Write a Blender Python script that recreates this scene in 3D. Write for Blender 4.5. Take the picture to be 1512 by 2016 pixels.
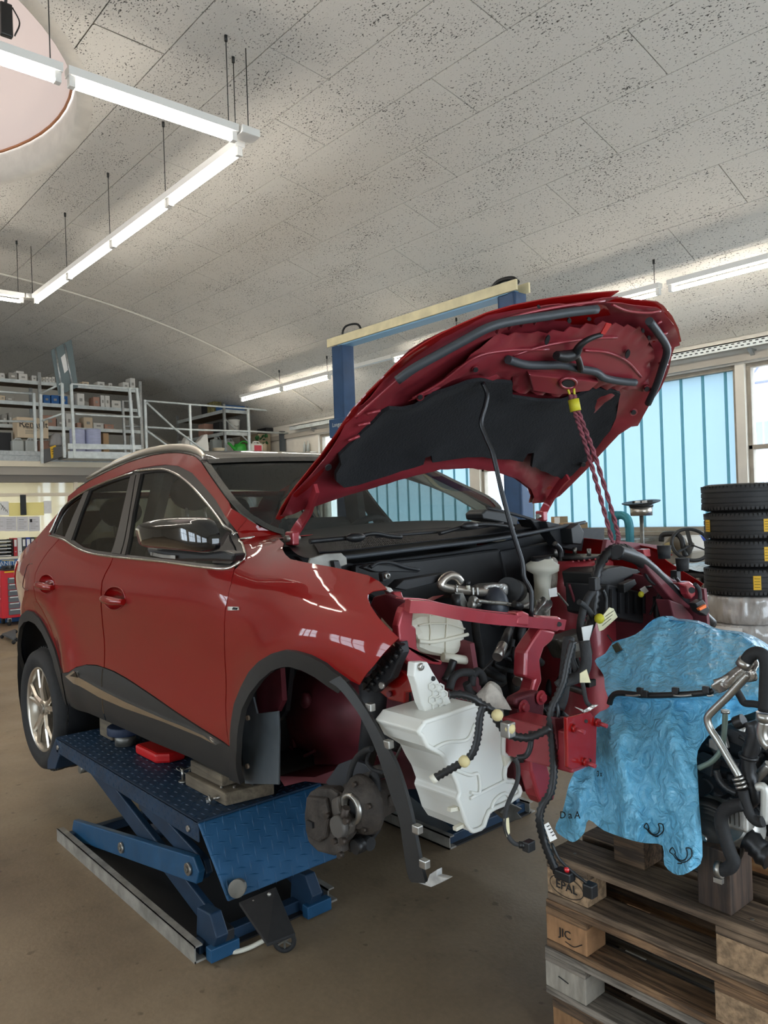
import bpy, bmesh, math, random
from math import sin, cos, tan, pi, radians, sqrt, atan, atan2, floor
from mathutils import Vector, Matrix
from mathutils.geometry import delaunay_2d_cdt

for o in list(bpy.data.objects): bpy.data.objects.remove(o)
SC = bpy.context.scene
COL = SC.collection
random.seed(7)

# ------------------------------------------------------------------ camera
FPX, HC = 1512.0, 1.63
_h, _r, _p = radians(139.0), radians(1.92), atan(2.5 / FPX)
_F0 = Vector((cos(_h), sin(_h), 0)); _R0 = Vector((sin(_h), -cos(_h), 0)); _U0 = Vector((0, 0, 1))
CF = _F0 * cos(_p) + _U0 * sin(_p); _U1 = _U0 * cos(_p) - _F0 * sin(_p)
CR = _R0 * cos(_r) - _U1 * sin(_r); CU = _U1 * cos(_r) + _R0 * sin(_r)
CP = Vector((0, 0, HC))
cd = bpy.data.cameras.new('camera'); cam = bpy.data.objects.new('camera', cd); COL.objects.link(cam)
cd.sensor_fit = 'VERTICAL'; cd.sensor_height = 24.0; cd.lens = FPX / 2016.0 * 24.0
cd.clip_start = 0.02; cd.clip_end = 300
M = Matrix.Identity(4)
for i in range(3):
    M[i][0] = CR[i]; M[i][1] = CU[i]; M[i][2] = -CF[i]; M[i][3] = CP[i]
cam.matrix_world = M
SC.camera = cam

# ------------------------------------------------------------------ world, exposure
W = bpy.data.worlds.new('overcast_sky'); SC.world = W; W.use_nodes = True
bg = W.node_tree.nodes['Background']; bg.inputs[0].default_value = (0.88, 0.94, 1.0, 1); bg.inputs[1].default_value = 6.0
SC.view_settings.view_transform = 'Standard'; SC.view_settings.look = 'None'
SC.view_settings.gamma = 1.0; SC.view_settings.use_curve_mapping = False
SC.view_settings.exposure = 0.45
TUBE = 26.0          # emission of the light tubes


def portal(x0, x1, z0, z1, y, inward):
    l = bpy.data.lights.new('window_portal', 'AREA'); l.shape = 'RECTANGLE'; l.size = abs(x1 - x0); l.size_y = z1 - z0
    l.cycles.is_portal = True
    o = bpy.data.objects.new('window_portal', l); COL.objects.link(o)
    o.location = ((x0 + x1) / 2, y, (z0 + z1) / 2)
    o.rotation_euler = (radians(90) if inward > 0 else radians(-90), 0, 0)


portal(-13.6, 4.0, 1.25, 3.4, 10.2, -1)
portal(-13.6, 4.0, 1.0, 3.3, -7.2, 1)
_l = bpy.data.lights.new('door_portal', 'AREA'); _l.shape = 'RECTANGLE'; _l.size = 3.2; _l.size_y = 7.0; _l.cycles.is_portal = True
_o = bpy.data.objects.new('door_portal', _l); COL.objects.link(_o); _o.location = (4.7, 2.5, 1.7); _o.rotation_euler = (0, radians(90), 0)


# ------------------------------------------------------------------ pixel -> place
def ray(x, y): return CF + CR * ((x - 756) / FPX) - CU * ((y - 1008) / FPX)
def onY(x, y, Y):
    d = ray(x, y); return CP + d * (Y / d.y)
def onX(x, y, X):
    d = ray(x, y); return CP + d * (X / d.x)
def onZ(x, y, Z):
    d = ray(x, y); return CP + d * ((Z - HC) / d.z)


# ------------------------------------------------------------------ mesh helpers
class MB:
    """collects shapes and links them as one mesh object"""
    def __init__(s): s.v = []; s.f = []; s.sm = []
    def add(s, v, f, smooth=False):
        n = len(s.v); s.v += [tuple(p) for p in v]; s.f += [tuple(i + n for i in q) for q in f]; s.sm += [smooth] * len(f); return s
    def box(s, c, d, rot=None, taper=None):
        c = Vector(c); h = Vector(d) / 2; pts = []
        for k in (-1, 1):
            for j in (-1, 1):
                for i in (-1, 1):
                    t = taper if (taper and k > 0) else 1
                    p = Vector((i * h.x * t, j * h.y * t, k * h.z))
                    if rot is not None: p = rot @ p
                    pts.append(c + p)
        return s.add(pts, [(0, 2, 3, 1), (4, 5, 7, 6), (0, 1, 5, 4), (2, 6, 7, 3), (0, 4, 6, 2), (1, 3, 7, 5)])
    def lohi(s, a, b):
        a = Vector(a); b = Vector(b)
        return s.box((a + b) / 2, [abs(q) for q in (b - a)])
    def bar(s, a, b, w, h=None, up=(0, 0, 1)):
        a = Vector(a); b = Vector(b); h = h or w; d = b - a; L = d.length; d.normalize()
        up = Vector(up)
        if abs(d.dot(up)) > .98: up = Vector((0, 1, 0))
        sd = d.cross(up).normalized(); u = sd.cross(d).normalized()
        return s.box((a + b) / 2, (L, w, h), Matrix((d, sd, u)).transposed())
    def tube(s, pts, r, n=10, smooth=True, cap=True, corr=0, closed=False, res=0):
        pts = [Vector(p) for p in pts]
        if res: pts = crv(pts, res, closed)
        m = len(pts); rs = r if isinstance(r, (list, tuple)) else None
        if rs and len(rs) != m:
            rs = [rs[min(int(i / (m - 1) * (len(rs) - 1)), len(rs) - 2)] * (1 - (i / (m - 1) * (len(rs) - 1)) % 1 if i < m - 1 else 0) + rs[min(int(i / (m - 1) * (len(rs) - 1)) + 1, len(rs) - 1)] * ((i / (m - 1) * (len(rs) - 1)) % 1 if i < m - 1 else 1) for i in range(m)]
        tan_ = []
        for i in range(m):
            a = pts[(i - 1) % m] if (closed or i > 0) else pts[i]; b = pts[(i + 1) % m] if (closed or i < m - 1) else pts[i]
            t = b - a; tan_.append(t.normalized() if t.length > 1e-9 else Vector((0, 0, 1)))
        ref = Vector((0, 0, 1)) if abs(tan_[0].z) < .9 else Vector((0, 1, 0))
        u = (ref - tan_[0] * ref.dot(tan_[0])).normalized(); vs = []; fs = []
        for i in range(m):
            u = u - tan_[i] * u.dot(tan_[i])
            u = u.normalized() if u.length > 1e-6 else tan_[i].orthogonal().normalized()
            w = tan_[i].cross(u); rr = rs[i] if rs else r
            if corr and i % 2: rr *= (1 - corr)
            for k in range(n):
                a = 2 * pi * k / n; vs.append(pts[i] + (u * cos(a) + w * sin(a)) * rr)
        for i in range(m if closed else m - 1):
            j = (i + 1) % m
            for k in range(n):
                l = (k + 1) % n; fs.append((i * n + k, i * n + l, j * n + l, j * n + k))
        s.add(vs, fs, smooth)
        if cap and not closed:
            s.f.append(tuple(len(s.v) - m * n + k for k in reversed(range(n)))); s.sm.append(False)
            s.f.append(tuple(len(s.v) - n + k for k in range(n))); s.sm.append(False)
        return s
    def cyl(s, a, b, r, n=16, r2=None, smooth=True):
        return s.tube([a, b], [r, r if r2 is None else r2], n, smooth)
    def lathe(s, prof, o, ax, n=24, smooth=True, arc=2 * pi, start=0):
        """prof: list of (radius, height) along ax from o"""
        o = Vector(o); ax = Vector(ax).normalized(); u = ax.orthogonal().normalized(); w = ax.cross(u); vs = []; fs = []
        full = arc > 6.28; nn = n if full else n + 1
        for r, h in prof:
            for k in range(nn):
                a = start + arc * k / n; vs.append(o + ax * h + (u * cos(a) + w * sin(a)) * r)
        for i in range(len(prof) - 1):
            for k in range(n):
                l = (k + 1) % nn; fs.append((i * nn + k, i * nn + l, (i + 1) * nn + l, (i + 1) * nn + k))
        return s.add(vs, fs, smooth)
    def prism(s, poly, ext, smooth=False):
        poly = [Vector(p) for p in poly]; ext = Vector(ext); n = len(poly)
        nrm = Vector((0, 0, 0))
        for i in range(n): nrm += poly[i].cross(poly[(i + 1) % n])
        if nrm.dot(ext) > 0: poly.reverse()
        vs = poly + [p + ext for p in poly]
        fs = [tuple(range(n)), tuple(reversed(range(n, 2 * n)))] + [((i + 1) % n, i, i + n, (i + 1) % n + n) for i in range(n)]
        return s.add(vs, fs, smooth)
    def sphere(s, c, r, n=12, m=8, sq=(1, 1, 1), rot=None):
        vs = []; fs = []; c = Vector(c)
        for j in range(m + 1):
            t = pi * j / m
            for k in range(n):
                a = 2 * pi * k / n; p = Vector((sin(t) * cos(a) * sq[0], sin(t) * sin(a) * sq[1], cos(t) * sq[2])) * r
                if rot is not None: p = rot @ p
                vs.append(c + p)
        for j in range(m):
            for k in range(n):
                l = (k + 1) % n; fs.append((j * n + k, (j + 1) * n + k, (j + 1) * n + l, j * n + l))
        return s.add(vs, fs, True)
    def grid(s, fn, nu, nv, smooth=True):
        vs = [fn(i / nu, j / nv) for i in range(nu + 1) for j in range(nv + 1)]
        fs = [(i * (nv + 1) + j, i * (nv + 1) + j + 1, (i + 1) * (nv + 1) + j + 1, (i + 1) * (nv + 1) + j) for i in range(nu) for j in range(nv)]
        return s.add(vs, fs, smooth)
    def xf(s, m):
        s.v = [tuple(m @ Vector(p)) for p in s.v]; return s
    def build(s, name, mat, parent=None, bevel=0, solid=0, soff=-1, subd=0, split=0, local=False):
        me = bpy.data.meshes.new(name); me.from_pydata(s.v, [], s.f); me.validate()
        if len(me.polygons) == len(s.sm): me.polygons.foreach_set('use_smooth', s.sm)
        else: me.polygons.foreach_set('use_smooth', [any(s.sm)] * len(me.polygons))
        me.materials.append(mat); me.update()
        o = bpy.data.objects.new(name, me); COL.objects.link(o)
        if solid:
            k = o.modifiers.new('thick', 'SOLIDIFY'); k.thickness = solid; k.offset = soff
        if subd:
            k = o.modifiers.new('sub', 'SUBSURF'); k.levels = subd; k.render_levels = subd
        if split:
            k = o.modifiers.new('split', 'EDGE_SPLIT'); k.split_angle = radians(split)
        if bevel:
            k = o.modifiers.new('bev', 'BEVEL'); k.width = bevel; k.segments = 2; k.limit_method = 'ANGLE'; k.angle_limit = radians(40)
        if parent is not None:
            o.parent = parent
            if not local and parent.type == 'EMPTY': o.matrix_parent_inverse = Matrix.LocRotScale(parent.location, parent.rotation_euler, None).inverted()
        return o


def crv(pts, res=6, closed=False):
    pts = [Vector(p) for p in pts]; n = len(pts); out = []
    if n < 3: return pts
    for i in range(n if closed else n - 1):
        p0 = pts[(i - 1) % n] if (closed or i > 0) else pts[0] * 2 - pts[1]
        p1 = pts[i]; p2 = pts[(i + 1) % n]
        p3 = pts[(i + 2) % n] if (closed or i < n - 2) else pts[-1] * 2 - pts[-2]
        for k in range(res):
            t = k / res
            out.append(.5 * ((2 * p1) + (p2 - p0) * t + (2 * p0 - 5 * p1 + 4 * p2 - p3) * t * t + (3 * p1 - p0 - 3 * p2 + p3) * t ** 3))
    if not closed: out.append(pts[-1])
    return out
def crv2(pts, res=4, closed=False): return [(p.x, p.y) for p in crv([Vector((a, b, 0)) for a, b in pts], res, closed)]


def inpoly(p, poly):
    x, y = p; c = False; n = len(poly); j = n - 1
    for i in range(n):
        xi, yi = poly[i]; xj, yj = poly[j]
        if (yi > y) != (yj > y) and x < (xj - xi) * (y - yi) / (yj - yi) + xi: c = not c
        j = i
    return c


def panel2d(outer, holes=(), step=.05):
    """triangulated 2D region with inner points; returns verts2d, tris"""
    vs = []; es = []
    for lp in [outer] + list(holes):
        # split long edges
        q = []
        for i in range(len(lp)):
            a = Vector(lp[i]); b = Vector(lp[(i + 1) % len(lp)]); L = (b - a).length
            k = max(1, int(L / step))
            for t in range(k): q.append(a.lerp(b, t / k))
        n0 = len(vs); vs += q; es += [(n0 + i, n0 + (i + 1) % len(q)) for i in range(len(q))]
    xs = [p[0] for p in outer]; ys = [p[1] for p in outer]
    nb = [Vector(v) for v in vs]
    x = min(xs) + step / 2; row = 0
    cell = {}
    for v in nb: cell.setdefault((int(v.x // step), int(v.y // step)), []).append(v)
    while x < max(xs):
        y = min(ys) + step * (.5 if row % 2 else .25)
        while y < max(ys):
            if inpoly((x, y), outer) and not any(inpoly((x, y), h) for h in holes):
                cx, cy = int(x // step), int(y // step); ok = True
                for i in (-1, 0, 1):
                    for j in (-1, 0, 1):
                        for v in cell.get((cx + i, cy + j), ()):
                            if (v.x - x) ** 2 + (v.y - y) ** 2 < (step * .45) ** 2: ok = False
                if ok: vs.append(Vector((x, y)))
            y += step
        x += step; row += 1
    rv, re, rf, *_ = delaunay_2d_cdt([Vector(v) for v in vs], es, [], 0, 1e-6)
    out = []
    for t in rf:
        cx = sum(rv[i].x for i in t) / len(t); cy = sum(rv[i].y for i in t) / len(t)
        if inpoly((cx, cy), outer) and not any(inpoly((cx, cy), h) for h in holes): out.append(tuple(t))
    return [(v.x, v.y) for v in rv], out


def strip(pts, w, nrm):
    """ribbon of width w along pts, lying flat against direction nrm"""
    pts = [Vector(p) for p in pts]; nrm = Vector(nrm); L = []; R = []
    for i in range(len(pts)):
        t = (pts[min(i + 1, len(pts) - 1)] - pts[max(i - 1, 0)]).normalized(); s = t.cross(nrm).normalized() * w / 2
        L.append(pts[i] + s); R.append(pts[i] - s)
    n = len(pts)
    return L + R, [(i, i + 1, n + i + 1, n + i) for i in range(n - 1)]


# ------------------------------------------------------------------ things
def tag(o, label, cat, group=None, kind=None):
    if label: o['label'] = label
    if cat: o['category'] = cat
    if group: o['group'] = group
    if kind: o['kind'] = kind
    return o
def T(name, label, cat, loc=(0, 0, 0), rz=0, group=None):
    o = bpy.data.objects.new(name, None); COL.objects.link(o); o.empty_display_size = .1
    o.location = loc; o.rotation_euler = (0, 0, rz); return tag(o, label, cat, group)
def S(o): o['kind'] = 'structure'; return o
def dup(root, loc, rz=None, label=None, group=None):
    r = root.copy(); COL.objects.link(r); r.location = loc
    if rz is not None: r.rotation_euler = (0, 0, rz)
    if label: r['label'] = label
    if group: r['group'] = group
    for ch in list(root.children):
        c = ch.copy(); COL.objects.link(c); c.parent = r
        for g in ch.children:
            d = g.copy(); COL.objects.link(d); d.parent = c
    return r


# ------------------------------------------------------------------ materials
def C(r, g, b):
    def l(v):
        v /= 255.; return v / 12.92 if v <= .04045 else ((v + .055) / 1.055) ** 2.4
    return (l(r), l(g), l(b), 1)
def mat(name, col, rough=.5, metal=0., coat=0., spec=.5, var=0., vscale=8., bump=0., bscale=60., emit=None, estr=0., trans=0., stretch=None, col2=None, vlo=.35, vhi=.65, rvar=0., detail=4.):
    m = bpy.data.materials.new(name); m.use_nodes = True; nt = m.node_tree; b = nt.nodes['Principled BSDF']; L = nt.links
    b.inputs['Base Color'].default_value = col; b.inputs['Roughness'].default_value = rough; b.inputs['Metallic'].default_value = metal
    b.inputs['Coat Weight'].default_value = coat; b.inputs['Coat Roughness'].default_value = .03; b.inputs['Specular IOR Level'].default_value = spec
    if trans: b.inputs['Transmission Weight'].default_value = trans
    if emit: b.inputs['Emission Color'].default_value = emit; b.inputs['Emission Strength'].default_value = estr
    tc = None
    if var or bump or rvar or col2:
        tc = nt.nodes.new('ShaderNodeTexCoord'); mp = nt.nodes.new('ShaderNodeMapping'); L.new(tc.outputs['Object'], mp.inputs['Vector'])
        if stretch: mp.inputs['Scale'].default_value = stretch
    if var or col2:
        n = nt.nodes.new('ShaderNodeTexNoise'); n.inputs['Scale'].default_value = vscale; n.inputs['Detail'].default_value = detail; L.new(mp.outputs[0], n.inputs['Vector'])
        r = nt.nodes.new('ShaderNodeValToRGB'); L.new(n.outputs['Fac'], r.inputs[0])
        r.color_ramp.elements[0].position = vlo; r.color_ramp.elements[1].position = vhi
        c2 = col2 or tuple(min(1, c * (1 + var)) for c in col[:3]) + (1,)
        c1 = col if col2 else tuple(c * (1 - var) for c in col[:3]) + (1,)
        r.color_ramp.elements[0].color = c1; r.color_ramp.elements[1].color = c2
        L.new(r.outputs[0], b.inputs['Base Color'])
        if rvar:
            q = nt.nodes.new('ShaderNodeMapRange'); L.new(n.outputs['Fac'], q.inputs[0]); q.inputs[3].default_value = max(0, rough - rvar); q.inputs[4].default_value = rough + rvar
            q.inputs[1].default_value = .3; q.inputs[2].default_value = .7
            L.new(q.outputs[0], b.inputs['Roughness'])
    if bump:
        n = nt.nodes.new('ShaderNodeTexNoise'); n.inputs['Scale'].default_value = bscale; n.inputs['Detail'].default_value = 4; L.new(mp.outputs[0], n.inputs['Vector'])
        k = nt.nodes.new('ShaderNodeBump'); k.inputs['Strength'].default_value = bump; k.inputs['Distance'].default_value = .01; L.new(n.outputs['Fac'], k.inputs['Height']); L.new(k.outputs[0], b.inputs['Normal'])
    return m


def glassmat(name, tint, rough=0.02, fres=.8):
    m = bpy.data.materials.new(name); m.use_nodes = True; nt = m.node_tree; nt.nodes.clear(); L = nt.links
    o = nt.nodes.new('ShaderNodeOutputMaterial'); t = nt.nodes.new('ShaderNodeBsdfTransparent'); g = nt.nodes.new('ShaderNodeBsdfGlossy'); x = nt.nodes.new('ShaderNodeMixShader'); w = nt.nodes.new('ShaderNodeLayerWeight'); p = nt.nodes.new('ShaderNodeMath'); f = nt.nodes.new('ShaderNodeMath')
    t.inputs[0].default_value = tint; g.inputs['Roughness'].default_value = rough; p.operation = 'POWER'; p.inputs[1].default_value = 4.5; f.operation = 'MULTIPLY_ADD'; f.inputs[1].default_value = fres - .05; f.inputs[2].default_value = .05
    L.new(w.outputs['Facing'], p.inputs[0]); L.new(p.outputs[0], f.inputs[0])
    L.new(f.outputs[0], x.inputs[0]); L.new(t.outputs[0], x.inputs[1]); L.new(g.outputs[0], x.inputs[2]); L.new(x.outputs[0], o.inputs[0])
    return m


def transmat(name, col, frac=.6, rough=.4):
    """thin plastic that lets light glow through"""
    m = bpy.data.materials.new(name); m.use_nodes = True; nt = m.node_tree; b = nt.nodes['Principled BSDF']; L = nt.links
    b.inputs['Base Color'].default_value = col; b.inputs['Roughness'].default_value = rough
    t = nt.nodes.new('ShaderNodeBsdfTranslucent'); t.inputs[0].default_value = col
    x = nt.nodes.new('ShaderNodeMixShader'); x.inputs[0].default_value = frac; o = nt.nodes['Material Output']
    L.new(b.outputs[0], x.inputs[1]); L.new(t.outputs[0], x.inputs[2]); L.new(x.outputs[0], o.inputs[0])
    return m


def speckle(name, base, dark, scale=9., lo=.64, hi=.70, rough=.9):
    """painted wood-wool board: fine dark pores in drifting patches"""
    m = mat(name, base, rough); nt = m.node_tree; b = nt.nodes['Principled BSDF']; L = nt.links
    tc = nt.nodes.new('ShaderNodeTexCoord'); mp = nt.nodes.new('ShaderNodeMapping'); mp.inputs['Scale'].default_value = (.62, 1, 1); L.new(tc.outputs['Object'], mp.inputs[0])
    a = nt.nodes.new('ShaderNodeTexNoise'); a.inputs['Scale'].default_value = scale * 4.2; a.inputs['Detail'].default_value = 2.5; L.new(mp.outputs[0], a.inputs[0])
    c = nt.nodes.new('ShaderNodeTexNoise'); c.inputs['Scale'].default_value = scale * .16; c.inputs['Detail'].default_value = 3; L.new(mp.outputs[0], c.inputs[0])
    ma = nt.nodes.new('ShaderNodeMath'); ma.operation = 'MULTIPLY_ADD'; ma.inputs[1].default_value = .22; L.new(c.outputs[0], ma.inputs[0]); L.new(a.outputs[0], ma.inputs[2])
    r = nt.nodes.new('ShaderNodeValToRGB'); r.color_ramp.elements[0].position = lo + .08; r.color_ramp.elements[1].position = hi + .08
    r.color_ramp.elements[0].color = base; r.color_ramp.elements[1].color = dark; L.new(ma.outputs[0], r.inputs[0])
    L.new(r.outputs[0], b.inputs['Base Color'])
    k = nt.nodes.new('ShaderNodeBump'); k.inputs['Strength'].default_value = .5; k.inputs['Distance'].default_value = .01; k.invert = True
    L.new(ma.outputs[0], k.inputs['Height']); L.new(k.outputs[0], b.inputs['Normal'])
    return m


def concrete(name):
    m = mat(name, C(120, 108, 92), .55); nt = m.node_tree; b = nt.nodes['Principled BSDF']; L = nt.links
    tc = nt.nodes.new('ShaderNodeTexCoord')
    def noise(sc, det, ro=.55):
        n = nt.nodes.new('ShaderNodeTexNoise'); n.inputs['Scale'].default_value = sc; n.inputs['Detail'].default_value = det; n.inputs['Roughness'].default_value = ro; L.new(tc.outputs['Object'], n.inputs[0]); return n
    def ramp(n, stops):
        r = nt.nodes.new('ShaderNodeValToRGB'); e = r.color_ramp.elements
        for i, (p, c) in enumerate(stops):
            q = e[i] if i < 2 else e.new(p); q.position = p; q.color = c
        L.new(n.outputs[0], r.inputs[0]); return r
    def mul(a, c, f=1.):
        x = nt.nodes.new('ShaderNodeMix'); x.data_type = 'RGBA'; x.blend_type = 'MULTIPLY'; x.inputs[0].default_value = f
        L.new(a, x.inputs[6]); L.new(c, x.inputs[7]); return x.outputs[2]
    base = ramp(noise(.7, 6), [(.3, C(116, 99, 79)), (.55, C(143, 124, 99)), (.75, C(156, 137, 112))])
    st = ramp(noise(2.6, 8, .7), [(.28, (.42, .40, .38, 1)), (.42, (.85, .84, .82, 1)), (.6, (1, 1, 1, 1))])
    fn = ramp(noise(45, 4), [(.3, (.86, .86, .86, 1)), (.7, (1, 1, 1, 1))])
    sp = ramp(noise(19, 2, .4), [(.70, (1, 1, 1, 1)), (.76, (.5, .45, .4, 1))])
    c = mul(mul(mul(base.outputs[0], st.outputs[0], .75), fn.outputs[0]), sp.outputs[0], .8)
    L.new(c, b.inputs['Base Color'])
    q = nt.nodes.new('ShaderNodeMapRange'); n = noise(1.7, 6); L.new(n.outputs[0], q.inputs[0]); q.inputs[1].default_value = .3; q.inputs[2].default_value = .7; q.inputs[3].default_value = .42; q.inputs[4].default_value = .7
    L.new(q.outputs[0], b.inputs['Roughness'])
    k = nt.nodes.new('ShaderNodeBump'); k.inputs['Strength'].default_value = .12; k.inputs['Distance'].default_value = .01; L.new(noise(60, 3).outputs[0], k.inputs['Height']); L.new(k.outputs[0], b.inputs['Normal'])
    return m


def wood(name, c1, c2, scale=1., rough=.75, axis=0, dark=None):
    """long grained timber; axis = grain direction in object space"""
    m = mat(name, c1, rough); nt = m.node_tree; b = nt.nodes['Principled BSDF']; L = nt.links
    tc = nt.nodes.new('ShaderNodeTexCoord'); mp = nt.nodes.new('ShaderNodeMapping'); L.new(tc.outputs['Object'], mp.inputs[0])
    s = [18 * scale] * 3; s[axis] = 1.1 * scale; mp.inputs['Scale'].default_value = s
    n = nt.nodes.new('ShaderNodeTexNoise'); n.inputs['Scale'].default_value = 4; n.inputs['Detail'].default_value = 6; n.inputs['Roughness'].default_value = .65; n.inputs['Distortion'].default_value = .4; L.new(mp.outputs[0], n.inputs[0])
    r = nt.nodes.new('ShaderNodeValToRGB'); r.color_ramp.elements[0].position = .40; r.color_ramp.elements[1].position = .60; r.color_ramp.elements[0].color = c1; r.color_ramp.elements[1].color = c2; L.new(n.outputs[0], r.inputs[0])
    n2 = nt.nodes.new('ShaderNodeTexNoise'); n2.inputs['Scale'].default_value = 5; n2.inputs['Detail'].default_value = 5; L.new(tc.outputs['Object'], n2.inputs[0])
    r2 = nt.nodes.new('ShaderNodeValToRGB'); r2.color_ramp.elements[0].position = .36; r2.color_ramp.elements[1].position = .6; r2.color_ramp.elements[0].color = dark or (.45, .43, .42, 1); r2.color_ramp.elements[1].color = (1, 1, 1, 1); L.new(n2.outputs[0], r2.inputs[0])
    x = nt.nodes.new('ShaderNodeMix'); x.data_type = 'RGBA'; x.blend_type = 'MULTIPLY'; x.inputs[0].default_value = .85; L.new(r.outputs[0], x.inputs[6]); L.new(r2.outputs[0], x.inputs[7]); L.new(x.outputs[2], b.inputs['Base Color'])
    k = nt.nodes.new('ShaderNodeBump'); k.inputs['Strength'].default_value = .35; k.inputs['Distance'].default_value = .006; L.new(n.outputs[0], k.inputs['Height']); L.new(k.outputs[0], b.inputs['Normal'])
    return m


K = {}
K['ceil'] = speckle('wood_wool_board', C(212, 207, 198), C(78, 74, 68), scale=17)
K['plaster'] = mat('white_plaster', C(218, 211, 198), .9, var=.04, vscale=3, bump=.1)
K['cream'] = mat('cream_paint', C(226, 214, 190), .7, var=.03, vscale=2)
K['greyband'] = mat('grey_paint', C(168, 160, 148), .7)
K['floor'] = concrete('concrete_floor')
K['galv'] = mat('galvanised_steel', C(170, 172, 170), .45, .75, var=.18, vscale=22, rvar=.12)
K['galvpale'] = mat('pale_galvanised_sheet', C(205, 210, 208), .5, .35, var=.12, vscale=10, rvar=.1)
K['frame'] = mat('weathered_frame', C(150, 140, 125), .6, var=.1, vscale=9)
K['white'] = mat('white_enamel', C(232, 230, 224), .4)
K['tube'] = mat('light_tube', (1, 1, 1, 1), .4, emit=(1.0, .93, .82, 1), estr=TUBE)
K['wire'] = mat('thin_wire', C(60, 60, 58), .5, .6)
K['turq'] = transmat('turquoise_sheet', (.37, .455, .50, 1), .9, .5)
K['turqrib'] = transmat('turquoise_rib', (.25, .44, .46, 1), .9, .5)
K['pane'] = glassmat('window_glass', (.93, .97, 1, 1), .03)
K['black'] = mat('black_plastic', C(22, 22, 23), .45, var=.15, vscale=30)
K['blacksat'] = mat('satin_black', C(28, 28, 30), .6)
K['rubber'] = mat('black_rubber', C(26, 26, 27), .75, var=.2, vscale=40, bump=.1, bscale=200)
K['steel'] = mat('bare_steel', C(165, 162, 156), .35, .9, var=.15, vscale=18, rvar=.12)
K['alu'] = mat('cast_aluminium', C(172, 170, 164), .42, .8, var=.2, vscale=25, rvar=.1)
K['paper'] = mat('white_paper', C(228, 226, 222), .85, var=.03, vscale=20)


def text(name, body, size, org, right, up, m, parent, align='CENTER', ext=.0006):
    c = bpy.data.curves.new(name, 'FONT'); c.body = body; c.size = size; c.extrude = ext; c.align_x = align; c.align_y = 'CENTER'; c.resolution_u = 2
    t = bpy.data.objects.new('tmp_text', c); COL.objects.link(t)
    dg = bpy.context.evaluated_depsgraph_get(); me = bpy.data.meshes.new_from_object(t.evaluated_get(dg)); bpy.data.objects.remove(t); bpy.data.curves.remove(c)
    right = Vector(right).normalized(); up = Vector(up).normalized(); n = right.cross(up)
    mx = Matrix.Identity(4)
    for i in range(3): mx[i][0] = right[i]; mx[i][1] = up[i]; mx[i][2] = n[i]; mx[i][3] = Vector(org)[i] + n[i] * .0015
    me.transform(mx); me.materials.clear(); me.materials.append(m); me.name = name
    o = bpy.data.objects.new(name, me); COL.objects.link(o)
    if parent is not None:
        o.parent = parent
        if parent.type == 'EMPTY': o.matrix_parent_inverse = Matrix.LocRotScale(parent.location, parent.rotation_euler, None).inverted()
    return o


K['ink'] = mat('black_ink', C(24, 24, 26), .7)

# ================================================================== the hall
X0, X1, YW, YN = -20.5, 4.5, 10.0, -7.0
floor_o = S(MB().lohi((X0, YN, -.1), (X1, YW, 0)).build('floor', K['floor']))


def zc(y):
    t = abs(y - 1.5) / 8.5
    return 5.72 - 1.98 * min(t, 1.02) ** 2.35


SKY, SR = (-8.4, .2), 2.70
circ = [(SKY[0] + SR * cos(2 * pi * k / 72), SKY[1] + SR * sin(2 * pi * k / 72)) for k in range(72)]


def shell(u0, u1, w0, w1, lift, hole, step):
    v, f = panel2d([(u0, w0), (u1, w0), (u1, w1), (u0, w1)], hole, step)
    return [(x, y, zc(y) + lift) for x, y in v], f


mb = MB(); v, f = shell(X0, X1, YN, YW, .035, [circ], .5); mb.add(v, f, True)
ceil_o = S(mb.build('ceiling', K['plaster']))
BW, BL, G = .62, 2.44, .005
rows = int((YW + 1.3) / BW)
for r in range(rows + 1):
    y0 = -1.3 + r * BW; y1 = min(y0 + BW, YW - .02)
    if y1 - y0 < .1: continue
    off = (r * 0.87) % BL
    x = X0 - off
    while x < X1:
        a, b = max(x, X0), min(x + BL, X1); x += BL
        if b - a < .1 or a > 1.6: continue
        R = [(a + G, y0 + G), (b - G, y0 + G), (b - G, y1 - G), (a + G, y1 - G)]
        near = min(max(SKY[0], a), b), min(max(SKY[1], y0), y1)
        if (near[0] - SKY[0]) ** 2 + (near[1] - SKY[1]) ** 2 < SR * SR:
            far_in = all((p[0] - SKY[0]) ** 2 + (p[1] - SKY[1]) ** 2 < SR * SR for p in R)
            if far_in: continue
            vs = [Vector(p) for p in R] + [Vector(p) for p in circ]
            es = [(i, (i + 1) % 4) for i in range(4)] + [(4 + i, 4 + (i + 1) % 72) for i in range(72)]
            rv, _, rf, *_ = delaunay_2d_cdt(vs, es, [], 0, 1e-6)
            ts = []
            for t in rf:
                c = (sum(rv[i].x for i in t) / len(t), sum(rv[i].y for i in t) / len(t))
                if inpoly(c, R) and not inpoly(c, circ): ts.append(tuple(t))
            if not ts: continue
            used = sorted({i for t in ts for i in t}); ix = {k: n for n, k in enumerate(used)}
            v = [(rv[i].x, rv[i].y, zc(rv[i].y)) for i in used]; f = [tuple(ix[i] for i in t) for t in ts]
            MB().add(v, f).build('board', K['ceil'], ceil_o)
        else:
            ym = (y0 + y1) / 2
            v = [(px, py, zc(py)) for py in (y0 + G, ym, y1 - G) for px in (a + G, b - G)]
            v += [(p[0], p[1], p[2] + .03) for p in v]
            f = [(0, 2, 3, 1), (2, 4, 5, 3), (0, 1, 7, 6), (4, 10, 11, 5), (0, 6, 8, 2), (2, 8, 10, 4), (1, 3, 9, 7), (3, 5, 11, 9)]
            MB().add(v, f).build('board', K['ceil'], ceil_o)

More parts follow.
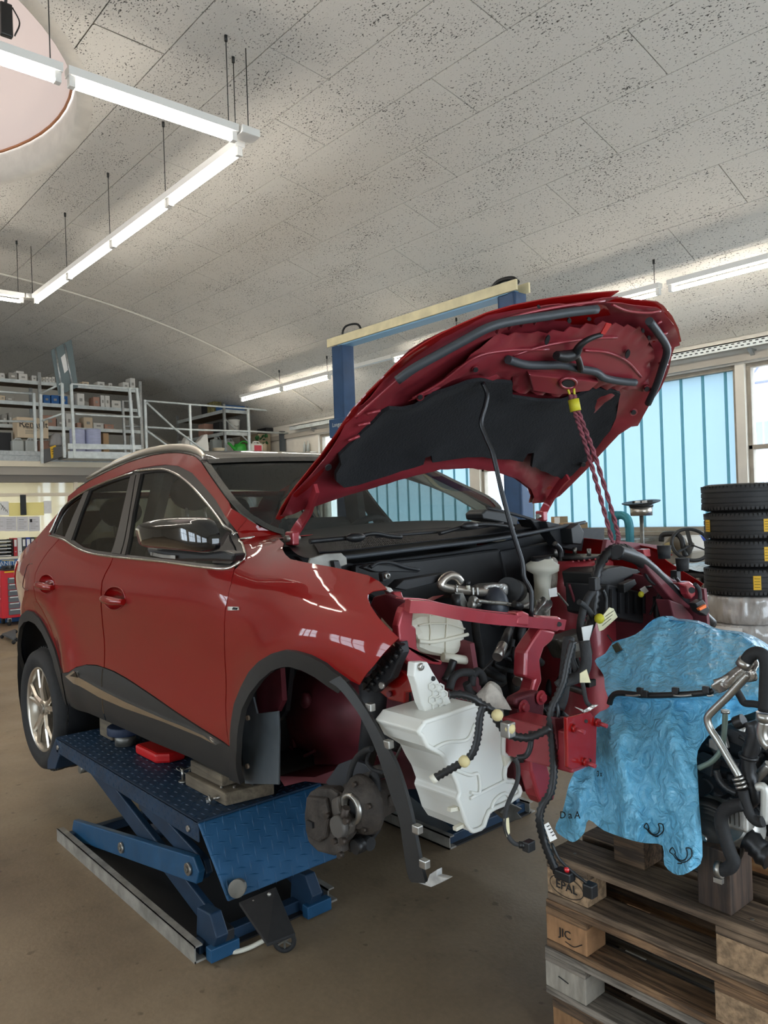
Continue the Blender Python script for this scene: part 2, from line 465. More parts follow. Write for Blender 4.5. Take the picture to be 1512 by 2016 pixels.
# round roof light: plastered shaft, pink fabric blind with a copper hem
K['blind'] = transmat('pink_blind', C(190, 172, 164), .12, .8)
K['copper'] = mat('copper_edge', C(176, 120, 84), .45, .5)
sk = T('round_skylight', 'large round skylight shaft closed by a pinkish fabric blind above the light track', 'skylight', (SKY[0], SKY[1], 5.6))
mb = MB(); n = 72; vs = []; fs = []
for k in range(n):
    a = 2 * pi * k / n; x, y = SKY[0] + SR * cos(a), SKY[1] + SR * sin(a)
    vs += [(x, y, zc(y) - .004), (x, y, 6.02), (x + .14 * cos(a), y + .14 * sin(a), zc(y + .14 * sin(a)) - .004)]
for k in range(n):
    j = (k + 1) % n; fs += [(3 * k, 3 * k + 1, 3 * j + 1, 3 * j), (3 * k + 2, 3 * k, 3 * j, 3 * j + 2)]
K['shaft'] = mat('shaft_plaster', C(206, 200, 190), .9, var=.06, vscale=5, bump=.3, bscale=40)
mb.add(vs, fs, True).build('shaft', K['shaft'], sk)
mb = MB().lathe([(0.001, .34), (1.0, .30), (1.9, .18), (SR - .02, 0)], (SKY[0], SKY[1], 6.0), (0, 0, 1), 72); mb.build('blind', K['blind'], sk)
MB().tube([(SKY[0] + (SR - .03) * cos(2 * pi * k / 72), SKY[1] + (SR - .03) * sin(2 * pi * k / 72), 5.985) for k in range(72)], .015, 8, closed=True).build('hem', K['copper'], sk)
dv = T('ceiling_speaker', 'small black device hanging at the skylight in the top left corner', 'speaker', onX(12, 50, -6.4))
p = onX(12, 40, -6.4)
MB().box(p, (.05, .09, .26)).build('body', K['black'], dv, bevel=.01)
MB().tube([p + Vector((0, 0, .13)), p + Vector((0, .02, .3)), p + Vector((0, .0, zc(p.y) - p.z + .4))], .012, 6).build('bracket', K['black'], dv)
MB().tube([p + Vector((0, .05, .12)), p + Vector((0, .1, .02)), p + Vector((0, .06, -.1))], .006, 6, res=5).build('cable', K['black'], dv)

# arched conduit across the vault
pts = [Vector((-13.1, y, zc(y) - .02)) for y in [3.0 + .25 * i for i in range(28)]]
S(MB().tube(pts, .018, 6).build('trim_1', K['plaster']))

# ------------------------------------------------------------------ window wall
SILL, TOP = 1.25, 3.40
bays = [(-4.37, -1.35, 'clear'), (-7.95, -4.49, 'turq'), (-8.95, -8.30, 'clear'), (-12.55, -9.18, 'turq'), (-13.62, -12.80, 'clear'), (-1.25, 1.6, 'clear'), (1.7, 4.2, 'clear')]
mb = MB(); mb.lohi((X0, YW, 0), (X1, YW + .3, SILL)); mb.lohi((X0, YW, TOP), (X1, YW + .3, 4.2))
xs = sorted(bays); edge = X0
for a, b, k in xs: mb.lohi((edge, YW, SILL), (a, YW + .3, TOP)); edge = b
mb.lohi((edge, YW, SILL), (X1, YW + .3, TOP))
wall_w = S(mb.build('wall_window', K['plaster']))
S(MB().lohi((-14.5, YW - .10, SILL - .06), (4.2, YW + .02, SILL)).build('trim_2', K['frame'], bevel=.008))
for i, (a, b, kind) in enumerate(bays):
    w = T('window_%d' % (i + 1), None, None, ((a + b) / 2, YW + .1, SILL)); w['kind'] = 'structure'
    fw = .055
    for q in ((a, a + fw), (b - fw, b)): MB().lohi((q[0], YW + .06, SILL), (q[1], YW + .16, TOP)).build('frame_post', K['frame'], w, bevel=.006)
    for q in ((SILL, SILL + fw), (TOP - fw, TOP)): MB().lohi((a, YW + .055, q[0]), (b, YW + .165, q[1])).build('frame_rail', K['frame'], w, bevel=.006)
    if kind == 'clear':
        mid = 2.32
        MB().lohi((a, YW + .06, mid - .03), (b, YW + .16, mid + .03)).build('frame_rail', K['frame'], w, bevel=.006)
        if b - a > 2: MB().lohi((a + 1.4, YW + .06, SILL), (a + 1.46, YW + .16, TOP)).build('frame_post', K['frame'], w)
        MB().lohi((a + .03, YW + .10, SILL + .03), (b - .03, YW + .108, TOP - .03)).build('pane', K['pane'], w)
    else:
        x = b - .13 - fw
        sheets = MB().lohi((a + .04, YW + .135, SILL + .03), (b - .04, YW + .139, TOP - .03)); sheets.build('sheet', K['turq'], w)
        while x > a + .1:
            MB().add([(x - .022, YW + .134, SILL + .05), (x - .012, YW + .112, SILL + .05), (x + .012, YW + .112, SILL + .05), (x + .022, YW + .134, SILL + .05),
                      (x - .022, YW + .134, TOP - .05), (x - .012, YW + .112, TOP - .05), (x + .012, YW + .112, TOP - .05), (x + .022, YW + .134, TOP - .05)],
                     [(0, 1, 5, 4), (1, 2, 6, 5), (2, 3, 7, 6)]).build('rib', K['turqrib'], w)
            x -= .31
# steel channel with slots above the windows
ch = T('cable_channel', 'pale perforated steel channel running along the wall above the windows', 'channel', (-8, 9.85, 3.6))
mb = MB().lohi((-14.4, 9.78, 3.64), (4.2, 9.98, 3.655)).lohi((-14.4, 9.78, 3.56), (4.2, 9.792, 3.655)); mb.build('channel', K['galvpale'], ch)
for r in range(2):
    x = -8.2 + .03 * r
    while x < -2.2: MB().lohi((x, 9.772, 3.585 + .035 * r), (x + .035, 9.7795, 3.597 + .035 * r)).build('slot', K['blacksat'], ch); x += .075
x = -13.7
while x < 3: MB().prism([(x, 9.99, 3.55), (x, 9.82, 3.55), (x, 9.99, 3.42)], (.05, 0, 0)).build('bracket', K['galv'], ch); x += 1.35
S(MB().lohi((X0, 9.93, 3.42), (X1, YW, 3.52)).build('trim_3', K['greyband']))

# other walls
S(MB().lohi((X0 - .3, YN, 0), (X0, YW, 5.8)).build('wall_far', K['plaster']))
S(MB().lohi((X1, YN, 0), (X1 + .3, -1.0, 5.8)).lohi((X1, 6.0, 0), (X1 + .3, YW, 5.8)).lohi((X1, -1.0, 3.3), (X1 + .3, 6.0, 5.8)).build('wall_behind', K['plaster']))
dr = T('door_1', None, None, (X1 + .1, 2.5, 0)); dr['kind'] = 'structure'
for k in range(6): MB().lohi((X1 + .06, -1.0 + 1.4 * k - .05, 0), (X1 + .14, -1.0 + 1.4 * k + .05, 3.3)).build('frame_post', K['frame'], dr)
for z in (.05, 1.1, 2.2, 3.25): MB().lohi((X1 + .065, -1.0, z - .05), (X1 + .135, 6.0, z + .05)).build('frame_rail', K['frame'], dr)
MB().lohi((X1 + .096, -1, 0), (X1 + .104, 6, 3.3)).build('pane', K['pane'], dr)
mb = MB(); mb.lohi((X0, YN - .3, 0), (X1, YN, 1.0)); mb.lohi((X0, YN - .3, 3.3), (X1, YN, 4.2))
nb = [(-13.2, -10.4), (-9.2, -6.4), (-5.4, -2.4), (-1.4, 2.6)]; edge = X0
for a, b in nb: mb.lohi((edge, YN - .3, 1.0), (a, YN, 3.3)); edge = b
mb.lohi((edge, YN - .3, 1.0), (X1, YN, 3.3)); S(mb.build('wall_camera_side', K['plaster']))
for i, (a, b) in enumerate(nb):
    w = T('window_%d' % (i + 8), None, None, ((a + b) / 2, YN - .1, .1)); w['kind'] = 'structure'
    for k in range(4):
        x = a + (b - a) * k / 3; MB().lohi((x - .035, YN - .16, 1.0), (x + .035, YN - .06, 3.3)).build('frame_post', K['frame'], w)
    for z in (1.03, 2.2, 3.27): MB().lohi((a, YN - .155, z - .03), (b, YN - .065, z + .03)).build('frame_rail', K['frame'], w)
    MB().lohi((a, YN - .115, 1.0), (b, YN - .107, 3.3)).build('pane', K['pane'], w)

# ------------------------------------------------------------------ outdoors
K['render_w'] = mat('house_render', C(214, 210, 216), .9); K['tiles'] = mat('roof_tiles', C(150, 146, 158), .8, var=.15, vscale=6)
K['solar'] = mat('solar_panel', C(120, 126, 150), .25); K['dimglass'] = mat('house_window', C(120, 132, 150), .2)
S(MB().lohi((-45, YW + .4, -.35), (25, 60, -.3)).build('ground', mat('pale_paving', C(190, 190, 188), .9)))
hs = T('neighbour_house', 'pale house with solar panels on its roof seen through the clear right pane', 'house', (-8.6, 24, -.3))
hx0, hx1, hy = -12.4, -6.4, 24.0
MB().lohi((hx0, hy, -.3), (hx1, hy + 8, 4.6)).build('wall', K['render_w'], hs)
MB().prism([(hx0 - .5, hy - .6, 4.5), (hx1 + .5, hy - .6, 4.5), (hx1 + .5, hy + 4, 7.6), (hx0 - .5, hy + 4, 7.6)], (0, .15, .2)).build('roof', K['tiles'], hs)
for i in range(4):
    x = hx0 + .6 + i * 1.35
    MB().prism([(x, hy + .35, 5.25), (x + 1.2, hy + .35, 5.25), (x + 1.2, hy + 2.1, 6.43), (x, hy + 2.1, 6.43)], (0, -.04, .06)).build('solar_panel', K['solar'], hs)
for z in (1.6, 3.1):
    for i in range(4):
        x = hx0 + .6 + i * 1.4
        wv = MB().lohi((x, hy - .04, z), (x + .9, hy + .02, z + 1.0)).build('window', K['white'], hs)
        for k in range(2): MB().lohi((x + .06 + .42 * k, hy - .06, z + .08), (x + .42 + .42 * k, hy - .03, z + .92)).build('pane', K['dimglass'], wv)
h2 = T('grey_house', 'dim grey house seen through the narrow clear pane behind the open hood', 'house', (-24, 27, -.3))
MB().lohi((-30, 27, -.3), (-20, 34, 4.2)).build('wall', K['render_w'], h2)
MB().prism([(-30.5, 26.5, 4.1), (-19.5, 26.5, 4.1), (-19.5, 31, 7), (-30.5, 31, 7)], (0, .15, .2)).build('roof', K['tiles'], h2)
for i in range(5):
    x = -29.4 + 1.9 * i
    wv = MB().lohi((x, 26.96, 1.5), (x + 1.0, 27.02, 2.8)).build('window', K['white'], h2)
    MB().lohi((x + .08, 26.94, 1.58), (x + .92, 26.97, 2.72)).build('pane', K['dimglass'], wv)

# ------------------------------------------------------------------ light tubes
def light(name, a, b, label, group, ends=(), wires=True):
    a = Vector(a); b = Vector(b); d = (b - a).normalized(); t = T(name, label, 'light', (a + b) / 2, 0, group)
    hz = Vector((0, 0, .045))
    sd = d.cross(Vector((0, 0, 1))).normalized()
    prof = [(-.05, .115), (.05, .115), (.045, .055), (-.045, .055)]
    MB().prism([a + sd * u + Vector((0, 0, w)) for u, w in prof], b - a).build('housing', K['white'], t)
    L = (b - a).length
    MB().cyl(a + d * .055, b - d * .055, .022, 12).build('tube', K['tube'], t)
    for q in (a + d * .03, b - d * .03): MB().bar(q - d * .022 + hz, q + d * .022 + hz, .05, .13).build('socket', K['white'], t)
    if wires:
        for q in (a.lerp(b, .05),):
            zt = zc(q.y)
            MB().cyl(q + Vector((0, 0, .11)), (q.x, q.y, zt), .0045, 5).build('wire', K['wire'], t)
            MB().cyl((q.x, q.y, zt - .05), (q.x, q.y, zt), .014, 8).build('hook', K['wire'], t)
    return t


jx = [-5.76, -7.15, -8.60, -10.05, -11.42]
ZL = 4.79
nm = ['nearest the track corner', 'second from the track corner', 'third from the track corner', 'farthest from the track corner']
for i in range(4):
    light('tube_light', (jx[i], 3.5, ZL), (jx[i + 1], 3.5, ZL), 'glowing tube light in the receding left track, ' + nm[i], 'tube lights of the left track')
light('tube_light', (-5.62, 3.38, ZL + .02), (-5.62, 1.99, ZL + .02), 'long glowing tube light along the upper edge of the left track, ending at its corner', 'tube lights of the left track')
light('tube_light', (-5.62, 1.95, ZL + .02), (-5.62, .48, ZL + .02), 'glowing tube light at the top left, cut by the left picture edge below the skylight', 'tube lights of the left track')
light('tube_light', (-5.62, .44, ZL + .02), (-5.62, -1.0, ZL + .02), 'tube light continuing the upper track past the left picture edge', 'tube lights of the left track')
light('tube_light', (-5.62, -1.04, ZL + .02), (-5.62, -2.4, ZL + .02), 'tube light at the hidden near corner of the left track', 'tube lights of the left track')
light('tube_light', (-11.55, 3.38, ZL + .02), (-11.55, 1.95, ZL + .02), 'short far tube light at the left picture edge, turning off the end of the track', 'tube lights of the left track')
for cx, lab in ((-5.62, 'near'), (-11.55, 'far')):
    o = MB().lohi((cx - .075, 3.395, ZL + .07), (cx + .075, 3.57, ZL + .135)).build('track_corner', K['white'], bevel=.005); tag(o, 'small white corner piece joining the tube lights at the %s bend of the left track' % lab, 'bracket', 'track corner pieces')
    w = MB().cyl((cx, 3.5, ZL + .13), (cx, 3.5, zc(3.56) - .02), .005, 5).build('wire', K['wire'], o)
lab = ['second tube light of the row over the blue lift, left of its post', 'tube light at the far end of the row over the blue lift', ]
rx = [-14.12, -12.58, -11.02]
light('tube_light', (rx[1], 8.4, 4.1), (rx[0], 8.4, 4.1), 'glowing tube light at the far left end of the row along the windows', 'tube lights along the windows')
light('tube_light', (rx[2], 8.4, 4.1), (rx[1] + .04, 8.4, 4.1), 'glowing tube light touching the blue lift post, second from the far end of the row', 'tube lights along the windows')
light('tube_light', (-7.8, 8.4, 4.1), (-9.3, 8.4, 4.1), 'glowing tube light partly hidden by the open hood, right of the blue lift post', 'tube lights along the windows')
light('tube_light', (-4.6, 8.4, 4.1), (-6.1, 8.4, 4.1), 'short-looking tube light just above the hood front edge', 'tube lights along the windows')
light('tube_light', (-3.0, 8.4, 4.1), (-4.5, 8.4, 4.1), 'glowing tube light at the right picture edge above the windows', 'tube lights along the windows')
o = MB().lohi((-11.0, 8.36, 4.155), (-9.32, 8.44, 4.215)).build('light_rail', K['white']); tag(o, 'empty white lamp rail without a tube behind the blue lift beam', 'rail', 'lamp rails along the windows')
o = MB().lohi((-7.78, 8.36, 4.155), (-6.12, 8.44, 4.215)).build('light_rail', K['white']); tag(o, 'empty white lamp rail behind the raised hood', 'rail', 'lamp rails along the windows')
for i in range(6):
    light('tube_light', (-5.76 - 1.45 * i, -2.5, ZL), (-7.15 - 1.45 * i, -2.5, ZL), '%s tube light of the rear track behind the viewer' % ['first', 'second', 'third', 'fourth', 'fifth', 'sixth'][i], 'tube lights of the rear track')

# ------------------------------------------------------------------ two-post lift behind the car
K['navy'] = mat('navy_blue_paint', C(42, 72, 108), .45, .1, var=.1, vscale=6)
K['yellowed'] = mat('cream_lift_beam', C(222, 210, 170), .55, var=.1, vscale=5)
K['paleblue'] = mat('pale_blue_beam', C(128, 168, 196), .5)
lf = T('two_post_lift', 'blue two-post car lift with a cream cross beam standing behind the red car', 'car lift', (-7.45, 7.1, 0))
for x in (-9.02, -5.78):
    for s, d in ((-1, .0), (1, .0)):
        pass
    mb = MB(); mb.lohi((x - .13, 7.02, 0), (x + .13, 7.06, 4.15)); mb.lohi((x - .13, 7.02, 0), (x - .09, 7.24, 4.15)); mb.lohi((x + .09, 7.02, 0), (x + .13, 7.24, 4.15)); mb.build('column', K['navy'], lf, bevel=.012)
    MB().lohi((x - .3, 6.9, 0), (x + .3, 7.4, .03)).build('base_plate', K['navy'], lf)
    MB().lohi((x - .19, 6.97, 2.78), (x + .19, 7.30, 3.06)).build('carriage', K['navy'], lf, bevel=.01)
text('lettering', 'Longus', .085, onY(664, 836, 6.967), (1, 0, 0), (0, 0, 1), K['galvpale'], lf)
MB().lohi((-9.22, 6.99, 4.15), (-5.6, 7.02, 4.27)).build('beam', K['yellowed'], lf)
MB().lohi((-9.0, 7.02, 4.13), (-5.75, 7.22, 4.20)).build('beam_tray', K['paleblue'], lf)
MB().lohi((-9.22, 7.22, 4.15), (-5.6, 7.25, 4.27)).build('beam', K['yellowed'], lf)
MB().tube([(-8.98, 7.1, 4.2), (-8.96, 7.1, 4.36), (-8.85, 7.1, 4.42), (-8.6, 7.1, 4.38), (-8.5, 7.1, 4.2)], .016, 8, res=5).build('hose', K['black'], lf)
MB().tube([(-6.1, 7.1, 4.24), (-5.95, 7.1, 4.34), (-5.75, 7.1, 4.33), (-5.66, 7.1, 4.26)], .03, 8, res=4).build('cable_guide', K['black'], lf)

# ================================================================== the red car (front axle at AX, centre line YC)
AX, YC, LZ = -1.84, 2.22, .43


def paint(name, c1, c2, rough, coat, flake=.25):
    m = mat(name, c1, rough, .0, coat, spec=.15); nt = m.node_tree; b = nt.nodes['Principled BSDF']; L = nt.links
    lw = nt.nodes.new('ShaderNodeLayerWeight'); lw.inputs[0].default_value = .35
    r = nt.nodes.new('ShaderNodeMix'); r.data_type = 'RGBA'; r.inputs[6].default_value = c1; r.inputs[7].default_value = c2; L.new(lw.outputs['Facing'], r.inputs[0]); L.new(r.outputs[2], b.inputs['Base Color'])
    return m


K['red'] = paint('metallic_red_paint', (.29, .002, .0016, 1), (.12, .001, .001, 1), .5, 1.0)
K['redin'] = mat('inner_red_primer_coat', (.33, .032, .042, 1), .32, .2, .4, var=.12, vscale=7)
K['redhood'] = mat('inner_hood_red', (.25, .026, .036, 1), .34, .25, .3, var=.15, vscale=5)
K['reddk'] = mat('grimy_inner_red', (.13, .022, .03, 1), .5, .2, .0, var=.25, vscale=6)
K['clad'] = mat('grey_black_cladding', C(36, 35, 34), .55, var=.06, vscale=30, bump=.05, bscale=300)
K['gloss'] = mat('gloss_black', C(9, 9, 11), .08, 0, .6)
K['trimb'] = mat('dark_window_trim', C(52, 48, 46), .3)
K['chrome'] = mat('chrome', C(215, 213, 208), .12, 1.)
K['satin'] = mat('satin_silver', C(205, 198, 186), .28, .9)
K['glassd'] = glassmat('tinted_glass', (.20, .21, .20, 1), .01)
K['glassf'] = glassmat('door_glass', (.50, .55, .53, 1), .01)
K['glassw'] = glassmat('windscreen_glass', (.66, .72, .70, 1), .01, .45)
K['inter'] = mat('interior_grey', C(58, 56, 54), .85, var=.1, vscale=20); K['interd'] = mat('interior_dark', C(26, 26, 27), .7)
K['lampred'] = mat('tail_lamp_red', (.55, .01, .015, 1), .1, 0, 1.)
K['disc'] = mat('brake_iron', C(72, 64, 58), .55, .7, var=.25, vscale=18); K['castdirt'] = mat('dirty_casting', C(66, 60, 55), .75, .35, var=.3, vscale=16, bump=.3, bscale=90)
K['greyp'] = mat('grey_liner', C(74, 80, 84), .6, .1, var=.15, vscale=12)
K['milky'] = transmat('milky_plastic', C(244, 244, 238), .3, .3)
K['milk2'] = transmat('creamy_plastic', C(240, 236, 220), .3, .3)
K['felt'] = mat('black_felt', C(16, 17, 20), .95, var=.2, vscale=30, bump=.3, bscale=120)
K['seal'] = mat('grey_rubber_seal', C(52, 56, 60), .5)

LOW = [(.14, .70), (.19, .79), (.27, .838), (.37, .864), (.46, .873), (.56, .868), (.67, .871), (.78, .886), (.88, .897), (.95, .892), (1.02, .867), (1.07, .842), (1.11, .818), (1.30, .728), (1.44, .662), (1.50, .618), (1.55, .560), (1.585, .48), (1.60, .30), (1.61, .0)]
FEN = [(.14, .70), (.19, .79), (.27, .838), (.37, .864), (.46, .873), (.56, .870), (.67, .873), (.78, .884), (.88, .886), (.96, .866), (1.02, .832), (1.06, .795), (1.09, .752), (1.11, .70), (1.125, .60), (1.13, .0)]


def lut(t, z):
    if z <= t[0][0]: return t[0][1] - (t[0][0] - z) * 1.5
    for i in range(len(t) - 1):
        if z <= t[i + 1][0]:
            a = (z - t[i][0]) / (t[i + 1][0] - t[i][0]); p0 = t[max(i - 1, 0)]; p1 = t[i]; p2 = t[i + 1]; p3 = t[min(i + 2, len(t) - 1)]
            h = p2[0] - p1[0]
            m1 = (p2[1] - p0[1]) / max(p2[0] - p0[0], 1e-6) * h; m2 = (p3[1] - p1[1]) / max(p3[0] - p1[0], 1e-6) * h
            a2 = a * a; a3 = a2 * a
            return (2 * a3 - 3 * a2 + 1) * p1[1] + (a3 - 2 * a2 + a) * m1 + (-2 * a3 + 3 * a2) * p2[1] + (a3 - a2) * m2
    return 0


PLAN = [(-3.62, .50), (-3.55, .66), (-3.45, .80), (-3.32, .90), (-3.15, .955), (-2.9, .985), (-2.5, 1.0), (-1.2, 1.0), (-.6, 1.0), (-.1, .995), (.15, .975), (.35, .945), (.55, .89), (.75, .80), (.95, .55)]


def sm(a, b, x):
    t = min(max((x - a) / (b - a), 0), 1); return t * t * (3 - 2 * t)


def hw(x, z):
    xl = x - AX; zl = z - LZ
    w = sm(-.72, -.40, xl)
    zt = 1.13 - .10 * sm(-.3, .5, xl)
    h = 0
    if w < 1: h += (1 - w) * lut(LOW, zl)
    if w > 0:
        zz = zl if zl < .8 else .8 + (zl - .8) * (1.13 - .8) / (zt - .8)
        h += w * lut(FEN, zz)
    if zl < 1.12:
        h *= lut(PLAN, xl)
        for cx, a in ((0, .026), (-2.65, .024)):
            r = sqrt((xl - cx) ** 2 + (zl - .36) ** 2)
            h += a * math.exp(-((r - .46) / .10) ** 2) * sm(.25, .45, zl + .1)
    else:
        h *= 1 + (lut(PLAN, xl) - 1) * .8
    return h


def side(px, py):
    d = ray(px, py); best = None; pt = None; prev = None
    t = 1.0 / d.y
    t0, t1 = .95 / d.y, 2.2 / d.y; n = 260
    for i in range(n + 1):
        t = t0 + (t1 - t0) * i / n; p = CP + d * t; g = p.y - (YC - max(hw(p.x, p.z), 0))
        if g >= 0:
            a, b = (prev if prev is not None else t), t
            for _ in range(22):
                m = (a + b) / 2; q = CP + d * m
                if q.y - (YC - max(hw(q.x, q.z), 0)) >= 0: b = m
                else: a = m
            q = CP + d * b; return Vector((q.x, q.z))
        if best is None or g > best: best = g; pt = p.copy()
        prev = t
    return Vector((pt.x, pt.z))


def inset(poly, k):
    n = len(poly); ar = sum(poly[i][0] * poly[(i + 1) % n][1] - poly[(i + 1) % n][0] * poly[i][1] for i in range(n)); s = 1 if ar > 0 else -1; out = []
    for i in range(n):
        a = Vector(poly[(i + 1) % n]) - Vector(poly[i - 1])
        if a.length < 1e-6: out.append(poly[i]); continue
        a.normalize(); out.append((poly[i][0] - a.y * k * s, poly[i][1] + a.x * k * s))
    return out


def sidepoly(px, ins=0, res=0):
    if ins: px = inset(px, ins)
    if res: px = crv2(px, res, True)
    return [tuple(side(*p)) for p in px]


def sidemesh(xz, holes=(), off=0., step=.04):
    v, f = panel2d(xz, holes, step)
    v3 = [(x, YC - hw(x, z) - off, z) for x, z in v]
    # face outwards (-y)
    out = []
    for t in f:
        a, b, c = (Vector(v3[i]) for i in t[:3]); n = (b - a).cross(c - a)
        out.append(t if n.y < 0 else tuple(reversed(t)))
    return v3, out


car = T('car', 'red crossover car on the blue scissor lift with hood open and front end stripped', 'car', (-3.2, YC, 0))


def panel(name, xz, m, parent=car, off=0., holes=(), thick=.004, step=.04, mirror=True, label=None):
    v, f = sidemesh(xz, holes, off, step); r = []
    for k in ((0, 1) if mirror else (0,)):
        vv = v if k == 0 else [(x, 2 * YC - y, z) for x, y, z in v]
        ff = f if k == 0 else [tuple(reversed(t)) for t in f]
        par = parent[k] if isinstance(parent, (list, tuple)) else parent
        o = MB().add(vv, ff, True).build(name, m, par, solid=thick, soff=-1, split=38)
        if label and k == 0: o['label'] = label
        r.append(o)
    return r


def sidepath(px, off=.004, res=4):
    pts = [side(*p) for p in px]; pts = crv([Vector((p.x, p.y, 0)) for p in pts], res)
    return [Vector((p.x, YC - hw(p.x, p.y) - off, p.y)) for p in pts]


def both(fn):
    for k in (0, 1): fn(k)


def mir(pts, k): return [Vector((p[0], p[1] if k == 0 else 2 * YC - p[1], p[2])) for p in pts]


# ---- traced outlines (photograph pixels)
P_arch_f_out = [(690, 1341), (660, 1320), (645, 1307), (615, 1291), (585, 1282), (565, 1280), (540, 1286), (515, 1301), (495, 1322), (479, 1352), (466, 1385), (460, 1420), (458, 1469)]
P_fender = [(487, 1021), (510, 1035), (530, 1044), (555, 1051), (551, 1062), (556, 1078), (563, 1092), (572, 1100), (609, 1108), (645, 1114), (680, 1121), (725, 1132), (747, 1144), (758, 1154), (762, 1160), (735, 1164), (725, 1170), (724.5, 1178), (730, 1192), (747, 1217), (785, 1255.5), (755, 1287), (735, 1312), (708, 1349)] + P_arch_f_out + [(451, 1469), (447, 1440), (444.5, 1387), (443, 1300), (444, 1200), (448, 1180), (455, 1150), (461, 1122), (479, 1103), (485, 1094), (481, 1077), (472, 1060), (466, 1046)]
P_door_f = [(452, 1469), (440, 1461), (400, 1436), (350, 1404), (300, 1369), (250, 1336), (225, 1322), (205, 1314), (206, 1275), (203, 1240), (199, 1192), (199, 1167), (201, 1145), (207, 1130), (217, 1112), (223, 1096), (275, 1101), (325, 1106), (375, 1113), (425, 1119), (450, 1119), (462, 1116), (455, 1150), (448, 1180), (444, 1200), (443, 1300), (444.5, 1387), (447, 1440)]
P_door_r = [(223, 1096), (217, 1112), (207, 1130), (201, 1145), (199, 1167), (199, 1192), (203, 1240), (206, 1275), (205, 1314), (190, 1309.5), (170, 1309), (150, 1314), (135, 1324), (123, 1325), (117, 1300), (107, 1262), (95, 1226), (82, 1200), (70, 1180), (66, 1158), (69, 1130), (78, 1110), (95, 1085), (117, 1060), (130, 1064), (150, 1077), (170, 1086), (195, 1092)]
P_clad = [(123, 1325), (135, 1324), (150, 1314), (170, 1309), (190, 1309.5), (205, 1314), (225, 1322), (250, 1336), (300, 1369), (350, 1404), (400, 1436), (440, 1461), (452, 1469), (458, 1469), (458, 1534), (412, 1511), (378, 1492), (300, 1460), (250, 1437), (207, 1418), (175, 1404), (135, 1388)]
P_archf = [(479, 1543), (472, 1475), (475, 1430), (482, 1395), (497, 1365), (517, 1340), (540, 1320), (560, 1313), (575, 1312), (600, 1319), (625, 1332), (650, 1350), (672, 1364)] + P_arch_f_out[:-1] + [(458, 1469), (457, 1534)]
P_archr_out = [(39, 1225), (45, 1210), (55, 1202), (67, 1205), (80, 1217), (92, 1237), (100, 1254), (110, 1277), (117, 1302), (123, 1325), (129, 1360), (135, 1388)]
P_archr_in = [(130, 1386), (125, 1365), (117, 1335), (107, 1297), (97, 1270), (85, 1245), (72, 1228), (60, 1222), (50, 1225), (42, 1236)]
P_dlo = [(98, 1053), (117, 1059), (130, 1064), (150, 1077), (170, 1086), (195, 1092), (225, 1096), (275, 1101), (325, 1106), (375, 1113), (425, 1119), (450, 1119), (465, 1113), (479, 1103), (485, 1094), (481, 1077), (463, 1049), (450, 1025), (425, 985), (400, 955), (378, 931), (350, 917), (325, 914.5), (300, 917), (275, 921.5), (260, 926), (225, 940), (200, 950), (175, 961), (150, 976), (132, 990), (120, 1005), (110, 1025), (101, 1042)]
P_glass_f = [(248, 1092), (262, 1012), (279, 932), (300, 928.5), (325, 928), (350, 938), (375, 957), (400, 985), (420, 1009), (450, 1049), (462, 1076), (468, 1098), (455, 1110), (425, 1112), (375, 1107), (325, 1101)]
P_glass_r = [(219, 1088), (240, 1005), (257, 937), (225, 946), (200, 955), (177, 966), (160, 1008), (142, 1063), (162, 1077), (187, 1084)]
P_glass_q = [(165, 969), (146, 980), (131, 994), (121, 1008), (111, 1028), (103, 1050), (127, 1057), (145, 1015)]


def dens(p, res=3, closed=True): return crv2(p, res, closed)


xz_f = sidepoly(P_fender, .6)
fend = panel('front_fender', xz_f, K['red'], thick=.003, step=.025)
xz = sidepoly(P_door_f, .9)
def hole(cx, cy, rx, ry): return [tuple(side(cx + rx * cos(2 * pi * k / 20), cy + ry * sin(2 * pi * k / 20))) for k in range(20)]
hf, hr = hole(226, 1178, 21, 23), hole(92, 1150, 15, 19)
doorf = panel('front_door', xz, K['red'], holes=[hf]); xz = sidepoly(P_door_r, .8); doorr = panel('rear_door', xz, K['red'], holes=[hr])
# quarter panel in side view (x, z) down to the tail
A = [side(*p) for p in P_archr_out]
q = [tuple(side(*p)) for p in [(123, 1325), (117, 1300), (107, 1262), (95, 1226), (82, 1200), (70, 1180), (66, 1158), (69, 1130), (78, 1110), (95, 1085), (117, 1060), (98, 1053), (101, 1042), (110, 1025), (120, 1005), (132, 990)]]
def L_(xl, zl): return (AX + xl, LZ + zl)
tail = [L_(-2.60, 1.33), L_(-2.70, 1.27), L_(-2.80, 1.195), L_(-2.90, 1.135), L_(-3.04, 1.08), L_(-3.18, 1.005), L_(-3.32, .925), L_(-3.42, .78), L_(-3.46, .62), L_(-3.10, .62)]
arc = [L_(-2.65 + .455 * cos(radians(a)), .345 + .455 * sin(radians(a))) for a in (150, 135, 120, 105, 90, 75, 60)]
archr_xz = [tuple(p) for p in A]
quarter = panel('rear_quarter', [p for p in q] + tail[:-1] + [L_(-3.12, .62)] + [tuple(p) for p in archr_xz[:9]], K['red'])
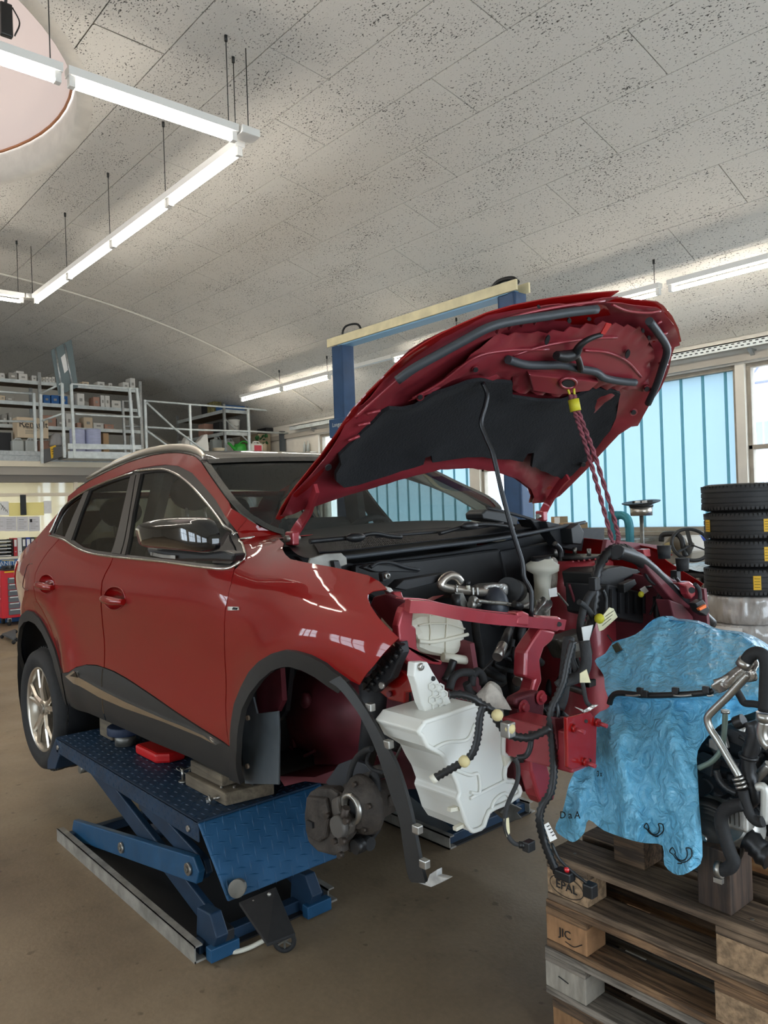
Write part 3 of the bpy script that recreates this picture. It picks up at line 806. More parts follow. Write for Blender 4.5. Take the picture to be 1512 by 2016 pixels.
# roof side rail and A pillar
P_rs = [(132, 990), (150, 976), (175, 961), (200, 950), (225, 940), (260, 926), (275, 921.5), (300, 917), (325, 914.5), (350, 917), (378, 931), (400, 955), (425, 985), (450, 1025), (466, 1046), (487, 1021), (475, 1013), (450, 988), (425, 954), (406, 926), (396, 910), (385, 900), (370, 895), (350, 892), (325, 893), (300, 897), (275, 904), (250, 912), (212, 929), (175, 948), (150, 964), (134, 977)]
rs_xz = sidepoly(P_rs); rside = panel('roof_side', rs_xz, K['red'])
dlo = sidepoly(P_dlo); 
gf, gr, gq = sidepoly(P_glass_f), sidepoly(P_glass_r), sidepoly(P_glass_q)
frame = panel('window_surround', dlo, K['trimb'], holes=[gf, gr, gq], off=-.004, thick=.012)
panel('front_side_glass', gf, K['glassf'], parent=doorf, off=-.010, thick=0); panel('rear_side_glass', gr, K['glassd'], parent=doorr, off=-.010, thick=0); panel('quarter_glass', gq, K['glassd'], parent=quarter, off=-.010, thick=0)
# bright strips around the windows
belt = sidepath([(98, 1053.5), (117, 1059), (130, 1064.5), (150, 1077.5), (170, 1086.5), (195, 1092.5), (225, 1096.5), (275, 1101.5), (325, 1106.5), (375, 1113.5), (425, 1119), (450, 1119), (465, 1113), (479, 1103), (485, 1094), (481, 1077), (472, 1062), (463, 1049)])
both(lambda k: MB().tube(mir(belt, k), .005, 8).build('belt_chrome', K['chrome'], car))
topc = sidepath([(462, 1056), (450, 1040), (425, 1010), (400, 980), (375, 953), (350, 934.5), (325, 924.5), (300, 924.5), (268, 928)])
both(lambda k: MB().tube(mir(topc, k), .0055, 8).build('window_chrome', K['chrome'], car))
topr = sidepath([(264, 930), (225, 943), (200, 952.5), (175, 963.5), (150, 978.5), (132, 992), (120, 1006), (110, 1026), (99, 1050)])
both(lambda k: MB().tube(mir(topr, k), .005, 8).build('window_chrome', K['chrome'], car))
# B pillar covers
for nm_, pp in (('pillar_cover', [(258, 936), (268, 934), (238, 1090), (220, 1088)]), ('pillar_cover', [(270, 933), (278, 932), (262, 1010), (247, 1092), (240, 1091)]), ('pillar_cover', [(166, 969), (176, 966), (160, 1008), (141, 1063), (128, 1058), (145, 1016)])):
    panel(nm_, sidepoly(pp), K['trimb'], off=.003, thick=.006)
# cladding
panel('sill_cladding', sidepoly(P_clad, .5), K['clad'], off=.004, thick=.01)
archf = panel('front_arch_cladding', sidepoly(P_archf, .2), K['clad'], off=.012, thick=.02)
xo = [L_(-2.65 + .47 * cos(radians(a)), .345 + .44 * sin(radians(a))) for a in range(165, 85, -10)]
xi = [L_(-2.65 + .405 * cos(radians(a)), .345 + .375 * sin(radians(a))) for a in range(90, 170, 10)]
ro = [tuple(side(*p)) for p in P_archr_out]; ri = [tuple(side(*p)) for p in P_archr_in]
lowback = [L_(-3.12, .30)]
panel('rear_arch_cladding', ro + ri + [L_(-3.13, .48), L_(-3.185, .36), L_(-3.195, .25), L_(-3.275, .25), L_(-3.265, .37), L_(-3.20, .51)], K['clad'], off=.010, thick=.02, step=.05)
bump_xz = [L_(-3.28, .28), L_(-3.27, .38), L_(-3.205, .52), L_(-3.12, .615), L_(-3.46, .62), L_(-3.49, .45), L_(-3.45, .28)]
panel('rear_bumper', bump_xz, K['clad'], off=.006, thick=.01)
strip_t = [(134, 1331), (150, 1320), (158, 1332), (200, 1355), (250, 1380), (300, 1402), (330, 1415), (362, 1427), (407, 1447), (431, 1465), (400, 1449), (325, 1419), (250, 1393), (200, 1371.5), (150, 1345)]
panel('sill_chrome', sidepoly(strip_t), K['chrome'], off=.014, thick=.012, step=.03)
panel('sill_emblem', sidepoly([(144, 1330), (155, 1322), (159, 1333)]), K['gloss'], off=.018, thick=.004, step=.02, mirror=False)
panel('sill_seam', sidepoly([(203.4, 1316), (204.8, 1316), (203, 1352), (201.6, 1352)]), K['gloss'], off=.0048, thick=.001, step=.02, mirror=False)
panel('sill_seam', sidepoly([(202, 1373), (203.5, 1373), (211, 1418), (209.4, 1418)]), K['gloss'], off=.0048, thick=.001, step=.02, mirror=False)
# door handles in round cups
def handle(cx, cy, rx, ry, doors, hpoly):
    for k in (0, 1):
        ctr = side(cx, cy); n = len(hpoly); ring = [Vector((x, YC - hw(x, z) - .001, z)) for x, z in hpoly]
        c0 = Vector((ctr.x, YC - hw(ctr.x, ctr.y) + .034, ctr.y)); mb = MB(); vs = []; fs = []
        for j, (t, dpt) in enumerate(((0, 0), (.12, .012), (.35, .026), (.7, .033), (1, .036))):
            for p in ring:
                w = p.lerp(Vector((c0.x, p.y, c0.z)), t); vs.append((w.x, w.y + dpt, w.z))
        for j in range(4):
            for i in range(n): fs.append((j * n + i, j * n + (i + 1) % n, (j + 1) * n + (i + 1) % n, (j + 1) * n + i))
        if k: vs = [(a, 2 * YC - b, c) for a, b, c in vs]
        mb.add(vs, fs, True); mb.build('handle_cup', K['red'], doors[k])
        MB().tube(mir(ring, k), .003, 6, closed=True).build('cup_rim', K['red'], doors[k])
        a = side(cx - rx * 1.0, cy - 1); b = side(cx + rx * 1.05, cy + 7)
        pts = [Vector((a.x, YC - hw(*a) + .0, a.y)), Vector((a.x * .8 + b.x * .2, YC - hw(*a) - .022, a.y * .8 + b.y * .2)), Vector((a.x * .4 + b.x * .6, YC - hw(*b) - .026, a.y * .4 + b.y * .6)), Vector((b.x, YC - hw(*b) - .012, b.y))]
        MB().tube(mir(pts, k), [.014, .018, .020, .013], 10, res=4).build('door_handle', K['red'], doors[k])
handle(226, 1178, 21, 23, doorf, hf); handle(92, 1150, 15, 19, doorr, hr)
# fuel flap seam, badge
fl = sidepath([(64, 1110), (55, 1112), (49, 1130), (45, 1150), (46, 1158), (56, 1162)], .001)
MB().tube(fl, .0016, 5).build('fuel_flap_seam', K['gloss'], car)
panel('wing_badge', sidepoly([(450, 1194), (472, 1194.5), (473, 1201), (450, 1201.5)]), K['chrome'], off=.004, thick=.004, step=.02, mirror=False, label='small chrome badge on the front fender')
b0 = side(463, 1197.7); bl = Vector((b0.x, YC - hw(*b0) - .0052, b0.y))
MB().prism([bl + Vector((-.008 + .004, 0, .004)), bl + Vector((.018, 0, .004)), bl + Vector((.014, 0, -.004)), bl + Vector((-.012, 0, -.004))], (0, -.001, 0)).build('badge_mark', K['ink'], car)
# tail lamp (edge seen) and tail
panel('tail_lamp', [L_(-3.14, .97), L_(-3.20, .985), L_(-3.32, .90), L_(-3.39, .79), L_(-3.32, .78), L_(-3.24, .85)], K['lampred'], off=.006, thick=.01)
mb = MB()
T1 = [L_(-2.52, 1.375), L_(-2.64, 1.31), L_(-2.75, 1.235), L_(-2.90, 1.135), L_(-3.18, 1.005), L_(-3.32, .925), L_(-3.42, .78), L_(-3.48, .45), L_(-3.44, .28)]
def rearface(u, w):
    i = min(int(u * 8), 7); t = u * 8 - i; a = Vector(T1[i]).lerp(Vector(T1[i + 1]), t); h = max(hw(a.x, a.y), .3)
    return (a.x - .06 * (1 - (2 * w - 1) ** 2), YC - h + 2 * h * w, a.y)
body_back = MB().grid(lambda u, w: rearface(.0 + u, w), 16, 10)
v = body_back.v; fc = body_back.f
keep = []; glassf = []
for f_ in fc:
    c = sum((Vector(v[i]) for i in f_), Vector()) / 4
    (glassf if (c.z > LZ + 1.06 and c.z < LZ + 1.33 and abs(c.y - YC) < .52) else keep).append(f_)
MB().add(v, keep, True).build('tailgate', K['red'], car, solid=.005)
MB().add(v, glassf, True).build('rear_window', K['glassd'], car)

# ---- roof, windscreen
edge = [side(*p) for p in [(150, 964), (175, 948), (212, 929), (250, 912), (275, 904), (300, 897), (325, 893), (350, 892), (370, 895), (385, 900), (396, 910)]]
edge = [Vector((p.x, YC - hw(p.x, p.y), p.y)) for p in edge]
ed = crv(edge, 3)
def roof(u, w):
    i = min(int(u * (len(ed) - 1)), len(ed) - 2); p = ed[i].lerp(ed[i + 1], u * (len(ed) - 1) - i); y = p.y + (2 * YC - 2 * p.y) * w
    s = 1 - (2 * w - 1) ** 2
    return (p.x + .07 * s * sm(.7, 1, u), y, p.z + s * .018)
K['roofb'] = mat('black_glass_roof', C(20, 19, 19), .06, 0, .5)
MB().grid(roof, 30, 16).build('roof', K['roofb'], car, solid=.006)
rail = [side(*p) for p in [(165, 946), (212, 920.5), (250, 904), (275, 896), (300, 890.5), (325, 887), (350, 886.5), (370, 889.5), (385, 896.5), (396, 907)]]
def rpt(p, up): q = Vector((p.x, YC - hw(p.x, p.y) + .02, p.y + up)); return q
for k in (0, 1):
    pts = mir([rpt(p, .012) for p in rail], k); MB().tube(pts, [.008, .017, .019, .019, .019, .019, .017, .010], 10, res=4).build('roof_rail', K['satin'], car)
apl = [side(*p) for p in [(396, 910), (406, 926), (425, 954), (450, 988), (475, 1013), (489, 1022), (510, 1035), (530, 1044), (552, 1051)]]
apl = crv([Vector((p.x, YC - hw(p.x, p.y), p.y)) for p in apl], 3)
WSN = len(apl) - 1
def wind(u, w):
    i = min(int(u * WSN), WSN - 1); p = apl[i].lerp(apl[i + 1], u * WSN - i); y = p.y + (2 * YC - 2 * p.y) * w; s = 1 - (2 * w - 1) ** 2
    return (p.x + s * (.07 - .045 * u), y, p.z + s * (.018 + .01 * u))
MB().grid(wind, 24, 20).build('windscreen', K['glassw'], car)
# black band of the windscreen border
for k in (0, 1): MB().add(*strip([Vector(wind(i / 24, .012 if k == 0 else .988)) + Vector((.004, 0, .004)) for i in range(25)], .035, Vector((.6, 0, .7)))).build('screen_border', K['gloss'], car)
MB().add(*strip([Vector(wind(.012, .02 + .96 * i / 20)) + Vector((.003, 0, .006)) for i in range(21)], .04, Vector((.5, 0, .8)))).build('screen_border', K['gloss'], car)

def dp(x, y, depth): return CP + ray(x, y) * depth
def depth_of(p): return (Vector(p) - CP).dot(CF)
def dpath(px, d0, d1):
    L = [0]
    for i in range(1, len(px)): L.append(L[-1] + (Vector(px[i][:2]) - Vector(px[i - 1][:2])).length)
    return [dp(p[0], p[1], d0 + (d1 - d0) * l / L[-1]) for p, l in zip(px, L)]


# ---- hood: a shallow shell hinged at the windscreen
HO, HT, HK = Vector((-2.304, YC, 1.631)), radians(31.04), (.005, .025, -.022)
HA = Vector((cos(HT), 0, sin(HT))); HN = Vector((-sin(HT), 0, cos(HT)))
def hoodpt(a, b, off=0.): return HO + HA * a + Vector((0, b, 0)) + HN * (off - HK[0] * a * a - HK[1] * b * b - HK[2] * a ** 3)
def hood(px, py, off=0.):
    d = ray(px, py); h = 0.
    for _ in range(25):
        t = ((HO + HN * h - CP).dot(HN)) / d.dot(HN); p = CP + d * t; q = p - HO; a = q.dot(HA); b = q.y
        h = off - HK[0] * a * a - HK[1] * b * b - HK[2] * a ** 3
    return (a, b)


P_hood = [(545, 1027), (555, 1007), (572, 980), (602, 942), (635, 902), (665, 860), (695, 815), (725, 782), (755, 752), (780, 727), (810, 702), (840, 682), (875, 662), (918, 642), (962, 623), (1014, 608), (1064, 598), (1123, 589), (1175, 583), (1223, 579), (1201, 594), (1228, 592), (1254, 596), (1298, 600), (1310, 607), (1327, 627), (1339, 651), (1345, 677), (1333, 683), (1327, 700), (1321, 730), (1307, 762), (1283, 797), (1260, 838), (1242, 843), (1222, 856), (1190, 890), (1158, 925), (1128, 955), (1105, 977), (1076, 991), (1044, 994), (1047, 981), (1041, 966), (1014, 946), (976, 933), (918, 925.5), (865, 929), (815, 940), (765, 955), (702, 975), (652, 990), (615, 1002), (595, 1007), (565, 1022), (552, 1030)]
ho = [hood(*p) for p in P_hood]


def hoodpanel(name, ab, m, off, parent, thick=.004, step=.05, fn=None, holes=()):
    v, f = panel2d(ab, holes, step); v3 = [hoodpt(a, b, off + (fn(a, b) if fn else 0)) for a, b in v]; out = []
    for t in f:
        a, b, c = (v3[i] for i in t[:3]); n = (b - a).cross(c - a); out.append(t if n.dot(HN) < 0 else tuple(reversed(t)))
    return MB().add(v3, out, True).build(name, m, parent, solid=thick, soff=-1, split=40)


def edged(ab):   # signed distance to outline, for rolling the skin at its edge
    def g(a, b):
        p = Vector((a, b)); return min((p - (Vector(ab[i]).lerp(Vector(ab[(i + 1) % len(ab)]), t / 3))).length for i in range(len(ab)) for t in range(3))
    return g


dist = edged(ho)
hood_o = hoodpanel('hood', ho, K['red'], .012, car, .004, .045, lambda a, b: .05 * sm(0, .22, dist(a, b)))
hood_o['label'] = 'raised red hood with a dark insulation pad underneath'
def relief(a, b):
    b = abs(b); r = 0
    r += .030 * sm(.02, .10, dist(a, b if True else b))
    r -= .022 * math.exp(-((a - .80) / .05) ** 2) * sm(.5, .3, b)
    r += .018 * sm(.86, .90, a) * sm(1.1, 1.04, a) * sm(.38, .30, b)
    r -= .02 * math.exp(-((b - .40 + .25 * (a - .6)) / .045) ** 2) * sm(.55, .7, a)
    return r
P_pad = [(667, 892), (670, 910), (660, 927), (660, 942), (675, 954), (702, 950), (765, 932), (815, 917), (832, 911), (836, 897), (848, 893), (850, 907), (918, 895), (976, 898), (1026, 903), (1036, 887), (1048, 885), (1044, 914), (1105, 940), (1123, 931), (1152, 905), (1175, 876), (1199, 846), (1211, 820), (1219, 772), (1210, 767), (1161, 765), (1140, 776), (1105, 786.5), (1058, 785), (1006, 776), (1006, 749), (968, 747), (944, 743), (918, 747), (890, 757.5), (852, 770), (815, 795), (790, 801), (765, 800), (752, 807), (735, 827), (715, 845), (690, 870)]
inner = hoodpanel('hood_inner_panel', inset(ho, .012), K['redhood'], .0, hood_o, .003, .03, relief)
pad = [hood(*p) for p in P_pad]
P_box = [(806, 792), (850, 765), (928, 700), (985, 662), (1090, 652), (1190, 636), (1262, 646), (1288, 690), (1272, 770), (1224, 766), (1160, 761), (1110, 780), (1010, 770), (1010, 744), (945, 738), (890, 752)]
bxh = [hood(*p) for p in P_box]; bxd = edged(bxh)
hoodpanel('hood_reinforcement', bxh, K['redhood'], .004, hood_o, .003, .03, lambda a, b: -.016 * sm(.0, .035, bxd(a, b)) + .010 * math.exp(-((a - .97) / .035) ** 2) - .006 * sin(22 * a) * sm(.3, .1, abs(b)))
for cz in ([(812, 785), (870, 752), (935, 704), (1000, 690), (1080, 688)], [(1150, 690), (1195, 694), (1235, 712), (1262, 742)], [(1010, 700), (1075, 680), (1150, 668), (1215, 664)], [(1205, 600), (1235, 612), (1275, 616), (1300, 612)], [(700, 822), (735, 790), (790, 742), (850, 700), (930, 656), (1010, 624), (1100, 604), (1190, 592)]):
    MB().tube(crv([hoodpt(*hood(x, y, -.010), -.010) for x, y in cz], 5), .005, 6).build('crease', K['redhood'], hood_o)
for x0, y0, x1, y1 in ((985, 640, 978, 655), (1010, 632, 1002, 648), (1035, 626, 1026, 642), (1060, 621, 1052, 638), (1290, 640, 1302, 632), (1300, 660, 1313, 655), (1305, 685, 1320, 684), (1298, 715, 1314, 718), (705, 838, 728, 832), (722, 815, 748, 808), (686, 868, 708, 858)):
    MB().tube([hoodpt(*hood(x0, y0, -.012), -.012), hoodpt(*hood(x1, y1, -.012), -.012)], .005, 6).build('rib', K['redhood'], hood_o)
padd = edged(pad)
hoodpanel('insulation_pad', pad, K['felt'], -.012, hood_o, .012, .04, lambda a, b: .02 * sm(.0, .08, padd(a, b)) + .004 * sin(9 * a + 4 * b))
def hpath(px, off): return [hoodpt(*hood(x, y, off), off) for x, y in px]
HOF = -.028
MB().tube(hpath([(782, 749), (815, 725), (865, 697), (918, 668), (962, 645), (1006, 633), (1079, 622), (1123, 615), (1175, 609)], HOF), .014, 8, res=5).build('seal_strip', K['seal'], hood_o)
MB().tube(hpath([(1000, 708), (1035, 718), (1070, 719), (1108, 719), (1146, 727), (1172, 732), (1190, 744), (1225, 751), (1250, 753)], HOF), .014, 8, res=5).build('seal_strip', K['seal'], hood_o)
MB().tube(hpath([(1278, 632), (1295, 654), (1310, 677), (1313, 695), (1304, 724), (1292, 759), (1276, 794)], HOF), .014, 8, res=5).build('seal_strip', K['seal'], hood_o)
def hdisc(name, px, py, rx, ry, m, off=-.006, ang=0, n=14, parent=hood_o, th=.004):
    pts = [hoodpt(*hood(px + rx * cos(2 * pi * k / n) * cos(ang) - ry * sin(2 * pi * k / n) * sin(ang), py + rx * cos(2 * pi * k / n) * sin(ang) + ry * sin(2 * pi * k / n) * cos(ang), off), off) for k in range(n)]
    return MB().prism(pts, -HN * th).build(name, m, parent)
for px, py, rx, ry, an in [(646, 919, 7, 5, -.6), (1077, 668, 10, 4, -1.2), (1235, 696, 9, 4, -1.2), (1120, 630, 4, 5, 0), (1159, 627, 4, 3, 0), (1148, 914, 5, 4, -.5), (1277, 664, 3, 4, 0), (1265, 650, 3, 4, 0), (1060, 593 + 10, 3, 3, 0)]:
    hdisc('hole', px, py, rx, ry, K['blacksat'], -.017, an)
for px, py in [(827, 781), (936, 727), (1273, 765), (1247, 811)]:
    hdisc('plug', px, py, 8, 6, K['redhood'], -.016, -.5); hdisc('hole', px, py, 5, 4, K['blacksat'], -.020, -.5)
# latch, striker hole, safety hook and red tag
bx_ = [hoodpt(*hood(x, y, -.03), -.03) for x, y in [(1042, 738), (1110, 745), (1180, 752), (1160, 770), (1098, 778), (1050, 770)]]
MB().prism(bx_, HN * .02).build('latch_plate', K['redhood'], hood_o, bevel=.004)
MB().tube([hoodpt(*hood(1118 + 16 * cos(2 * pi * k / 16), 754 + 10 * sin(2 * pi * k / 16), -.034), -.034) for k in range(16)], .006, 6, closed=True).build('latch_ring', K['redhood'], hood_o)
hdisc('latch_hole', 1119, 755, 14, 8, K['blacksat'], -.032)
MB().tube(hpath([(1095, 700), (1112, 702), (1132, 697), (1140, 683), (1152, 672), (1168, 664), (1184, 659)], -.05), [.014, .02, .018, .012, .010, .009, .008], 8, res=4).build('safety_hook', K['black'], hood_o)
MB().tube(hpath([(1132, 697), (1140, 710), (1143, 727)], -.045), [.014, .010, .012], 8, res=4).build('safety_hook', K['black'], hood_o)
MB().prism([hoodpt(*hood(x, y, -.05), -.05) for x, y in [(1182, 655), (1193, 635), (1203, 637), (1190, 657)]], -HN * .004).build('hook_tag', K['lampred'], hood_o)
# hinges
for s, pxs in ((0, [(575, 1060), (580, 1046), (590, 1030), (604, 1008), (612, 985), (620, 962)]), (1, [(1066, 1016), (1071, 1004), (1078, 990), (1090, 970), (1104, 950), (1116, 938)])):
    a = [hoodpt(*hood(x, y, -.02), -.02) for x, y in pxs[2:]]; d0 = depth_of(a[0]); base = [dp(pxs[0][0], pxs[0][1], d0 - .0), dp(pxs[1][0], pxs[1][1], d0)]
    mb = MB(); v, f = strip(crv(base + a, 4), .035, Vector((.4, -.8, .3))); mb.add(v, f, True); mb.build('hinge_arm', K['redin'], car, solid=.012, split=40)
    MB().box(base[0], (.05, .03, .05)).build('hinge_foot', K['redin'], car, bevel=.006)
    MB().cyl(base[0] + Vector((0, -.03, .0)), base[0] + Vector((0, .03, 0)), .012, 10).build('hinge_bolt', K['steel'], car)
# prop rod from the front carrier to the hood
rtop = hoodpt(*hood(950, 753, -.02), -.02); rod = [(950, 753), (959, 775), (955, 800), (947, 832), (958, 864), (971, 896), (988, 969), (1008, 1043), (1028, 1107), (1032, 1138), (1046, 1166), (1046, 1214)]
MB().tube(dpath(rod, depth_of(rtop), 2.37), .0075, 8, res=4).build('prop_rod', mat('prop_rod_black', C(34, 34, 36), .3, .5), car)

# ---- rope tying the harness to the hood latch
K['rope'] = mat('maroon_rope', C(120, 62, 70), .85, var=.4, vscale=90)
rp = T('rope', 'maroon and white braided rope hanging from the hood latch to the wiring loom', 'rope', dp(1215, 1075, 2.75))
d0 = depth_of(hoodpt(*hood(1122, 775, -.05), -.05))
def braid(px, da, db, r, m, name):
    c = crv(dpath(px, da, db), 1 if len(px) > 2 else 1); c = [c[0].lerp(c[-1], i / 160) if len(px) == 2 else c[0] for i in range(161)] if len(px) == 2 else crv(dpath(px, da, db), 60 // len(px) * 3)
    for k in range(2):
        pts = []
        for i, p in enumerate(c):
            a = i * .55 + k * pi; pts.append(p + CR * cos(a) * r * .6 + CF * sin(a) * r * .6)
        MB().tube(pts, r * .62, 6).build(name, m, rp)
braid([(1124, 778), (1128, 800), (1160, 900), (1206, 1068)], d0, 2.75, .0075, K['rope'], 'rope_strand')
braid([(1131, 778), (1135, 800), (1172, 900), (1214, 1040), (1216, 1070)], d0, 2.75, .0075, K['rope'], 'rope_strand')
K['yel'] = mat('yellow_tape', C(196, 186, 40), .6)
p = dp(1131, 799, d0 + .0); MB().cyl(p + CU * .022 + CR * -.004, p - CU * .018 + CR * .004, .019, 12).build('yellow_tape', K['yel'], rp)
MB().tube(dpath([(1116, 762), (1122, 778), (1126, 795)], d0, d0), .004, 6, res=4).build('yellow_loop', K['yel'], rp); MB().tube(dpath([(1130, 765), (1131, 780), (1132, 796)], d0, d0), .004, 6, res=4).build('yellow_loop', K['yel'], rp)

# ---- mirror
mr = [(279, 1041), (282, 1034), (292, 1028), (320, 1021), (355, 1017.5), (392, 1018.5), (408, 1025), (417, 1042), (421, 1060), (421, 1078), (416, 1084), (400, 1087), (330, 1081), (292, 1076), (284, 1062)]
ym = 1.20; mp_ = [onY(x, y, ym) for x, y in mr]; cm = sum(mp_, Vector()) / len(mp_)
def mirror_shell(k):
    mb = MB(); n = len(mr); c = crv(mp_, 3, True); n = len(c); vs = []
    for s, dy, sh in ((.86, .035, 0), (.97, .024, 0), (1.0, .005, 0), (.97, -.02, .005), (.86, -.038, .008), (.62, -.048, .01), (.3, -.054, .012)):
        for p in c:
            q = cm + (p - cm) * s; vs.append(Vector((q.x + dy * .25, q.y + dy, q.z)))
    fs = [(j * n + i, j * n + (i + 1) % n, (j + 1) * n + (i + 1) % n, (j + 1) * n + i) for j in range(6) for i in range(n)] + [tuple(6 * n + i for i in range(n)), tuple(reversed(range(n)))]
    vs = mir(vs, k); 
    return mb.add(vs, fs if k == 0 else [tuple(reversed(f)) for f in fs], True)
for k in (0,):
    h_ = mirror_shell(k).build('mirror_housing', K['gloss'], car, split=50)
    low = [onY(x, y, 1.215) for x, y in [(288, 1078), (330, 1083), (400, 1089), (440, 1084), (462, 1090), (456, 1106), (420, 1104), (350, 1104), (310, 1100), (292, 1092)]]
    MB().prism(mir(low, k), (0, .045 if k == 0 else -.045, 0)).build('mirror_foot', K['black'], h_, bevel=.008)
    MB().add(*strip(mir([onY(x, y, 1.205) for x, y in [(296, 1090), (320, 1095), (345, 1097)]], k), .012, (0, 1, 0))).build('indicator', K['steel'], h_)
    sail = sidepoly([(452, 1052), (463, 1078), (469, 1098), (455, 1110), (420, 1108), (424, 1080), (440, 1074)])
    if k == 0: panel('mirror_base', sail, K['black'], off=.004, thick=.01)

# ---- shells under the skin, floor, interior
def L3(xl, y, zl): return Vector((AX + xl, YC + y, LZ + zl))
ub = MB(); ub.prism([L3(-.62, -.76, .22), L3(-3.3, -.76, .24), L3(-3.3, .76, .24), L3(-.62, .76, .22)], (0, 0, .06)); ub.build('underbody', K['black'], car)
for s in (-1, 1):
    MB().prism([L3(-.62, s * .80, .30), L3(-2.15, s * .80, .30), L3(-2.15, s * .80, .98), L3(-.62, s * .80, .95)], (0, -s * .06, 0)).build('door_inner', K['interd'], car)
    MB().prism([L3(-2.15, s * .64, .30), L3(-3.35, s * .64, .35), L3(-3.30, s * .64, .95), L3(-2.15, s * .64, .98)], (0, -s * .05, 0)).build('wheelhouse', K['black'], car)
    MB().lathe([(.46, -.06), (.46, .14), (.36, .145)], L3(-2.79, s * .78, .27), (0, -s, 0), 24).build('wheel_well', K['blacksat'], car)
MB().lohi(L3(-.80, -.74, .28), L3(-.72, .74, 1.02)).build('firewall_inner', K['interd'], car)
# dash
dash = [(-.80, 1.06), (-.62, 1.085), (-.95, 1.10), (-1.12, 1.07), (-1.16, .98), (-1.10, .80), (-.80, .70)]
MB().prism([L3(a, -.70, b) for a, b in dash], (0, 1.40, 0)).build('dashboard', K['interd'], car, bevel=.02)
MB().prism([L3(a, .14, b) for a, b in [(-.95, 1.09), (-1.02, 1.135), (-1.14, 1.12), (-1.16, 1.05)]], (0, .46, 0)).build('instrument_hood', K['interd'], car, bevel=.02)
sw = L3(-1.30, .36, 1.02); ax = Vector((-.86, 0, .5)).normalized(); u = ax.orthogonal().normalized(); w_ = ax.cross(u)
st_ = MB().tube([sw + (u * cos(2 * pi * k / 32) + w_ * sin(2 * pi * k / 32)) * .185 for k in range(32)], .017, 8, closed=True).build('steering_wheel', K['interd'], car)
MB().cyl(sw - ax * .05, sw + ax * .01, .07, 14).build('wheel_hub', K['interd'], st_)
for a in (0, 2.1, 4.2): MB().bar(sw, sw + (u * cos(a) + w_ * sin(a)) * .18, .035, .02).build('spoke', K['interd'], st_)
def seat(x, y, wdt=.5, z=.28, head=True, backh=.62):
    t = MB()
    o = MB().box(L3(x, y, z + .22), (.52, wdt, .18)).build('seat', K['inter'], car, bevel=.05)
    rot = Matrix.Rotation(radians(-18), 3, 'Y')
    MB().box(L3(x - .30, y, z + .30 + backh / 2), (.13, wdt * .94, backh), rot).build('backrest', K['inter'], o, bevel=.05)
    if head:
        MB().sphere(L3(x - .44, y, z + .44 + backh), .13, 14, 10, (.45, 1.0, .72)).build('headrest', K['inter'], o)
        for d in (-.05, .05): MB().cyl(L3(x - .40, y + d, z + .28 + backh), L3(x - .44, y + d, z + .40 + backh), .007, 6).build('headrest_post', K['steel'], o)
seat(-1.35, -.36); seat(-1.35, .36); seat(-2.25, -.38, .46, .30, True, .52); seat(-2.25, .38, .46, .30, True, .52); seat(-2.25, 0, .3, .30, False, .5)
for s in (-1, 1):
    MB().prism([L3(-1.66, s * .70, 1.0), L3(-1.78, s * .70, 1.0), L3(-1.72, s * .60, 1.44), L3(-1.60, s * .60, 1.44)], (0, -s * .05, 0)).build('pillar_inner', K['inter'], car)
    a = [Vector(wind(t, .0 if s < 0 else 1.)) + Vector((-.05, -s * .06, -.02)) for t in (0, .15, .3, .45, .6)]
    MB().add(*strip(a, .05, Vector((.45, -s * .4, .7)))).build('pillar_inner', mat('pillar_trim', C(150, 146, 138), .8), car, solid=.01)
MB().grid(lambda u, w: Vector(roof(u * .96 + .02, w * .94 + .03)) - Vector((0, 0, .03)), 12, 10).build('headliner', mat('headliner', C(140, 136, 128), .9), car)
MB().box(L3(-.98, 0, 1.42), (.03, .22, .06)).build('rear_view_mirror', K['black'], car, bevel=.01)

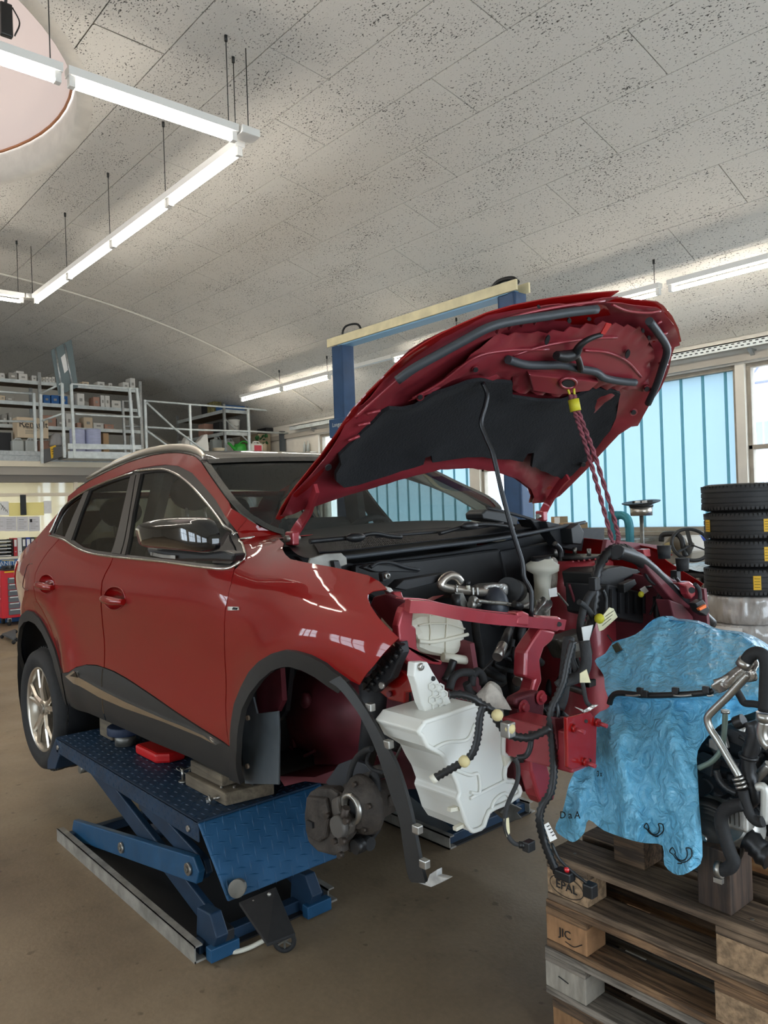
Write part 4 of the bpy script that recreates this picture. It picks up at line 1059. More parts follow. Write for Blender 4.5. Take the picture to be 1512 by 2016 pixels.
# ---- wheels
def wheel(c, s, lab):
    """c hub centre in outer face, s = -1 right side"""
    ax = Vector((0, s, 0)); R = .345
    prof = [(.235, -.20), (.29, -.215), (.325, -.20), (R, -.16), (R, -.03), (.328, .012), (.30, .028), (.262, .022), (.236, .005)]
    t = MB().lathe(prof, c, ax, 48).build('tyre', K['rubber'], car)
    if lab: t['label'] = lab
    for k in range(60):
        a = 2 * pi * k / 60; d = Vector((cos(a), 0, sin(a)))
        pass
    mb = MB(); n = 54
    for row, (h0, h1) in enumerate(((-.16, -.12), (-.07, -.03))):
        for k in range(n):
            a = 2 * pi * (k + .25 * row) / n; d = Vector((cos(a), 0, sin(a))); tdir = Vector((-sin(a), 0, cos(a)))
            mb.bar(c + d * (R + .001) + ax * h0, c + d * (R + .001) + ax * h1, .022, .008, up=d)
    tr = mb.build('tread_blocks', K['rubber'], t); tr['kind'] = 'stuff'
    for h in (-.118, -.095, -.072): MB().tube([c + Vector((cos(2 * pi * k / 48), 0, sin(2 * pi * k / 48))) * (R + .0012) + ax * h for k in range(48)], .003, 5, closed=True).build('groove', K['blacksat'], t)
    rim = MB().lathe([(.238, .006), (.232, .012), (.226, .0), (.216, -.02), (.208, -.10), (.20, -.19)], c, ax, 48).build('rim', K['satin'], t)
    for k in range(5):
        a0 = pi / 2 + 2 * pi * k / 5
        for da in (-.20, .20):
            A_ = Vector((cos(a0 + da * .55), 0, sin(a0 + da * .55))); B_ = Vector((cos(a0 + da), 0, sin(a0 + da)))
            q = MB().tube([c + A_ * .045 + ax * -.02, c + A_ * .12 + ax * -.008, c + B_ * .222 + ax * -.008], [.018, .014, .012], 6, smooth=False).build('spoke', K['satin'], t)
    MB().cyl(c + ax * -.06, c + ax * -.004, .055, 20, .05).build('hub', K['satin'], t); MB().cyl(c + ax * -.004, c + ax * .003, .03, 18).build('hub_cap', K['steel'], t)
    MB().cyl(c + ax * -.14, c + ax * -.12, .15, 28).build('brake_disc', K['disc'], t)
wheel(onY(82, 1396, 1.365), -1, 'black tyre on a silver ten-spoke rim hanging under the rear arch')
wheel(onY(82, 1396, 1.365) + Vector((0, 2 * (YC - 1.365), 0)), 1, None)

# ---- front right wheel well: inner panels, grey liner flap, brake, hanging arch trim
ap = [onY(x, y, 1.74) for x, y in [(548, 1330), (575, 1312), (630, 1322), (700, 1340), (745, 1385), (760, 1450), (740, 1500), (690, 1520), (640, 1530), (600, 1535), (545, 1528), (543, 1440)]]
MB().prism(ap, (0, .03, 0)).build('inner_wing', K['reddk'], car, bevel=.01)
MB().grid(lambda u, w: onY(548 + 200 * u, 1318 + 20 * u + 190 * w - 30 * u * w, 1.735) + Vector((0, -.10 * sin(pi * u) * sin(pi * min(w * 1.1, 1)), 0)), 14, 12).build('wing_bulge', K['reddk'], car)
MB().prism([onY(x, y, 1.64) for x, y in [(500, 1300), (735, 1300), (770, 1330), (700, 1325), (560, 1318), (510, 1340)]], (0, .3, 0)).build('wing_roof', K['blacksat'], car)
MB().lathe([(.03, 0), (.032, -.012), (.026, -.02), (.001, -.021)], onY(605, 1378, 1.66), (0, 1, 0), 20).build('wing_plug', K['reddk'], car)
MB().tube([onY(x, y, 1.69) for x, y in [(560, 1475), (572, 1472), (582, 1486), (600, 1488), (620, 1478)]], .006, 8, res=4).build('wing_bead', K['reddk'], car)
MB().box(onY(573, 1457, 1.70), (.06, .02, .05)).build('wing_pocket', K['reddk'], car, bevel=.006)
lin = [onY(x, y, 1.42) for x, y in [(476, 1425), (498, 1372), (506, 1405), (547, 1400), (549, 1440), (548, 1545), (482, 1543), (474, 1475)]]
MB().prism(lin, (0, .008, 0)).build('liner_flap', K['greyp'], car, bevel=.002)
for x, y in ((490, 1413), (489, 1508)):
    p = onY(x, y, 1.412); MB().cyl(p, p + Vector((0, -.008, 0)), .009, 10).build('liner_clip', mat('clip_tan', C(150, 130, 110), .6), car)
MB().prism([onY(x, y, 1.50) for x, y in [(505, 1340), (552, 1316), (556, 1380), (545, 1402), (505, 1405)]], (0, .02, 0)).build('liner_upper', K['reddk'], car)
MB().prism([onY(x, y, 1.55) for x, y in [(549, 1316), (572, 1312), (562, 1400), (548, 1420)]], (0, .02, 0)).build('liner_gap', K['blacksat'], car)
low = [onY(x, y, 1.56) for x, y in [(548, 1528), (620, 1530), (690, 1505), (700, 1530), (660, 1545), (600, 1538), (560, 1548)]]
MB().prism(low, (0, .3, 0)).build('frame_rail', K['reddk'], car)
# arch trim springing loose and hanging forward
to = [(672, 1330), (690, 1350), (710, 1377), (740, 1425), (757, 1457), (780, 1499), (795, 1539), (811, 1597), (824, 1663), (832, 1703), (840, 1737)]
ti = [(650, 1342), (668, 1354), (690, 1380), (710, 1408), (730, 1447), (746, 1486), (761, 1531), (774, 1571), (788, 1612), (796, 1664), (804, 1716), (812, 1735)]
ca = crv([onY(x, y, 1.335 + .004 * i) for i, (x, y) in enumerate(to)], 4); cb = crv([onY(x, y, 1.325 + .004 * i) for i, (x, y) in enumerate(ti)], 4)
n = 44
def rs(c, i):
    t = i / n * (len(c) - 1); j = min(int(t), len(c) - 2); return c[j].lerp(c[j + 1], t - j)
vs = [rs(ca, i) for i in range(n + 1)] + [rs(cb, i) for i in range(n + 1)]
tr = MB().add(vs, [(i, i + 1, n + 2 + i, n + 1 + i) for i in range(n)], True).build('hanging_arch_trim', K['clad'], car, solid=.012, soff=0, split=40); tr['label'] = 'black wheel arch trim hanging loose in front of the brake'
hk = [onY(x, y, 1.37) for x, y in [(812, 1735), (840, 1737), (845, 1722), (860, 1712), (860, 1725), (882, 1730), (868, 1738), (848, 1747)]]
MB().prism(hk, (0, .02, 0)).build('trim_foot', mat('grey_tape', C(170, 168, 164), .6, var=.2, vscale=40), tr, bevel=.002)
for x, y in ((765, 1465), (822, 1632), (836, 1700), (676, 1336), (729, 1392)):
    p = onY(x, y, 1.355); MB().box(p, (.025, .02, .022)).build('trim_clip', K['steel'], tr, bevel=.003)
# brake: knuckle, disc shield, caliper, hose
hub = onY(703, 1588, 1.405)
br = MB().lathe([(.04, .018), (.058, .016), (.066, .0), (.084, -.012), (.088, -.03), (.06, -.05), (.05, -.12)], hub, (0, -1, 0), 32).build('brake_hub', K['castdirt'], car)
MB().lathe([(.028, .005), (.046, .008), (.046, .03), (.034, .032), (.030, .012)], hub, (0, -1, 0), 24).build('hub_bore', K['steel'], br)
MB().cyl(hub + Vector((0, .0, 0)), hub + Vector((0, -.006, 0)), .03, 18).build('axle_hole', K['blacksat'], br)
for k in range(5):
    a = 2 * pi * k / 5 + .3; p = hub + Vector((cos(a) * .068, -.002, sin(a) * .068)); MB().cyl(p, p + Vector((0, -.012, 0)), .008, 8).build('stud_hole', K['disc'], br)
cal = [onY(x, y, 1.38) for x, y in [(608, 1560), (622, 1551), (650, 1552), (664, 1562), (664, 1580), (680, 1600), (688, 1625), (680, 1650), (668, 1668), (672, 1680), (655, 1686), (625, 1678), (606, 1660), (600, 1635), (598, 1600), (603, 1570)]]
cl = MB().prism(cal, (0, .045, 0)).build('brake_caliper', K['castdirt'], car, bevel=.012)
MB().prism([onY(x, y, 1.365) for x, y in [(602, 1568), (640, 1572), (648, 1610), (640, 1650), (625, 1660), (604, 1648), (598, 1610)]], (0, .03, 0)).build('caliper_frame', K['castdirt'], cl, bevel=.008)
MB().prism([onY(x, y, 1.362) for x, y in [(650, 1575), (664, 1568), (668, 1600), (690, 1625), (684, 1645), (664, 1650), (654, 1625)]], (0, .03, 0)).build('caliper_arm', mat('caliper_grey', C(84, 78, 72), .7, .3, var=.2, vscale=20), cl, bevel=.008)
p = onY(672, 1625, 1.36); MB().cyl(p, p + Vector((0, -.02, 0)), .034, 22, .030).build('piston_cover', mat('piston_grey', C(92, 88, 84), .6, .4), cl)
for x, y in ((649, 1605), (680, 1655), (662, 1655), (686, 1615), (674, 1682)):
    p = onY(x, y, 1.355); MB().cyl(p, p + Vector((0, -.015, 0)), .010, 6).build('caliper_bolt', K['disc'], cl)
MB().box(onY(612, 1622, 1.363), (.03, .012, .018)).build('caliper_slot', K['blacksat'], cl)
sh = [onY(x, y, 1.50) for x, y in [(640, 1540), (665, 1505), (690, 1495), (720, 1505), (740, 1530), (742, 1560), (760, 1580), (740, 1640), (722, 1665), (700, 1672), (680, 1640), (660, 1560)]]
MB().prism(sh, (0, .02, 0)).build('disc_shield', mat('shield_dark', C(52, 54, 58), .6, .3), br, bevel=.004)
MB().sphere(onY(738, 1550, 1.46), .05, 14, 10, (.5, .3, 1.1)).build('steering_boot', K['rubber'], br)
MB().tube([onY(x, y, 1.49) for x, y in [(735, 1600), (755, 1585), (775, 1575)]], [.02, .014, .016], 8).build('tie_rod', K['castdirt'], br)
MB().tube([onY(x, y, 1.46) for x, y in [(690, 1665), (705, 1655), (730, 1662)]], .02, 10, res=3).build('lower_joint', K['rubber'], br)
p = onY(713, 1662, 1.44); MB().cyl(p, p + Vector((.0, -.03, 0)), .022, 14).build('ball_joint', K['black'], br)
MB().tube([onY(x, y, 1.52) for x, y in [(690, 1555), (710, 1535), (745, 1520), (775, 1515)]], [.03, .026, .022, .02], 10, res=3).build('knuckle_arm', K['castdirt'], br)
MB().tube([onY(x, y, 1.42) for x, y in [(680, 1600), (684, 1560), (690, 1520), (702, 1492), (718, 1478), (732, 1474)]] , .0085, 8, res=5).build('brake_hose', K['rubber'], br)
MB().tube([onY(x, y, 1.36) for x, y in [(677, 1620), (678, 1605), (682, 1590)]], .012, 8).build('hose_fitting', K['disc'], br)
MB().tube([onY(x, y, 1.44) for x, y in [(728, 1478), (722, 1500), (735, 1515), (752, 1520)]], .006, 6, res=4).build('sensor_wire', K['rubber'], br)
# drive side: dark strut leg above
MB().tube([onY(x, y, 1.60) for x, y in [(720, 1500), (735, 1420), (735, 1340)]], [.03, .04, .05], 12).build('strut', K['blacksat'], car)

# ================================================================== engine bay (parts of the car)
def oX(px, X): return [onX(x, y, X) for x, y in px]
def oY(px, Y): return [onY(x, y, Y) for x, y in px]
def slab(name, px, X, m, t=.02, bevel=.003, parent=car):        # plate facing forward
    return MB().prism(oX(px, X), (-t, 0, 0)).build(name, m, parent, bevel=bevel)
def slabY(name, px, Y, m, t=.02, bevel=.003, parent=car):
    return MB().prism(oY(px, Y), (0, t, 0)).build(name, m, parent, bevel=bevel)
def hose(name, pts, r, m, res=5, n=8, corr=0, parent=car, seg=0):
    c = crv(pts, res) if len(pts) > 2 else [Vector(pts[0]).lerp(Vector(pts[1]), i / 8) for i in range(9)]
    if corr:
        L = sum((c[i + 1] - c[i]).length for i in range(len(c) - 1)); k = max(8, int(L / (r * .55))); out = []
        acc = [0]
        for i in range(len(c) - 1): acc.append(acc[-1] + (c[i + 1] - c[i]).length)
        j = 0
        for i in range(k + 1):
            s = L * i / k
            while j < len(c) - 2 and acc[j + 1] < s: j += 1
            out.append(c[j].lerp(c[j + 1], min(1, (s - acc[j]) / max(acc[j + 1] - acc[j], 1e-9))))
        c = out
    return MB().tube(c, r, n, corr=corr).build(name, m, parent)


K['blk2'] = mat('dusty_black', C(30, 31, 34), .6, var=.3, vscale=14); K['loom'] = mat('loom_tape', C(42, 42, 43), .75, var=.25, vscale=40, bump=.2, bscale=150)
K['corr'] = mat('corrugated_black', C(24, 25, 27), .4); K['note'] = mat('yellowed_note', C(214, 206, 170), .8, var=.08, vscale=30)
K['foil'] = mat('crumpled_foil', C(190, 188, 184), .3, .9, var=.25, vscale=30, bump=.8, bscale=40)
K['rag'] = mat('dirty_rag', C(188, 180, 170), .95, var=.25, vscale=25, bump=.6, bscale=60)
K['gmet'] = mat('grey_metal', C(120, 118, 112), .45, .7, var=.2, vscale=20)
# firewall and bulkheads
slab('firewall', [(585, 1095), (700, 1110), (900, 1085), (1120, 1040), (1190, 1040), (1190, 1330), (900, 1480), (700, 1500), (690, 1330), (672, 1200), (615, 1125)], -2.22, K['blk2'], .03)
slab('firewall_pad', [(700, 1112), (830, 1100), (985, 1080), (1000, 1130), (960, 1170), (760, 1190), (700, 1160)], -2.17, K['black'], .03, .01)
slab('firewall_pad', [(985, 1085), (1110, 1062), (1120, 1120), (1060, 1175), (1000, 1160)], -2.16, K['blk2'], .03, .01)
MB().prism([(-2.2, 1.74, .62), (-2.2, 1.74, 1.30), (-1.62, 1.74, 1.22), (-1.55, 1.74, .80)], (0, .02, 0)).build('inner_apron', K['reddk'], car)
MB().prism([(-2.2, 2.84, .80), (-2.2, 2.84, 1.42), (-1.42, 2.84, 1.30), (-1.40, 2.84, 1.0)], (0, .02, 0)).build('inner_apron', K['reddk'], car)
# cowl with slatted grille, wipers
base = [Vector(wind(1., i / 24)) for i in range(25)]
lipp = oX([(600, 1098), (640, 1101), (685, 1099), (760, 1090), (850, 1079), (940, 1068), (1000, 1059), (1060, 1048), (1120, 1036), (1150, 1030)], -2.05); lipc = crv(lipp, 6)
def cow(u, w):
    a = base[0].lerp(base[0], 0); i = w * 24; j = min(int(i), 23); a = base[j].lerp(base[j + 1], i - j)
    q = w * (len(lipc) - 1); j = min(int(q), len(lipc) - 2); b = lipc[j].lerp(lipc[j + 1], q - j)
    return a.lerp(b, u) - Vector((0, 0, .018 * sin(pi * u)))
cowl = MB().grid(cow, 8, 30).build('cowl', K['black'], car)
mb = MB()
for r in range(6):
    mb.tube([Vector(cow(.35 + .09 * r, .10 + .80 * i / 40)) + Vector((0, 0, .012)) for i in range(41)], .0028, 4, smooth=False)
for i in range(150):
    w = .10 + .80 * i / 149; mb.tube([Vector(cow(.35, w)) + Vector((0, 0, .012)), Vector(cow(.80, w)) + Vector((0, 0, .012))], .0022, 4, smooth=False)
gr_ = mb.build('cowl_grille', K['blk2'], cowl); gr_['kind'] = 'stuff'
MB().tube([p + Vector((.004, 0, .004)) for p in lipc[6:]], .008, 8).build('cowl_seal', K['seal'], cowl)
slab('cowl_end', [(612, 1098), (640, 1090), (672, 1088), (683, 1098), (684, 1112), (655, 1122), (608, 1110)], -2.02, K['gmet'], .01, parent=cowl)
slab('cowl_end', [(1125, 1040), (1140, 1030), (1150, 1048), (1145, 1072), (1128, 1070)], -2.0, K['black'], .08, parent=cowl)
slab('cowl_end', [(1075, 1026), (1120, 1036), (1150, 1060), (1146, 1085), (1105, 1078), (1085, 1052)], -2.06, K['blk2'], .06, parent=cowl)
hose('wiper_arm', oX([(610, 1066), (660, 1061), (700, 1057), (735, 1050), (765, 1055), (790, 1057)], -2.10), .009, K['black'])
hose('wiper_blade', oX([(740, 1056), (850, 1048), (930, 1040), (990, 1030)], -2.11), .006, K['blacksat'])
hose('wiper_arm', oX([(865, 1050), (910, 1038), (950, 1032), (990, 1035), (1010, 1040)], -2.08), .009, K['black'])
MB().sphere(onX(700, 1058, -2.08), .035, 12, 8, (.6, 1.2, .5)).build('wiper_cap', K['black'], car); MB().sphere(onX(925, 1035, -2.06), .035, 12, 8, (.6, 1.3, .5)).build('wiper_cap', K['black'], car)
slab('cowl_box', [(950, 1010), (958, 1003), (1000, 1010), (1021, 1020), (1018, 1036), (985, 1028), (952, 1022)], -2.12, K['black'], .10, .006)
hose('wiper_blade', oX([(960, 1000), (1010, 1012), (1060, 1027), (1092, 1040)], -2.14), .007, K['blacksat'])
slab('cowl_box', [(1045, 1022), (1092, 1030), (1100, 1045), (1060, 1046)], -2.10, K['black'], .08, .006)
# bits on the bulkhead
slab('bulkhead_bracket', [(657, 1104), (668, 1103), (675, 1125), (660, 1120)], -2.0, K['black'], .03)
slab('bulkhead_bracket', [(715, 1118), (728, 1110), (760, 1112), (800, 1115), (822, 1118), (825, 1127), (780, 1126), (740, 1127)], -1.98, K['black'], .03)
hose('bulkhead_pipe', oX([(730, 1117), (745, 1108), (770, 1108), (800, 1117), (825, 1122)], -1.97), .006, K['blk2'])
slab('bulkhead_bracket', [(752, 1128), (765, 1124), (768, 1142), (754, 1146)], -1.93, K['blk2'], .02)
p = onX(760, 1134, -1.92); MB().lathe([(.006, .0), (.011, .0), (.011, .01), (.006, .01)], p, (1, 0, 0), 14).build('bulkhead_nut', K['steel'], car)
slab('hose_tray', [(778, 1158), (795, 1142), (880, 1128), (895, 1132), (850, 1150), (800, 1162)], -1.92, K['blacksat'], .05)
slab('hood_bumper', [(756, 1160), (760, 1154), (770, 1157), (776, 1164), (768, 1168)], -1.72, K['steel'], .02)
# aluminium coolant pipe, valve body and small lines
eg = hose('coolant_pipe', oX([(907, 1146), (898, 1136), (886, 1133), (874, 1140), (868, 1149), (870, 1155), (885, 1159), (912, 1162), (940, 1165), (966, 1166), (985, 1163)], -1.90), .016, mat('pipe_alu', C(186, 178, 168), .3, .9, var=.2, vscale=14), 5, 12)
hose('pipe_clamp', oX([(900, 1152), (897, 1162), (899, 1168)], -1.885), .006, K['steel'], parent=eg)
for x in (930, 939, 898): hose('pipe_band', oX([(x, 1156), (x + 1, 1172)], -1.882), .006, K['steel'], 1, parent=eg)
slab('valve_body', [(954, 1154), (966, 1150), (995, 1148), (1003, 1152), (1002, 1172), (990, 1178), (960, 1172), (952, 1164)], -1.89, K['foil'], .07, .012)
MB().cyl(onX(1001, 1162, -1.90), onX(1016, 1164, -1.96), .05, 20, .045).build('throttle_body', K['black'], car)
MB().cyl(onX(921, 1152, -1.88), onX(922, 1160, -1.88), .008, 10).build('bleed_screw', K['milk2'], eg); MB().cyl(onX(921, 1144, -1.88), onX(921, 1152, -1.88), .010, 10).build('bleed_cap', K['black'], eg)
slab('valve_bracket', [(896, 1166), (912, 1166), (925, 1196), (935, 1200), (918, 1202), (905, 1190)], -1.86, K['gmet'], .012)
MB().cyl(onX(898, 1170, -1.84), onX(898, 1198, -1.84), .016, 12).build('sensor', K['black'], car)
for x, y in ((931, 1181), (938, 1186), (928, 1190)): MB().cyl(onX(x - 3, y, -1.84), onX(x + 5, y + 1, -1.84), .014, 10).build('pipe_union', K['alu'], car)
hose('fuel_line', oX([(940, 1183), (965, 1186), (990, 1188), (1015, 1192), (1030, 1194), (1042, 1188)], -1.82), .007, K['steel'])
MB().cyl(onX(1012, 1189, -1.80), onX(1026, 1195, -1.80), .013, 10).build('line_clip', K['black'], car)
slab('module_box', [(1007, 1170), (1042, 1166), (1044, 1200), (1010, 1192)], -1.95, mat('module_grey', C(130, 126, 118), .6, .3), .06, .005)
MB().sphere(onX(975, 1195, -1.88), .075, 14, 10, (.7, .7, 1.0)).build('vacuum_can', mat('can_grey', C(52, 56, 64), .4), car)
# brake fluid bottle with rag and foil
bf = MB().lathe([(.001, -.17), (.032, -.17), (.034, -.02), (.038, .02), (.066, .035), (.068, .06), (.045, .075), (.040, .085)], onX(1068, 1140, -1.95), (.05, 0, 1), 20).build('brake_fluid_bottle', K['milk2'], car)
bc = onX(1065, 1103, -1.95); MB().cyl(bc + Vector((0, 0, -.012)), bc + Vector((0, 0, .016)), .040, 20).build('bottle_cap', K['black'], bf)
MB().sphere(onX(1090, 1135, -1.97), .055, 14, 10, (.5, .6, 1.5)).build('rag', K['rag'], car)
MB().grid(lambda u, w: onX(1052 + 32 * u + 4 * sin(w * 7), 1178 + 40 * w + 4 * sin(u * 9), -1.84 - .03 * sin(u * 6 + w * 5) * sin(3 * u)), 8, 10).build('foil_wrap', K['foil'], car)
slab('paper_tag', [(1080, 1160), (1096, 1156), (1098, 1174), (1082, 1176)], -1.86, K['paper'], .002, 0)
# left strut tower
tw = MB(); tc_ = Vector((-1.98, 2.80, 0)); 
MB().lathe([(.18, .72), (.178, 1.10), (.172, 1.30), (.165, 1.39), (.14, 1.405), (.08, 1.40), (.001, 1.40)], tc_, (0, 0, 1), 32).build('strut_tower', K['redin'], car)
hose('tower_slot', oX([(1120, 1150), (1126, 1168), (1132, 1186)], -1.84), .006, K['reddk'])
for k in range(5): p = onX(1128 + 11 * k, 1106 - k * 1.2, -1.83); MB().sphere(p, .005, 6, 5).build('tower_weld', K['redin'], car)
MB().box((-1.98, 2.80, 1.415), (.26, .22, .012)).build('tower_plate', K['black'], car, bevel=.004)
for a in (0, 2.1, 4.2): p = Vector((-1.98 + .08 * cos(a), 2.80 + .08 * sin(a), 1.42)); MB().cyl(p, p + Vector((0, 0, .03)), .009, 8).build('tower_bolt', K['steel'], car)
hose('tower_hose', oX([(1092, 1070), (1102, 1082), (1104, 1100), (1098, 1115)], -1.97), .012, K['black'])
hose('tower_strut', oX([(1098, 1168), (1118, 1192)], -1.78), .004, K['steel'], 1)
# fuse box and battery tray
slab('fuse_box', [(1180, 1128), (1196, 1119), (1225, 1114), (1262, 1122), (1262, 1128), (1230, 1142), (1228, 1165), (1185, 1160)], -1.72, K['black'], .18, .008)
slab('fuse_box_body', [(1196, 1150), (1240, 1160), (1295, 1172), (1300, 1215), (1265, 1228), (1200, 1212)], -1.68, K['blacksat'], .2, .008)
for i in range(5): slab('fuse_box_rib', [(1205 + 16 * i, 1160 + 3 * i), (1207 + 16 * i, 1160 + 3 * i), (1207 + 16 * i, 1208), (1205 + 16 * i, 1208)], -1.665, K['blk2'], .01, 0)
slab('fuse_latch', [(1228, 1150), (1250, 1140), (1254, 1150), (1240, 1162), (1230, 1168)], -1.64, K['black'], .03)
slab('paper_tag', [(1260, 1160), (1270, 1154), (1277, 1164), (1268, 1170)], -1.60, K['paper'], .002, 0)
MB().sphere(onX(1262, 1170, -1.6), .012, 8, 6).build('yellow_plug', K['yel'], car)
hose('battery_cable', oX([(1272, 1156), (1290, 1154), (1300, 1160), (1292, 1180), (1280, 1210)], -1.6), .005, K['black'])
hose('battery_cable', oX([(1310, 1165), (1298, 1180), (1294, 1200), (1296, 1218)], -1.58), .009, K['blk2'])
MB().cyl(onX(1300, 1175, -1.6), onX(1302, 1215, -1.6), .03, 14).build('battery_post', K['black'], car)
# left front end
slab('wing_support', [(1195, 1062), (1305, 1074), (1296, 1084), (1225, 1096), (1190, 1090)], -1.78, K['reddk'], .02)
slab('lamp_support', [(1262, 1100), (1285, 1108), (1325, 1140), (1358, 1146), (1368, 1152), (1370, 1178), (1362, 1200), (1330, 1188), (1310, 1165), (1280, 1130)], -1.48, K['reddk'], .04, .006)
slab('lamp_bracket', [(1335, 1148), (1358, 1144), (1369, 1152), (1370, 1172), (1362, 1180), (1354, 1170), (1350, 1156)], -1.44, K['redin'], .03, .006)
MB().cyl(onX(1362, 1162, -1.42), onX(1362, 1162, -1.415), .012, 12).build('bracket_hole', K['blacksat'], car)
slab('lamp_bracket', [(1266, 1082), (1280, 1080), (1282, 1096), (1270, 1096)], -1.52, K['redin'], .03, .004)
slab('rail_left', [(1318, 1180), (1345, 1190), (1366, 1215), (1366, 1240), (1330, 1225)], -1.46, K['reddk'], .06, .006)
for x, y in ((1308, 1100), (1344, 1124)): 
    p = onX(x, y, -1.5); MB().cyl(p, p + Vector((0, 0, .05)), .022, 12, .026).build('rubber_stop', K['rubber'], car)
hose('lamp_wire', oX([(1368, 1150), (1376, 1160), (1378, 1178), (1372, 1190)], -1.40), .008, K['loom'])
slab('lamp_plug', [(1370, 1188), (1384, 1180), (1398, 1200), (1392, 1213), (1378, 1205)], -1.38, K['black'], .03)
slab('orange_lock', [(1376, 1198), (1390, 1190), (1391, 1196), (1379, 1202)], -1.365, mat('orange_plastic', C(236, 110, 40), .4), .01, 0)
# big loom slung from the rope, and the loom running down to the pallet
LX = -1.62
big = oX([(1150, 1250), (1162, 1225), (1168, 1195), (1172, 1165), (1174, 1135), (1182, 1108), (1196, 1090), (1213, 1080), (1232, 1082)], LX)
hose('wiring_loom', big, .021, K['corr'], 6, 12, .30)
hose('wiring_loom', oX([(1215, 1086), (1235, 1092), (1262, 1104), (1300, 1138), (1340, 1178), (1375, 1205), (1400, 1228)], -1.5), .024, K['corr'], 6, 12)
hose('wiring_loom', oX([(1228, 1078), (1244, 1086), (1258, 1100), (1268, 1112)], LX), .016, K['corr'], 6, 10, .28)
hose('wiring_loom', oX([(1170, 1160), (1156, 1180), (1146, 1210), (1142, 1240), (1148, 1270), (1152, 1300)], -1.56), .013, K['loom'])
hose('wiring_loom', oX([(1140, 1185), (1150, 1192), (1162, 1206), (1168, 1222), (1160, 1245), (1152, 1265)], -1.55), .010, K['loom'])
for k, (x, y) in enumerate([(1214, 1090), (1266, 1112), (1170, 1150), (1330, 1134)]): MB().box(onX(x, y, -1.53), (.03, .03, .045)).build('loom_clip', K['black'], car, bevel=.004)
hose('loom_branch', oX([(1268, 1116), (1275, 1138), (1290, 1150), (1312, 1148), (1330, 1138)], -1.5), .006, K['black'])
hose('loom_branch', oX([(1330, 1136), (1338, 1148), (1342, 1164)], -1.47), .006, K['black'])
hose('loom_branch', oX([(1186, 1160), (1193, 1180), (1192, 1205), (1188, 1214)], -1.56), .007, K['black'])
slab('handwritten_note', [(1176, 1226), (1200, 1196), (1208, 1198), (1216, 1215), (1188, 1240), (1180, 1243)], -1.52, K['note'], .002, 0)
for i in range(3): hose('note_line', oX([(1186 + 3 * i, 1232 - 9 * i), (1203 + 3 * i, 1218 - 8 * i)], -1.5175), .0008, K['ink'], 1, 4)
slab('paper_tag', [(1145, 1235), (1168, 1230), (1160, 1262), (1150, 1268)], -1.53, K['paper'], .002, 0)
MB().sphere(onX(1180, 1218, -1.52), .018, 8, 6).build('yellow_plug', K['yel'], car)
# vertical loom and taped bundle at the front
hose('wiring_loom', dpath([(1128, 1262), (1118, 1300), (1110, 1340), (1098, 1370), (1086, 1395), (1084, 1430), (1088, 1470), (1090, 1520), (1084, 1560), (1068, 1585), (1062, 1612), (1068, 1645), (1080, 1680), (1094, 1712), (1103, 1722)], 2.1, 2.05), .0125, K['corr'], 5, 10, .28)
hose('wiring_loom', dpath([(1150, 1262), (1154, 1290), (1152, 1315), (1140, 1332), (1112, 1342), (1098, 1352)], 2.12, 2.1), .016, K['loom'], 6, 10)
hose('wiring_loom', dpath([(1120, 1255), (1116, 1290), (1112, 1330), (1108, 1370), (1100, 1395)], 2.2, 2.14), .017, K['loom'], 6, 10)
hose('wiring_loom', dpath([(1128, 1268), (1126, 1295), (1134, 1318), (1140, 1330)], 2.14, 2.12), .009, K['loom'])
hose('loom_branch', dpath([(1088, 1378), (1097, 1392), (1098, 1410), (1090, 1425)], 2.09, 2.08), .006, K['corr'])
hose('loom_branch', dpath([(1142, 1325), (1148, 1350), (1154, 1380), (1162, 1390)], 2.1, 2.08), .006, K['loom'])
MB().prism([dp(x, y, 2.07) for x, y in [(1132, 1392), (1150, 1398), (1166, 1388), (1178, 1388), (1160, 1400), (1148, 1402)]], CF * .004).build('foil_scrap', K['foil'], car)
MB().prism([dp(x, y, 2.06) for x, y in [(1142, 1326), (1155, 1318), (1163, 1344), (1142, 1344)]], CF * .004).build('paper_tag', K['note'], car)
hose('loom_tail', dpath([(1086, 1660), (1100, 1690), (1125, 1715), (1150, 1735), (1162, 1748)], 2.04, 2.0), .004, K['corr'])
MB().box(dp(1162, 1752, 2.0), (.03, .03, .035)).build('loom_plug', K['black'], car, bevel=.004); MB().box(dp(1112, 1722, 2.03), (.05, .03, .025)).build('loom_plug', K['black'], car, bevel=.004)
MB().sphere(dp(1116, 1712, 2.02), .008, 8, 6).build('red_plug', K['lampred'], car)
tg = MB().prism([dp(x, y, 2.03) for x, y in [(1071, 1624), (1080, 1619), (1097, 1651), (1083, 1658)]], CF * .002).build('barcode_tag', K['paper'], car)
for i in range(4): MB().tube([dp(1077 + 3.4 * i, 1628 + 6 * i, 2.028), dp(1082 + 3.4 * i, 1625 + 6 * i, 2.028)], .0012, 4).build('tag_print', K['ink'], tg)
